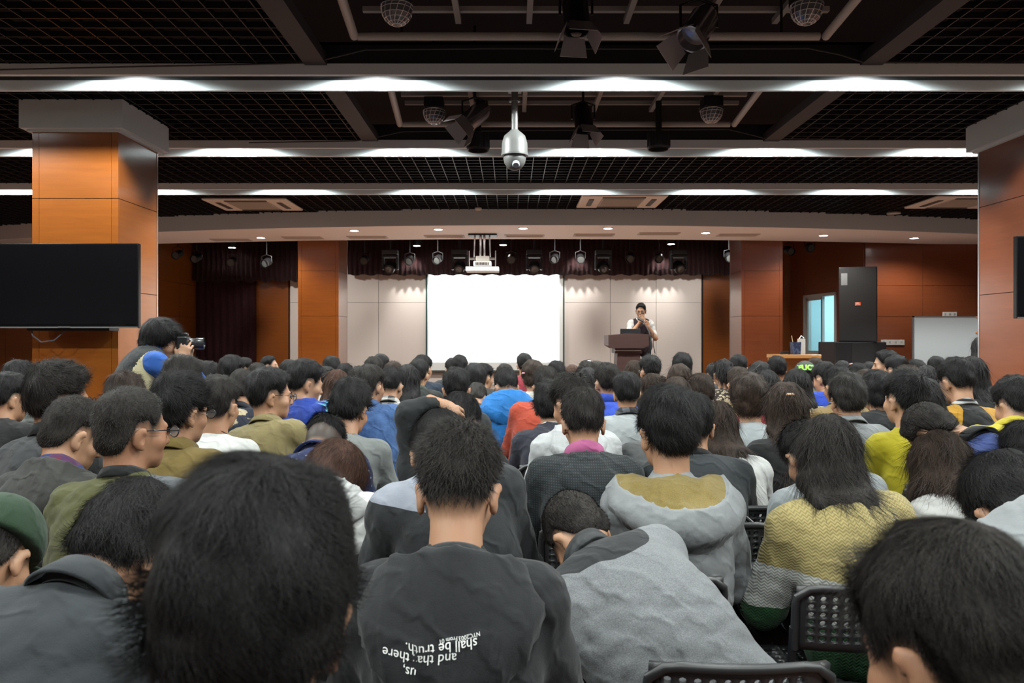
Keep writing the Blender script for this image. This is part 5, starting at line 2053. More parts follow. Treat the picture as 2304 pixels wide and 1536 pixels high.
def make_chair():
    root = empty('chair')
    V, F = perforated(0.37, 0.172, 11, 6, -0.030)
    V[:, 1] += 0.018 * 0 - 0.02
    V[:, 1] -= 0.10 * V[:, 2]
    V[:, 2] += 0.60
    o = link_mesh('backrest', np_mesh('backrest', V, F), root, [CHB])
    s = o.modifiers.new('thickness', 'SOLIDIFY')
    s.thickness = 0.014
    m = MB()
    hw = 0.185
    pts = []
    for k in range(13):
        x = -hw + 2 * hw * k / 12
        pts.append((x, -0.020 - 0.030 * (1 - (x / hw) ** 2) - 0.0172 - 0.002, 0.772 - 0.028 * max(0, abs(x / hw) - 0.8) / 0.2))
    m.tube([(-hw - 0.002, -0.022, 0.60), (-hw - 0.002, -0.032, 0.72), *pts, (hw + 0.002, -0.032, 0.72), (hw + 0.002, -0.022, 0.60)], 0.011, 10)
    m.build('back_rim', CHB, o, True)
    V, F = perforated(0.38, 0.36, 10, 10, 0.0, 0.0095)
    V = np.stack([V[:, 0], V[:, 2] + 0.03, 0.435 + 0 * V[:, 0]], axis=1)
    o = link_mesh('seat', np_mesh('seat', V, F[:, ::-1]), root, [CHB])
    s = o.modifiers.new('thickness', 'SOLIDIFY')
    s.thickness = 0.016
    for sx in (-1, 1):
        MB().tube([(sx * 0.19, -0.025, 0.66), (sx * 0.192, 0.0, 0.44), (sx * 0.205, -0.05, 0.0)], 0.0115, 8).build('leg', CHF, root, True)
        MB().tube([(sx * 0.19, 0.01, 0.42), (sx * 0.19, 0.34, 0.415), (sx * 0.195, 0.37, 0.38), (sx * 0.205, 0.41, 0.0)], 0.0115, 8).build('leg', CHF, root, True)
    MB().tube([(-0.19, 0.30, 0.415), (0.19, 0.30, 0.415)], 0.009, 8).tube([(-0.19, 0.05, 0.415), (0.19, 0.05, 0.415)], 0.009, 8).build('stretcher', CHF, root, True)
    return root


CHAIR = None


def chair_for(i, label, dx=0.0, dy=0.0, d=None):
    global CHAIR
    loc = (i['org'][0] + dx, (d if d is not None else i['org'][1] - 0.225) + dy, 0)
    if CHAIR is None:
        CHAIR = make_chair()
        r = CHAIR
    else:
        r = CHAIR.copy()
        COL.objects.link(r)
        for ch in CHAIR.children:
            c = ch.copy()
            COL.objects.link(c)
            c.parent = r
            for gk in ch.children:
                e = gk.copy()
                COL.objects.link(e)
                e.parent = c
    r.location = loc
    return tag(r, label, 'chair', 'black perforated audience chairs')


# ------------------------------------------------------------ garments with more than one colour
def near_neck(rad):
    return lambda c, n, i: (np.linalg.norm((c - i['N']) * np.array([0.8, 1.1, 1.0]), axis=1) < rad).astype(int)


def raglan(c, n, i):
    x = np.abs((c - i['N']) @ i['sx'])
    dz = i['N'][2] - c[:, 2]
    return (x > 0.075 + 0.42 * np.clip(dz, -0.03, 1)).astype(int)


def arm_only(c, n, i):
    x = np.abs((c - i['N']) @ i['sx'])
    return (x > 0.165).astype(int)


def cuff(c, n, i):
    r = np.zeros(len(c), int)
    for s in (0, 1):
        v = i['elb'][s] - i['sho'][s]
        t = ((c - i['sho'][s]) @ v) / (v @ v)
        dist = np.linalg.norm(c - i['sho'][s] - np.clip(t, 0, 1)[:, None] * v, axis=1)
        r |= ((t > 0.66) & (dist < 0.10)).astype(int)
    return r


def yoke(z0, side=None):
    def f(c, n, i):
        x = (c - i['N']) @ i['sx']
        r = c[:, 2] > i['N'][2] - z0 + 0.10 * np.abs(x)
        if side is not None:
            r &= (x * side > 0.045)
        return r.astype(int)
    return f


def patch_right(c, n, i):
    x = (c - i['N']) @ i['sx']
    return ((x > 0.10) & (c[:, 2] > i['N'][2] - 0.16)).astype(int)


BLK, GRY = cloth('plain_black', lin('#1a1b1d')), cloth('plain_grey', lin('#8b8e90'))
WHT = cloth('plain_white', lin('#d6d6d4'))
T = 'tee'

def s_neck(r0):
    return lambda c, n, i: r0 - np.linalg.norm((c - i['N'] - 0.02 * i['back']) * np.array([0.75, 1, 1]), axis=1)


def s_yoke(z0, side=None):
    def f(c, n, i):
        x = (c - i['N']) @ i['sx']
        v = c[:, 2] - (i['N'][2] - z0 + 0.10 * np.abs(x))
        return v if side is None else np.minimum(v, x * side - 0.06)
    return f


def s_patch(c, n, i):
    x = (c - i['N']) @ i['sx']
    return np.minimum(x - 0.10, c[:, 2] - (i['N'][2] - 0.16))


def s_raglan(c, n, i):
    x = np.abs((c - i['N']) @ i['sx'])
    return x - (0.075 + 0.42 * np.clip(i['N'][2] - c[:, 2], -0.03, 1))


# ------------------------------------------------------------ the audience, nearest row first
I = {}
I['big'] = person(578, 1018, 0.745, 'person with thick black hair filling the foreground, crown whorl showing', G('jacket', 'near_black', '#17181a'), -6, 20, 3, 'thick', 'k', 0.99, lods='huge')
I['crew'] = person(2150, 1168, 0.84, 'person with close-cropped hair and one bare ear, cut off by the picture corner', G(T, 'pale_grey_tee', '#9aa3a5'), -20, 24, 0, 'crew', 's', 1.03, lods='huge', skin=SKIN2, twist=-5)
I['dark_shirt'] = person(291, 1078, 1.56, 'person in charcoal collared shirt, head bowed low beside the nearest black-haired head', G('shirt', 'charcoal_shirt', '#34383c', extra=[collar(cloth('charcoal_shirt', lin('#34383c')), 'shirt', 0.046)]), 4, 56, 4, 'thick', 'k', 1.0, side=0.06, lods='near', noff=(-0.02, 0.04))
I['hoodie'] = person(1032, 945, 1.68, 'person in black hoodie with upside-down white lettering, neck bare', G('hoodie', 'black_hoodie', '#1f2023', extra=[collar(cloth('black_rib', lin('#2b2c2f')), 'rib', 0.026), hood(cloth('black_hoodie', lin('#1f2023')), None, 1.35, -0.02, rim=0.012, length=0.27)]), 1, 31, 0, 'spiky', 's', 1.0, lods='near', neck=0.128, wide=1.0)
I['wool'] = person(1289, 1106, 2.28, 'person in grey wool coat bent far forward on the chair', G('coat', 'grey_wool', '#7b7d80', 'split_wool', '#202225', amp=0.007, soft=s_neck(0.135),
    extra=[collar(cloth('black_nylon', lin('#202225'), rough=0.45), 'stand', 0.05)]), -30, 66, -8, 'crew', 's', 1.0, side=-0.27, wide=1.18, lods='near', twist=0)
I['grey_hood'] = person(2275, 1014, 1.86, 'person in grey hooded top at the picture edge, black hair bowed', G('hoodie', 'grey_sweat', '#8f9294', extra=[hood(cloth('grey_sweat', lin('#8f9294')), None, 1.15)]), 0, 52, 0, 'thick', 'k', 1.05, lods='near', noff=(-0.03, 0.07), neck=0.10)

plaidm = cloth('blue_plaid', lin('#1d3270'), 'plaid', lin('#74283a'))
I['plaid_collar'] = person(168, 890, 2.85, 'person in dark grey hooded top over a blue plaid collar, looking down', G('hoodie', 'dark_grey_hood', '#33322f', extra=[hood(cloth('dark_grey_hood', lin('#33322f')), None, 1.1), collar(plaidm, 'shirt', 0.055, lab='blue and red plaid shirt collar')]), 34, 28, 0, 'crew', 's', 1.06, side=0.05)
I['olive'] = person(291, 868, 2.42, 'person in olive bomber jacket wearing glasses, greying brush cut', G('jacket', 'olive_jacket', '#4d4d22', 'split', '#5c5f63', soft=s_patch, extra=[collar(BLK, 'rib', 0.045, lab='black ribbed collar')]), 36, 6, 0, 'crew', 's', 1.04, glasses=True, skin=SKIN2, wide=1.1)
I['white_hood'] = person(755, 990, 2.72, 'person with reddish-brown hair bowed in a white patterned hood', G('hoodie', 'dark_sleeve_hood', '#33373b', 'split', '#d6d6d4', soft=s_yoke(0.10), extra=[hood(cloth('white_lined', lin('#c9cac9'), 'plain'), None, 1.2)]), 14, 50, 5, 'bowl', 'r', 1.05, side=-0.06, noff=(0.02, 0.04))
I['grey_patch'] = person(990, 921, 2.46, 'person in black jacket with a pale grey shoulder, hidden behind the lettered hoodie', G('jacket', 'black_jacket_glossy', '#232528', 'split', '#8f94a0', rough=0.5, soft=s_yoke(0.075, -1)), 0, 58, 0, 'thick', 'k', 1.0, side=-0.13, wide=1.05, noff=(0.02, 0.05))
I['mustard'] = person(1503, 862, 2.55, 'person in light grey hoodie with a mustard fleece lining', G('hoodie', 'light_grey_hoodie', '#86898b', extra=[hood(cloth('light_grey_hoodie', lin('#86898b')), cloth('mustard_fleece', lin('#7c6a34'), 'wool'), 1.55, 0.0, rim=0.04, length=0.22, tilt=14, drop=0.115)]), -10, 13, 0, 'thick', 'k', 1.05, glasses=False, neck=0.128)
I['knit'] = person(1864, 930, 2.52, 'person with long straight dark hair in a yellow knitted jumper', G('sweater', 'yellow_knit', '#aa9b66', 'knit_banded', '#b9bbb8', '#1d4a26', amp=0.005, off=0.022), 6, 22, 3, None, 's', 0.98, side=-0.055, lean=13, hairfn=long_hair(0.46, 0.078, (0.75, 0, 0), thick=0.026, wisps=1.5))
I['brown_varsity'] = person(2116, 968, 2.66, 'person with long brown hair in a white and navy baseball jacket', G('jacket', 'navy_body', '#1c2331', 'split', '#cfcfcc', soft=s_yoke(0.13), extra=[collar(cloth('red_white_rib', lin('#c9c4c2'), 'stripe', lin('#9c3438')), 'rib', 0.04, lab='white ribbed collar with red stripes')]), 10, 38, 6, None, 'b', 1.0, side=-0.05, noff=(0.06, 0.05), neck=0.105, hairfn=long_hair(0.34, 0.080, (-0.3, 0, 0), thick=0.028))
I['green_cap'] = person(-8, 1130, 1.95, 'person in dark green cap with head bowed, cut by the picture edge', G('jacket', 'black_left', '#1b1b1d'), 0, 40, 0, 'crew', 's', 1.0)

I['glasses'] = person(128, 808, 3.3, 'person in dark grey coat and glasses turned towards the stage side', G('coat', 'dark_grey_coat', '#3f4042', extra=[collar(cloth('dark_rib', lin('#232426')), 'stand', 0.06)]), 48, 8, 0, 'thick', 's', 1.1, glasses=True, skin=SKIN2)
I['blazer'] = person(402, 833, 3.02, 'person in tan-brown blazer and glasses with tousled black hair', G('jacket', 'tan_blazer', '#73602f', extra=[collar(cloth('tan_blazer', lin('#73602f')), 'shirt', 0.045)]), 26, 8, 0, 'thick', 'k', 1.05, glasses=True)
I['dotted'] = person(730, 932, 3.38, 'person in navy shirt with tiny white dots, sides of head shaved', G('shirt', 'navy_dots', '#1e2c5c', 'dots', '#a9b0c4', extra=[collar(cloth('navy_dots', lin('#1e2c5c'), 'dots', lin('#a9b0c4')), 'shirt', 0.04)]), 4, 58, 0, 'fade', 'k', 1.0, side=-0.04, wide=1.08, noff=(0.0, 0.05))


def scratch(H, N, sho, wo, RR, zb):
    e = at(925, 935, 3.16) - Vector(wo)
    w = at(980, 909, 3.15) - Vector(wo)
    return {1: [np.array(e), np.array(w)], ('dir', 1): np.array([0.88, -0.02, -0.45]), ('up', 1): np.array([0.25, -0.80, 0.55])}


I['scratch'] = person(1033, 882, 3.3, 'person in black jacket with one hand laid on the bowed head', G('jacket', 'black_jacket_soft', '#26282a'), 10, 50, 4, 'short', 'k', 1.0, arms=scratch)
I['pink_collar'] = person(1312, 870, 3.2, 'person in black mesh hooded jacket over a pink collar', G('jacket', 'black_mesh', '#1d2124', 'mesh', '#343b3f', extra=[hood(cloth('black_mesh', lin('#1d2124'), 'mesh', lin('#343b3f')), None, 0.98, -0.03), collar(cloth('pink_polo', lin('#b8608f')), 'stand', 0.045, lab='bright pink shirt collar')]), 0, 24, 0, 'short', 's', 1.02, wide=1.05)
I['black_coat'] = person(1558, 880, 3.24, 'person in smooth black jacket behind the grey hoodie with fleece lining', G('jacket', 'smooth_black', '#20262a', extra=[collar(BLK, 'rib', 0.035)]), 8, 14, 0, 'short', 'k', 1.0, wide=1.05)
I['cuffs'] = person(1812, 946, 3.12, 'person in grey polo with dark cuffs, bowed behind the yellow knitted jumper', G('polo', 'grey_polo_cuffs', '#8b9093', sleeve='short', m2=[BLK], region=cuff), -6, 52, 0, 'thick', 'k', 1.0, side=-0.11, wide=1.12)
I['blue_polo'] = person(2086, 905, 3.3, 'person in blue polo with black collar, bowed head shaved at the sides', G('polo', 'blue_polo', '#3c4d86', sleeve='short', extra=[collar(BLK, 'shirt', 0.035, lab='black collar')]), -28, 58, -14, 'crew', 's', 1.03, side=-0.08, noff=(0.09, 0.06), glasses=True)
I['edge_head'] = person(2308, 944, 2.98, 'person with round black hair half cut off at the picture edge below the yellow polo', G(T, 'dark_tee_edge', '#222326'), 0, 20, 0, 'thick', 'k', 0.9)

I['necklace'] = person(491, 842, 3.8, 'person in white T-shirt with a brown cord necklace', G(T, 'white_tee', '#d2d2cf', extra=[cord(base_mat('cord_brown', lin('#4a2214'), 0.7))]), 8, 8, 0, 'short', 's', 1.05, neck=0.128)
I['khaki'] = person(604, 824, 4.35, 'person in khaki jacket and glasses, face in profile', G('jacket', 'khaki_jacket', '#857850', extra=[collar(cloth('khaki_jacket', lin('#857850')), 'shirt', 0.045)]), 56, 6, 0, 'short', 'k', 1.12, glasses=True, face=True, twist=25, wide=1.15)
I['grey_tee'] = person(788, 848, 3.86, 'person in mid-grey T-shirt with a long bare neck behind the navy dotted shirt', G(T, 'mid_grey_tee', '#777a79'), 14, 24, 0, 'thick', 'k', 1.04, neck=0.128, wide=1.05)
I['light_left'] = person(281, 835, 4.0, 'person in light grey jacket with round dark hair, below the photographer', G('jacket', 'light_grey_jacket', '#868b90'), -18, 24, 0, 'thick', 'b', 1.05)
I['navy_hood'] = person(1238, 853, 4.6, 'person in dark navy hoodie over a white collar', G('hoodie', 'navy_hoodie', '#1c1c2c', extra=[hood(cloth('navy_hoodie', lin('#1c1c2c')), None, 1.0), collar(WHT, 'stand', 0.03)]), 6, 12, 0, 'thick', 'k', 1.05, neck=0.128)
I['white_hoodie'] = person(1284, 838, 3.9, 'person in white hoodie with spiky hair behind the pink collar', G('hoodie', 'white_hoodie', '#bfc1c2', extra=[hood(cloth('white_hoodie', lin('#bfc1c2')), None, 1.1)]), -34, 26, 0, 'spiky', 's', 1.05, side=-0.06)
I['grey_sleeve'] = person(1478, 890, 4.02, 'person in dark grey top and glasses, hidden behind the fleece-lined hoodie', G('sweater', 'dark_grey_top', '#4a4c4d'), -16, 20, 0, 'short', 'k', 1.0, glasses=True, side=0.06)
I['brown_boy'] = person(1684, 835, 4.45, 'person in light grey T-shirt with brown bowl-cut hair', G(T, 'light_grey_tee', '#969c9e'), 4, 8, 0, 'bowl', 'b', 1.06, neck=0.128)
I['half_pony'] = person(1768, 857, 3.85, 'person in black off-shoulder top with half-tied long brown hair', G('sweater', 'black_top', '#141416'), -4, 14, 0, None, 'b', 1.03, hairfn=long_hair(0.34, 0.075, (-0.05, 0, 0)))
I['grey_shirt'] = person(1906, 836, 4.4, 'person in grey collared shirt with fluffy dark hair', G('shirt', 'grey_shirt', '#7f8284', extra=[collar(cloth('grey_shirt', lin('#7f8284')), 'shirt', 0.045)]), 4, 14, 0, 'thick', 's', 1.03)
I['yellow_tee'] = person(2038, 828, 3.9, 'person in bright yellow crew-neck T-shirt with upright black hair', G(T, 'yellow_tee', '#a89c12'), -12, 6, 0, 'spiky', 'k', 1.05, neck=0.128)
I['yellow_polo'] = person(2287, 842, 3.96, 'person in lemon yellow polo shirt beside the dark red pillar', G('polo', 'lemon_polo', '#c4b42e', extra=[collar(cloth('lemon_polo', lin('#c4b42e')), 'shirt', 0.04)]), -8, 22, 0, 'short', 'k', 1.1, side=0.05, noff=-0.07, neck=0.08, wide=1.12)
I['white_girl'] = person(1612, 900, 3.6, 'person with long brown hair and white top behind the smooth black jacket', G(T, 'white_top_girl', '#c8c8c6'), 0, 24, 0, None, 'b', 0.95, hairfn=long_hair(0.30, 0.07))
I['black_left'] = person(20, 836, 4.2, 'person in black jacket at the picture edge with an ear showing', G('jacket', 'black_edge', '#151517'), 30, 16, 0, 'short', 'k', 1.0)
I['behind_black'] = person(42, 808, 5.1, 'person in grey striped T-shirt behind the black jacket at the edge', G(T, 'grey_stripe', '#8d908e', 'stripe', '#6e726f'), 10, 18, 0, 'thick', 'k', 1.0)
I['dark_round'] = person(408, 797, 4.45, 'person in dark coat with round dark hair just below the photographer', G('coat', 'dark_coat', '#232427'), 22, 12, 0, 'thick', 's', 1.05)


def kobe(i):
    pass


I['royal'] = person(686, 806, 4.7, 'person in royal blue hoodie with a pale blue emblem on the back', G('hoodie', 'royal_hoodie', '#203f9c', extra=[hood(cloth('royal_hoodie', lin('#203f9c')), None, 1.0)]), 50, 16, 0, 'short', 'k', 1.03, twist=18, wide=1.2, side=-0.10)
I['floral'] = person(545, 828, 5.4, 'person in navy and cream floral shirt with greying cropped hair', G('shirt', 'floral', '#1d2233', 'floral', '#b8a98a', extra=[collar(cloth('floral_neck', lin('#22242e')), 'stand', 0.03)]), 0, 18, 0, 'crew', 's', 1.05)
I['denim'] = person(832, 818, 5.0, 'person in blue denim jacket with one ear showing', G('jacket', 'denim', '#2c4a78', 'denim', '#46699c', extra=[collar(cloth('denim', lin('#2c4a78'), 'denim', lin('#46699c')), 'shirt', 0.04)]), 26, 10, 0, 'short', 's', 1.0, side=-0.08)
I['plaid'] = person(881, 823, 5.6, 'person in black and white plaid shirt', G('shirt', 'plaid_shirt', '#17171d', 'plaid', '#c4c1bd', extra=[collar(cloth('plaid_shirt', lin('#17171d'), 'plaid', lin('#c4c1bd')), 'shirt', 0.04)]), 12, 26, 0, 'short', 'k', 1.0, wide=1.1)
I['raincoat'] = person(1139, 827, 5.75, 'person in bright sky-blue hooded jacket, leaning forward', G('hoodie', 'sky_hoodie', '#1f76c2', rough=0.5, extra=[hood(cloth('sky_hoodie', lin('#1f76c2')), None, 1.45, 0.01)]), -14, 42, 0, 'short', 'k', 1.0, glasses=True, side=-0.06, wide=1.1)
I['dark_jacket'] = person(1027, 824, 5.1, 'person in dark grey jacket with both ears showing, in front of the screen', G('jacket', 'dark_jacket', '#26292b', extra=[collar(BLK, 'stand', 0.03)]), 0, 10, 0, 'short', 'k', 1.02, neck=0.128)
I['red_ear'] = person(1073, 860, 6.3, 'person in black and white top, bowed short-haired head low before the screen', G('jacket', 'black_white_top', '#1c1c20', m2=[WHT], region=arm_only), 12, 50, 0, 'crew', 's', 1.0)
I['orange'] = person(1228, 822, 5.3, 'person in orange-red sweater leaning over', G('sweater', 'orange_sweater', '#b5472f'), 4, 26, 0, 'short', 's', 1.0, side=0.10, wide=1.1)
I['cobalt'] = person(1366, 814, 5.4, 'person in cobalt blue jacket with an ear showing', G('jacket', 'cobalt_jacket', '#3553c4', extra=[collar(cloth('cobalt_jacket', lin('#3553c4')), 'stand', 0.06)]), -14, 10, 0, 'short', 's', 1.0)
I['raglan'] = person(1411, 835, 4.5, 'person in pale grey T-shirt with a dark checked collar', G(T, 'pale_raglan', '#a0a5a7', extra=[collar(cloth('dark_check', lin('#1c1d22'), 'plaid', lin('#6d7076')), 'shirt', 0.04)]), 6, 10, 0, 'short', 'k', 0.9)
I['curly'] = person(1577, 838, 5.55, 'person in black top with curly brown-black hair', G('jacket', 'black_top_curly', '#18181a'), -6, 12, 0, 'thick', 'b', 1.0)
I['brown_top'] = person(1522, 846, 5.0, 'person with smooth brown-tinted hair directly behind the fleece-lined hoodie', G('sweater', 'brown_top', '#3a3330'), 0, 14, 0, None, 'b', 1.0, hairfn=long_hair(0.28, 0.07))
I['letterman'] = person(2151, 802, 4.9, 'person in black jacket with mustard yellow sleeves and striped collar', G('jacket', 'letterman', '#131315', 'split', '#b48422', soft=s_raglan, extra=[collar(cloth('rib_stripe', lin('#17171a'), 'stripe', lin('#c9c9c9')), 'rib', 0.045, lab='black ribbed collar with white stripes')]), -10, 22, 0, 'short', 'k', 1.1, neck=0.128, wide=1.05)
I['dark_long'] = person(2079, 849, 4.55, 'person with long dark hair beside the bright yellow T-shirt', G('sweater', 'dark_sweater', '#1b1b1d'), 0, 14, 0, None, 'k', 0.98, hairfn=long_hair(0.36, 0.08))
I['pillar_long'] = person(2186, 800, 5.7, 'person with long black hair near the dark red pillar', G('sweater', 'black_sweater_far', '#151517'), 0, 10, 0, None, 'k', 1.0, hairfn=long_hair(0.50, 0.085, (0.25, 0, 0)))
I['black_mid'] = person(1973, 830, 4.95, 'person in plain black jacket between the grey shirt and the yellow T-shirt', G('jacket', 'plain_black_jacket', '#1c1d20'), 0, 12, 0, 'bowl', 'k', 1.0, wide=1.1)
I['cream_knit'] = person(1793, 828, 5.65, 'person in cream cable-knit jumper with long dark hair', G('sweater', 'cream_knit', '#c3b99c', 'knit'), 0, 12, 0, None, 'k', 1.0, hairfn=long_hair(0.34, 0.08))
I['camel'] = person(1884, 820, 5.35, 'person in camel coat with a striped scarf', G('coat', 'camel_coat', '#8f774d', extra=[collar(cloth('scarf', lin('#1c1e26'), 'stripe', lin('#8b8d92')), 'stand', 0.05, 'scarf', 'navy scarf with pale stripes')]), -10, 18, 0, 'thick', 'k', 1.0, side=-0.06, wide=1.1)
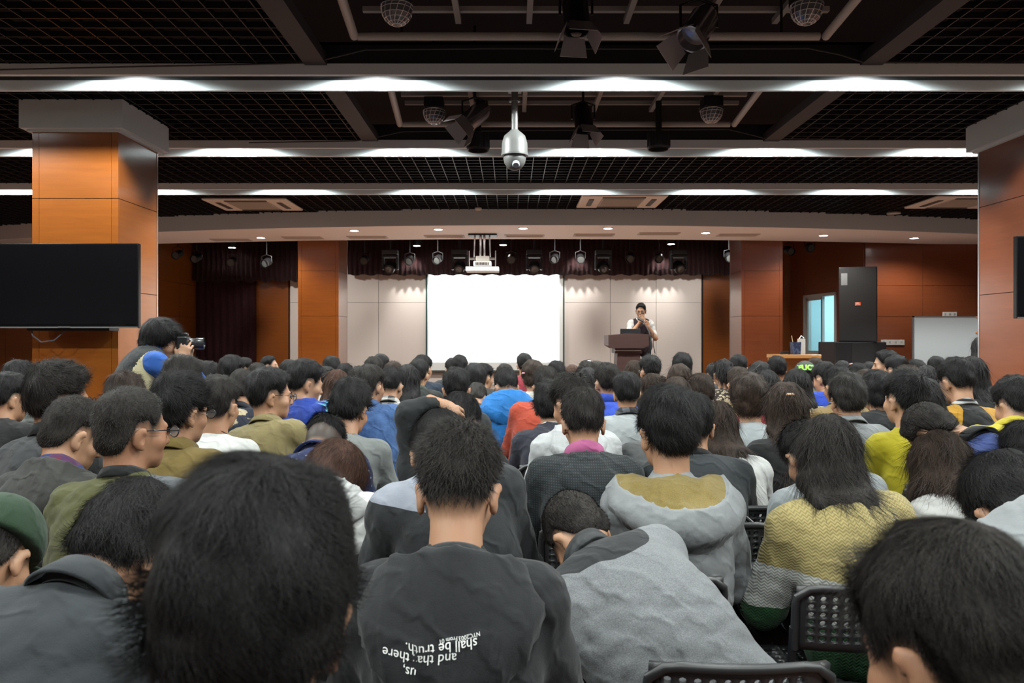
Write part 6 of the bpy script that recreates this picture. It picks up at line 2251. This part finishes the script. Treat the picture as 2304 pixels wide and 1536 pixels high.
far = [
    ('blue_jacket', 1856, 812, 6.3, 'person in vivid blue jacket leaning to one side', G('jacket', 'vivid_blue', '#1b3da6'), -24, 22, 'short', 'k', dict(side=0.08, wide=1.1)),
    ('leopard', 1628, 804, 6.9, 'person in leopard-print top with a ponytail in a blue band', G('sweater', 'leopard_top', '#2a2018', 'leopard', '#b5a68c'), -8, 8, None, 'k', dict(hairfn=long_hair(0.40, 0.03, (0.10, 0, -0.2), 'tied', tie=(0.02, -0.10, 0.06), tie_mat=base_mat('band_blue', lin('#2f7fa8'), 0.5)), neck=0.128)),
    ('tan', 1662, 824, 6.1, 'person in tan jacket behind the brown bowl-cut hair', G('jacket', 'tan_jacket', '#94815f'), 6, 22, 'short', 'b', {}),
    ('maroon', 1724, 830, 5.35, 'person in maroon cardigan with long dark hair', G('sweater', 'maroon_cardigan', '#7c1a26', m2=[WHT], region=near_neck(0.095)), 4, 14, None, 'k', dict(hairfn=long_hair(0.26, 0.07))),
    ('red_tee', 1708, 811, 6.6, 'person in red T-shirt with long dark hair, head tilted', G(T, 'red_tee', '#c23527'), 12, 14, None, 'k', dict(roll=14, hairfn=long_hair(0.26, 0.075))),
    ('red_jacket', 1748, 799, 7.5, 'person in red jacket with dark collar before the red stage pillar', G('jacket', 'red_jacket', '#b52f27', m2=[cloth('slate_collar', lin('#44474e'))], region=near_neck(0.11)), 0, 8, 'short', 'k', {}),
    ('white_far', 917, 818, 6.3, 'person in white T-shirt with long straight black hair beside the plaid shirt', G(T, 'white_far', '#cfd0d0'), 4, 12, None, 'k', dict(hairfn=long_hair(0.26, 0.06))),
    ('blackgreen', 942, 806, 6.9, 'person in black-green jacket with short hair in front of the navy blazer', G('jacket', 'black_green', '#222624', extra=[collar(cloth('grey_green', lin('#4b5148')), 'stand', 0.03)]), 8, 8, 'short', 'k', {}),
    ('navy_blazer', 951, 797, 7.6, 'person in navy blazer at the lower corner of the screen', G('jacket', 'navy_blazer', '#1d2a3a'), 22, 8, 'short', 'k', dict(wide=1.1)),
    ('wall_a', 841, 801, 7.5, 'person with neat black hair before the pale wall, nearer of two close heads', G(T, 'slate_tee', '#4c5055'), 0, 10, 'short', 's', {}),
    ('wall_b', 857, 795, 8.9, 'person with neat black hair before the pale wall, farther of two close heads', G('jacket', 'dark_wall', '#26272a'), 20, 8, 'short', 'k', {}),
    ('wall_spiky', 885, 812, 8.2, 'person with tufted spiky hair before the pale wall', G('jacket', 'brown_wall', '#3a322c'), 0, 8, 'spiky', 'b', {}),
    ('behind_denim', 811, 822, 6.15, 'person with dark hair just behind the denim jacket', G('jacket', 'dark_behind', '#2a2b2e'), 0, 14, 'short', 's', {}),
    ('pillar_head', 746, 800, 8.2, 'person whose dark head shows against the brown stage pillar', G('jacket', 'dark_pillar', '#232428'), 0, 10, 'thick', 'k', {}),
    ('grey_small', 733, 823, 6.75, 'person in pale grey T-shirt beside the royal blue hoodie', G(T, 'pale_small', '#a3a5a3'), 30, 12, 'short', 'k', dict(neck=0.125)),
    ('parted', 776, 816, 7.4, 'person with parted long black hair behind the brown-haired head', G('sweater', 'dark_parted', '#2b2b30'), 0, 14, None, 'k', dict(hairfn=long_hair(0.3, 0.07))),
    ('auburn', 758, 830, 5.75, 'person with long auburn hair behind the mid-grey T-shirt', G('sweater', 'rust_sweater', '#54392c'), 6, 16, None, 'r', dict(hairfn=long_hair(0.3, 0.065))),
    ('white_collar', 521, 797, 5.9, 'person with short hair and white collar before the maroon curtain', G('jacket', 'black_jkt_collar', '#26262a', extra=[collar(WHT, 'stand', 0.03)]), 24, 8, 'short', 'k', {}),
    ('curtain_face', 549, 803, 9.2, 'person with face turned sideways before the maroon curtain', G('jacket', 'dark_curtain', '#2b2b2e'), 70, 4, 'short', 'k', dict(face=True)),
    ('curtain_b', 580, 815, 7.2, 'person with bowed dark head before the maroon curtain edge', G('jacket', 'dark_curtain_b', '#333337'), 0, 18, 'short', 's', {}),
    ('curtain_c', 466, 811, 6.6, 'person with a pale cheek showing beside the curtain', G('jacket', 'dark_curtain_c', '#2d2d33'), 34, 10, 'thick', 'k', {}),
    ('curtain_d', 444, 808, 7.8, 'person with dark hair farthest along the side wall', G('jacket', 'dark_curtain_d', '#242428'), 10, 10, 'short', 'k', {}),
    ('curtain_e', 497, 820, 8.3, 'person with dark hair low between two heads at the curtain', G('jacket', 'dark_curtain_e', '#3a3a3e'), 0, 14, 'short', 's', {}),
    ('child', 605, 799, 9.6, 'person in slate top looking up sideways before the brown wall panel', G(T, 'slate_child', '#48525a'), 20, -6, 'short', 'k', dict(rot=-75, face=True, hs=0.95)),
    ('behind_royal', 653, 808, 6.2, 'person with dark hair and bare neck behind the royal blue hoodie', G(T, 'dark_tee_far', '#3b3d40'), 6, 12, 'short', 'k', dict(neck=0.13)),
    ('bald', 1034, 797, 8.0, 'person with thinning dark hair against the lower screen', G(T, 'white_screen', '#c2c6c6'), -6, 10, 'crew', 'k', dict(hs=1.05)),
    ('bald_b', 1018, 804, 9.2, 'person peeking from behind the thinning dark hair at the screen', G('jacket', 'dark_screen', '#232528'), -20, 8, 'short', 'k', {}),
    ('screen_c', 1069, 815, 6.7, 'person with thick straight black hair below the screen', G(T, 'pale_screen', '#b7babb'), 2, 8, 'bowl', 'k', {}),
    ('screen_d', 1087, 816, 7.5, 'person in dark brown jacket with head turned below the screen', G('jacket', 'dark_brown_jacket', '#2b2622'), 44, 10, 'short', 'k', {}),
    ('dark_red', 1180, 793, 8.9, 'person in dark red top standing out tallest against the screen', G('hoodie', 'dark_red_top', '#8a2533'), 0, 6, 'short', 'k', {}),
    ('red_behind', 1193, 806, 9.8, 'person half hidden beside the dark red top', G('jacket', 'dark_redside', '#2a2628'), 0, 8, 'short', 'k', {}),
    ('pink_clip', 1199, 808, 6.5, 'person with pinned brown hair, pink clip and white lace top', G(T, 'white_lace', '#cfc8c2', 'floral', '#a9a29a'), -8, 16, 'bowl', 'b', {}),
    ('olive_far', 1136, 817, 8.1, 'person in olive top below the screen behind the sky-blue jacket', G(T, 'olive_far', '#8d8257'), 0, 14, 'short', 's', {}),
    ('corner', 1252, 810, 8.0, 'person with dark hair at the screen corner by the black edge', G('jacket', 'dark_corner', '#26282b'), 8, 14, 'thick', 'k', {}),
    ('brown_wall', 1287, 819, 8.9, 'person with long light brown hair before the pale wall', G('sweater', 'brown_knit_far', '#4a4039'), 0, 8, None, 'r', dict(hairfn=long_hair(0.3, 0.06))),
    ('headband', 1320, 809, 7.6, 'person with a glittering hair clip before the pale wall', G('sweater', 'dark_headband', '#2a2a2d'), 0, 12, None, 's', dict(hairfn=long_hair(0.3, 0.065))),
    ('wall_c', 1344, 811, 8.4, 'person with smooth dark hair behind the cobalt blue jacket', G('sweater', 'dark_wall_c', '#2e2e31'), 0, 10, 'bowl', 's', {}),
    ('long_wall', 1321, 825, 6.3, 'person with long dark hair beside the cobalt blue jacket', G('sweater', 'dark_long_wall', '#242427'), 0, 12, None, 'k', dict(hairfn=long_hair(0.34, 0.08))),
    ('lectern_a', 1427, 809, 7.9, 'person with dark brown hair in front of the lectern', G('sweater', 'dark_lectern', '#2b2423'), 0, 10, None, 'b', dict(hairfn=long_hair(0.3, 0.065))),
    ('lectern_b', 1463, 797, 7.0, 'person with short brushed-up hair and glasses beside the lectern', G('jacket', 'dark_lectern_b', '#242529'), -16, 6, 'spiky', 'k', dict(glasses=True)),
    ('ear_pony', 1467, 836, 6.0, 'person with brown ponytail and bare ear behind the pale grey T-shirt', G('sweater', 'plum_sweater', '#3a2b33'), -48, 14, None, 'b', dict(hairfn=long_hair(0.34, 0.03, (0, 0, 0), 'tied', tie=(0, -0.10, 0.10)))),
    ('round', 1535, 791, 7.7, 'person with a round mop of black hair against the pale wall', G('jacket', 'dark_round_far', '#242427'), 4, 8, 'bowl', 'k', {}),
    ('brown_below', 1529, 817, 6.4, 'person with long brown hair under the round mop of hair', G('sweater', 'grey_brown_far', '#4c4743'), 0, 12, None, 'b', dict(hairfn=long_hair(0.32, 0.08))),
    ('panel_a', 1607, 815, 8.7, 'person with dark hair half hidden beside the ponytail with the blue band', G('jacket', 'dark_panel_a', '#2a2a2d'), -10, 8, 'short', 'k', {}),
    ('panel_b', 1662, 796, 8.0, 'person with short black hair before the dark red stage pillar', G('jacket', 'dark_panel_b', '#2c2526'), 14, 8, 'short', 'k', {}),
    ('cap', 1811, 812, 7.2, 'person in dark cap with green lettering', G('jacket', 'camo_jacket', '#35352b', 'camo', '#5b5844'), 10, 10, 'short', 'k', {}),
    ('desk_a', 1834, 803, 9.3, 'person with brown hair just below the wooden desk', G('jacket', 'dark_desk', '#2f2a28'), 0, 10, 'short', 'b', {}),
    ('desk_b', 1852, 814, 8.0, 'person with dark hair behind the vivid blue jacket', G('jacket', 'dark_desk_b', '#2b2b2f'), 0, 12, 'short', 'k', {}),
    ('bow', 1896, 810, 8.8, 'person with a pink bow in dark hair before the bass cabinet', G('sweater', 'dark_bow', '#2f2d31'), 0, 10, None, 'k', dict(hairfn=long_hair(0.3, 0.06))),
    ('bass_a', 1930, 815, 7.95, 'person with dark hair before the bass cabinet, nearer of two', G(T, 'white_bass', '#c9c9c7'), 0, 12, 'thick', 'k', {}),
    ('bass_b', 1957, 813, 8.4, 'person with dark hair before the bass cabinet, farther of two', G('jacket', 'dark_bass_b', '#29292c'), 0, 10, 'short', 'k', {}),
    ('behind_grey', 1948, 829, 6.05, 'person in white top with loose brown hair behind the grey collared shirt', G(T, 'white_loose', '#c6c5c2'), 0, 14, None, 'b', dict(hairfn=long_hair(0.24, 0.06))),
    ('profile', 1995, 785, 7.4, 'person sitting tall in profile before the red wall', G('jacket', 'dark_profile', '#303036'), -74, 4, 'short', 'k', dict(face=True, hs=1.05)),
    ('profile_b', 2017, 797, 6.8, 'person with short black hair close in front of the tall profile', G('jacket', 'dark_profile_b', '#202023'), -24, 8, 'short', 'k', {}),
    ('board_a', 2060, 807, 7.4, 'person with smooth dark hair before the white board, next to the red wall', G('jacket', 'dark_board_a', '#2a2a2e'), 0, 12, 'bowl', 'k', {}),
    ('board_b', 2107, 800, 8.4, 'person in pink and white striped top before the white board', G(T, 'pink_stripe', '#c9b9b9', 'stripe', '#a63355'), 10, 10, 'short', 'k', {}),
    ('board_c', 2083, 821, 6.2, 'person with long dark hair and white top before the white board', G(T, 'white_board_girl', '#c4c3c0'), 6, 14, None, 'k', dict(hairfn=long_hair(0.3, 0.07))),
    ('behind_yellow', 2041, 819, 5.5, 'person with dark red-brown hair behind the bright yellow T-shirt', G('jacket', 'dark_yellow_behind', '#2b2627'), 0, 12, 'thick', 'b', {}),
]
for k, px, top, d, lab, g_, yaw, pitch, hair, hc, kw in far:
    kw = dict(kw)
    roll = kw.pop('roll', 0)
    I[k] = person(px, top, d, lab, g_, yaw, pitch, roll, hair, hc, kw.pop('hs', 1.0), **kw)

# ------------------------------------------------------------ standing people
def speak(H, N, sho, wo, RR, zb):
    return {0: [sho[0] + np.array([0.09, 0.12, -0.24]), H + np.array([0.045, 0.15, -0.155])], 1: [sho[1] + np.array([-0.10, 0.06, -0.26]), H + np.array([-0.10, 0.19, -0.24])],
            ('dir', 0): np.array([-0.4, 0.35, 0.8]), ('dir', 1): np.array([0.5, 0.35, 0.7]), ('up', 0): np.array([0.3, 1, 0]), ('up', 1): np.array([-0.3, 1, 0])}


I['lecturer'] = person(1442, 681, 12.85, 'person on the stage in dark sleeveless pullover over a white shirt, holding a microphone', G('shirt', 'white_shirt', '#d9d8d5', sleeve='short', off=0.010, extra=[collar(WHT, 'shirt', 0.04)]), 14, 12, 0, 'crew', 'k', 1.0,
    arms=speak, rot=180, seated=False, stand=0.97, zbase=0.4, lean=-2, face=True, glasses=True, lods='mid')


def sleeveless(i, mat, extra=0.010, name='pullover', zlo=0.0, regions=None, mats=()):
    """A sleeveless garment over the shirt: torso only, with arm holes and a neck opening."""
    S, TF = i['S'], i['TF']
    pr = []
    for t, r, k in ((0.0, (0.172, 0.128, 0.12), 0.03), (0.28, (0.160, 0.120, 0.15), 0.06), (0.55, (0.170, 0.124, 0.15), 0.06), (0.80, (0.172, 0.108, 0.12), 0.06)):
        pr.append((d_ell(S(t), np.array(r) + 0.012 + extra, TF(t)), k, 'add'))
    for s in (0, 1):
        pr.append((d_cap(i['N'] + i['back'] * 0.010 - 0.008 * i['up'], i['sho'][s] * 0.86 + i['N'] * 0.14, 0.052 + extra, 0.056 + extra), 0.04, 'add'))
    F, o_, hh = field(pr, 0.014, 0.03, lambda F, x, y, z: F + garment_noise(x, y, z, 0.004, i['seed']))
    ax = [o_[k] + hh * np.arange(F.shape[k]) for k in range(3)]
    hole = d_cap(i['N'] + i['un'] * -0.005 + 0.035 * i['TF'](0.9)[:, 1], i['N'] + i['un'] * 0.16, i['nw'] * 1.02, i['nw'] * 1.9)
    F = smax(F, -hole[0](ax[0][:, None, None], ax[1][None, :, None], ax[2][None, None, :]), 0.006)
    V, Q = nets(F, o_, hh, 1)
    me = np_mesh(name, V, Q)
    o = link_mesh(name, me, i['root'], [mat, *mats])
    if regions:
        region_mats(me, V, Q, regions)
    return V, Q, o


sleeveless(I['lecturer'], cloth('dark_pullover', lin('#2a1d25')), 0.006)


def shoot(H, N, sho, wo, RR, zb):
    hd = unit(np.array([math.sin(math.radians(24)), math.cos(math.radians(24)), 0.0]))
    rt = np.array([hd[1], -hd[0], 0])
    c = H + hd * 0.155 + np.array([0, 0, 0.03])
    wr, wl = c + rt * 0.075 - hd * 0.01 + np.array([0, 0, -0.105]), c - rt * 0.03 + hd * 0.02 + np.array([0, 0, -0.13])
    return {0: [wr + hd * 0.07 + rt * 0.09 + np.array([0, 0, -0.20]), wr], 1: [wl + hd * 0.10 - rt * 0.05 + np.array([0, 0, -0.2]), wl],
            ('dir', 0): unit(np.array([0, 0, 1.0]) + hd * 0.35 - rt * 0.15), ('dir', 1): unit(np.array([0, 0, 1.0]) + hd * 0.2), ('up', 0): rt, ('up', 1): hd}


VEST_B = cloth('vest_black', lin('#232527'))
VEST_C = cloth('vest_cream', lin('#b0a785'))
VEST_T = cloth('vest_trim', lin('#c6bd98'))
BLUE = cloth('blue_shirt', lin('#2d5fb2'))
I['photographer'] = person(362, 713, 4.95, 'person in blue shirt and black and cream vest, aiming a camera', G('shirt', 'blue_shirt', '#2d5fb2', off=0.010, extra=[collar(BLUE, 'shirt', 0.045)]), 24, 16, 0, 'bowl', 'k', 1.05,
    arms=shoot, rot=-54, seated=False, stand=0.93, lean=10, twist=0, lods='mid', face=True, neck=0.10, wide=1.1, noff=(0.0, 0.07))
ph = I['photographer']


def vest_reg(c, n):
    z = c[:, 2] - ph['N'][2]
    x = np.abs((c - ph['N']) @ ph['sx'])
    r = np.where(z > -0.115, 0, 1)
    r = np.where((z <= -0.115) & (z > -0.14), 2, r)
    r = np.where((x > 0.155) & (z > -0.30), 2, r)
    return r


vV, vQ, vO = sleeveless(ph, VEST_B, 0.010, 'vest', regions=vest_reg, mats=(VEST_C, VEST_T))

cam_o = empty('camera', (0, 0, 0), 0, 'black camera held to the photographer\'s eye', 'camera')
hd = unit(np.array([math.sin(math.radians(24)), math.cos(math.radians(24)), 0.0]))
RRp = rot_z(math.radians(-54))
cpos = RRp @ (ph['H'] + hd * 0.150 + np.array([0, 0, 0.035])) + ph['org']
hdw = RRp @ hd
cam_o.location = cpos
cam_o.rotation_euler = (0, 0, math.atan2(-hdw[0], hdw[1]))
MB().box((-0.065, -0.035, -0.045), (0.065, 0.03, 0.042), 0.008).box((-0.022, -0.04, 0.04), (0.022, 0.025, 0.066), 0.008).build('camera_body', BLACKP, cam_o)
MB().lathe([(0.034, 0.03), (0.034, 0.07), (0.038, 0.075), (0.038, 0.12), (0.033, 0.122), (0.031, 0.11), (0.0, 0.105)], (0, 0, -0.003), 20, Matrix.Rotation(-math.pi / 2, 3, 'X')).build('camera_lens', base_mat('lens_barrel', (0.02, 0.02, 0.022), 0.25), cam_o, True)


def reach(H, N, sho, wo, RR, zb):
    return {0: [sho[0] + np.array([0.03, 0.10, -0.25]), sho[0] + np.array([-0.06, 0.31, -0.16])], 1: [sho[1] + np.array([-0.03, 0.08, -0.25]), sho[1] + np.array([0.05, 0.30, -0.20])]}


I['green'] = person(-52, 690, 5.5, 'person in bright green top standing at the picture edge, forearm raised', G('sweater', 'green_top', '#4c7a1e'), 0, 14, 0, 'short', 'k', 1.0, arms=reach, rot=-80, seated=False, stand=1.0, lods='mid')
I['standing_girl'] = person(2207, 757, 8.6, 'person with long black hair standing by the white board, half behind the pillar', G(T, 'pale_grey_girl', '#a9acb0'), 10, 8, 0, None, 'k', 0.95, hairfn=long_hair(0.35, 0.075), seated=False, stand=0.87)
# ------------------------------------------------------------ chairs under the nearer rows
CH_LAB = {'big': 'black perforated chair of the person filling the foreground', 'crew': 'black perforated chair under the close-cropped person at the picture corner', 'dark_shirt': 'black perforated chair under the bowed person in charcoal shirt',
          'hoodie': 'black perforated chair under the black hoodie with lettering', 'wool': 'black perforated chair, back panel bare, behind the grey wool coat', 'grey_hood': 'black perforated chair under the grey hooded top at the edge',
          'knit': 'black perforated chair whose back crosses the yellow knitted jumper', 'black_coat': 'black perforated chair with a dark backpack hung on it', 'half_pony': 'black perforated chair behind the half-tied brown hair'}
order = ['big', 'crew', 'dark_shirt', 'hoodie', 'wool', 'grey_hood', 'plaid_collar', 'olive', 'white_hood', 'grey_patch', 'mustard', 'knit', 'brown_varsity', 'green_cap', 'glasses', 'blazer', 'dotted', 'scratch',
         'pink_collar', 'black_coat', 'cuffs', 'blue_polo', 'edge_head', 'necklace', 'khaki', 'grey_tee', 'light_left', 'white_hoodie', 'grey_sleeve', 'brown_boy', 'half_pony', 'grey_shirt', 'yellow_tee', 'yellow_polo', 'white_girl', 'navy_hood']
for k in order:
    lab = CH_LAB.get(k) or ' '.join(('black perforated chair under the ' + I[k]['label'].split(',')[0]).split()[:16])
    dd, dx = None, 0.0
    if k == 'wool':
        dd, dx = 1.63, (1652 - CX) / FPX * 1.63 - I[k]['org'][0]
    if k == 'knit':
        dd, dx = I[k]['org'][1] - 0.235, (1875 - CX) / FPX * 2.3 - I[k]['org'][0]
    if k == 'mustard':
        dx = -0.11
    chair_for(I[k], lab, dx, 0.0, dd)

# ------------------------------------------------------------ hoods, prints, caps, bags
h_ = I['hoodie']


hv, hq, ho = h_['hood']
INK = base_mat('white_ink', (0.60, 0.60, 0.58), 0.7)
allv, allq = join_parts([(h_['V'], h_['Q']), (hv, hq)])


def on_back(px, py):
    p = hit_local(h_, px, py, allv, allq)
    return (p.x, p.z) if p is not None else (0.0, 0.8)


def lines(i, rows):
    for n_, (txt, px, py, size, sp, arc) in enumerate(rows):
        printed(i, txt, size, on_back(px, py), INK, 'lettering', math.pi + math.radians(sp), arc, target=(allv, allq), lab='small upside-down white lettering' if n_ == 0 else 'upside-down white lettering')


lines(h_, [('NYC2003.From 01', 1034, 1430, 0.0095, 10, -1.0), ('shall be truth.', 993, 1446, 0.0230, 4, -1.2), ('and that there', 942, 1474, 0.0230, -3, -1.2), ('us,', 922, 1500, 0.0230, -5, -0.8)])

r_ = I['royal']
# pale emblem on the blue hoodie: three blades meeting in a point
lg = MB()
c0 = at(728, 921, 4.45) - Vector(r_['org'])
tree = BVHTree.FromPolygons(r_['V'].tolist(), r_['Q'].tolist())
s = 0.055
for poly in ([(-0.9, 0.75), (-0.15, 0.45), (-0.12, 0.15), (-0.75, 0.42)], [(0.9, 0.75), (0.15, 0.45), (0.12, 0.15), (0.75, 0.42)], [(-0.25, 0.75), (0, 0.5), (0.25, 0.75), (0.12, 0.9), (-0.12, 0.9)],
             [(-0.14, 0.10), (0.14, 0.10), (0.22, -0.5), (0.0, -1.1), (-0.22, -0.5)]):
    vs = []
    for x, z in poly:
        hit = tree.ray_cast(Vector((c0.x + x * s * 0.72, -3, c0.z + z * s)), Vector((0, 1, 0)))
        y = hit[0].y if hit[0] is not None else -0.15
        vs.append((c0.x + x * s * 0.72, y - 0.004, c0.z + z * s))
    a_ = [lg.bm.verts.new(v) for v in vs]
    b_ = [lg.bm.verts.new((v[0], v[1] + 0.006, v[2])) for v in vs]
    lg.bm.faces.new(a_)
    lg.bm.faces.new(b_[::-1])
    for q in range(len(a_)):
        lg.bm.faces.new((a_[q], b_[q], b_[(q + 1) % len(a_)], a_[(q + 1) % len(a_)]))
lg.build('emblem', base_mat('emblem_blue', lin('#7fc4dc'), 0.6), r_['root'])

# letters on the photographer's vest
vt = (vV, vQ)
cu_ = bpy.data.curves.new('vest_lettering', 'FONT')
cu_.body, cu_.size, cu_.align_x = 'UC', 0.085, 'CENTER'
tmp = bpy.data.objects.new('tmp', cu_)
COL.objects.link(tmp)
me_ = bpy.data.meshes.new_from_object(tmp.evaluated_get(bpy.context.evaluated_depsgraph_get()))
bpy.data.objects.remove(tmp)
tree = BVHTree.FromPolygons(vV.tolist(), vQ.tolist())
for v in me_.vertices:
    p = Vector((0.035 + v.co.x, -3, ph['N'][2] - 0.40 + v.co.y))
    hit = tree.ray_cast(p, Vector((0, 1, 0)))
    v.co = (hit[0] if hit[0] is not None else Vector((p.x, -0.15, p.z))) + Vector((0, -0.004, 0))
link_mesh('vest_lettering', me_, ph['root'], [base_mat('letter_navy', lin('#2a3a72'), 0.7)])


def head_cap(i, mat, brim_front=True, thick=0.030, name='cap', brim=True):
    lo, hi = hair_box()
    F, o, h = field([((lambda x, y, z: np.where(z < 0.055 + 0.0 * x + 0.0 * y, 0.02, 1.0) * 0 + smax(_SK1[0](x, y, z) - thick, 0.062 - 0.10 * y - z, 0.006), lo - 0.01, hi + 0.02), 0, 'add')], 0.006, 0.02)
    parts = [nets(F, o, h, 1)]
    o_ = link_mesh(name, np_mesh(name, *join_parts(parts)), i['root'], [mat], i['Mh'])
    if brim:
        V, Q = nets(*field([(d_ell((0, 0.135, 0.058), (0.078, 0.065, 0.007)), 0, 'add')], 0.006, 0.02), smooth=1)
        link_mesh('brim', np_mesh('brim', V, Q), o_, [mat])
    return o_, parts[0]


head_cap(I['green_cap'], cloth('cap_green', lin('#223a24')), thick=0.032)
c_, cp = head_cap(I['cap'], base_mat('cap_black', (0.012, 0.014, 0.012), 0.7), thick=0.026)
i = I['cap']
cu_ = bpy.data.curves.new('cap_lettering', 'FONT')
cu_.body, cu_.size, cu_.align_x = 'FUCL', 0.064, 'CENTER'
cu_.offset = 0.0035
tmp = bpy.data.objects.new('tmp', cu_)
COL.objects.link(tmp)
me_ = bpy.data.meshes.new_from_object(tmp.evaluated_get(bpy.context.evaluated_depsgraph_get()))
bpy.data.objects.remove(tmp)
tree = BVHTree.FromPolygons(cp[0].tolist(), cp[1].tolist())
for v in me_.vertices:
    p = Vector((v.co.x, -1, 0.090 + v.co.y * 1.05))
    hit = tree.ray_cast(p, Vector((0, 1, 0)))
    v.co = (hit[0] if hit[0] is not None else Vector((p.x, -0.10, p.z))) + Vector((0, -0.004, 0))
link_mesh('cap_lettering', me_, c_, [base_mat('lettering_green', lin('#7fd82c'), 0.6)])

# hair clips
for k, pos, col, lab in (('pink_clip', (-0.085, -0.07, 0.06), '#d8909a', 'clip'), ('bow', (0.05, -0.085, 0.13), '#e8a298', 'bow'), ('headband', (0.02, -0.06, 0.165), '#c8ccd0', 'clip'), ('half_pony', (-0.02, -0.112, 0.105), '#c9a48a', 'clip')):
    i = I[k]
    m = MB().box((-0.018, -0.012, -0.006), (0.018, 0.012, 0.006), 0.004)
    if lab == 'bow':
        m.box((-0.05, -0.008, -0.012), (-0.01, 0.008, 0.014), 0.006).box((0.01, -0.008, -0.012), (0.05, 0.008, 0.014), 0.006)
    m.build('hair_clip', base_mat('clip_' + k, lin(col), 0.35), i['root'], True, i['Mh'] @ Matrix.Translation(pos))

# pattern of nested chevrons on the white hood
w_ = I['white_hood']
V, Q, _o = w_['hood']
tree = BVHTree.FromPolygons(np.concatenate([V, w_['V']]).tolist(), np.concatenate([Q, w_['Q'] + len(V)]).tolist())
m = MB()
c0 = at(800, 1105, 2.4) - Vector(w_['org'])
for q in range(7):
    r = 0.012 + 0.0085 * q
    pts = [(-r, 0.5 * r), (-0.2 * r, 0.9 * r), (0.9 * r, 0.3 * r), (0.9 * r, -0.6 * r), (0.2 * r, -1.0 * r)]
    pr = []
    for (xa, za), (xb_, zb_) in zip(pts[:-1], pts[1:]):
        for t in np.linspace(0, 1, 5)[:-1]:
            pr.append((xa + (xb_ - xa) * t, za + (zb_ - za) * t))
    run = []
    for x, z in pr:
        hit = tree.ray_cast(Vector((c0.x + x + 0.02, -3, c0.z + z)), Vector((0, 1, 0)))
        if hit[0] is not None and hit[0].y < 0.2:
            run.append((c0.x + x + 0.02, hit[0].y - 0.001, c0.z + z))
    if len(run) > 2:
        m.tube(run, 0.0012, 5)
m.build('chevron_print', base_mat('print_grey', lin('#4a4b50'), 0.8), w_['root'])

# a backpack hung on the chair behind the fleece-lined hoodie
bk = empty('backpack', (I['black_coat']['org'][0] + 0.10, I['black_coat']['org'][1] - 0.34, 0.0), 0, 'black backpack hanging behind the chair of the smooth black jacket', 'backpack')
V, Q = nets(*field([(d_ell((0, 0, 0.46), (0.15, 0.075, 0.20)), 0.03, 'add'), (d_ell((0, -0.05, 0.38), (0.115, 0.055, 0.11)), 0.02, 'add'), (d_cap((-0.10, 0, 0.30), (0.10, 0, 0.30), 0.06, 0.06), 0.05, 'add')], 0.012, 0.03, lambda F, x, y, z: F + garment_noise(x, y, z, 0.005, 1.0)), smooth=1)
link_mesh('bag', np_mesh('bag', V, Q), bk, [cloth('bag_black', lin('#16171a'), rough=0.6)])
MB().tube([(-0.06, 0.03, 0.64), (-0.05, 0.10, 0.74), (0.0, 0.12, 0.785), (0.05, 0.10, 0.74), (0.06, 0.03, 0.64)], 0.010, 8).build('carry_loop', BLACKP, bk, True)
MB().tube([(0.08, 0.0, 0.33), (0.13, -0.03, 0.27), (0.16, -0.02, 0.25), (0.14, 0.02, 0.28)], 0.007, 6).build('strap', BLACKP, bk, True)
# a phone in the hand of the person in green
p = I['green']
ph_ = empty('mobile_phone', tuple(rot_z(math.radians(-80)) @ (p['wri'][0] + np.array([0.0, 0.10, 0.03])) + p['org']), math.radians(-80), 'pale phone held by the person in bright green', 'phone')
MB().box((-0.036, -0.07, -0.004), (0.036, 0.07, 0.004), 0.003).build('phone_case', base_mat('phone_pale', (0.5, 0.5, 0.52), 0.3), ph_)
MB().box((-0.032, -0.064, 0.004), (0.032, 0.064, 0.0046)).build('phone_screen', base_mat('phone_glass', (0.02, 0.02, 0.025), 0.1), ph_)
# lecturer's handheld end of the microphone is on its stand; shoes stand on the stage
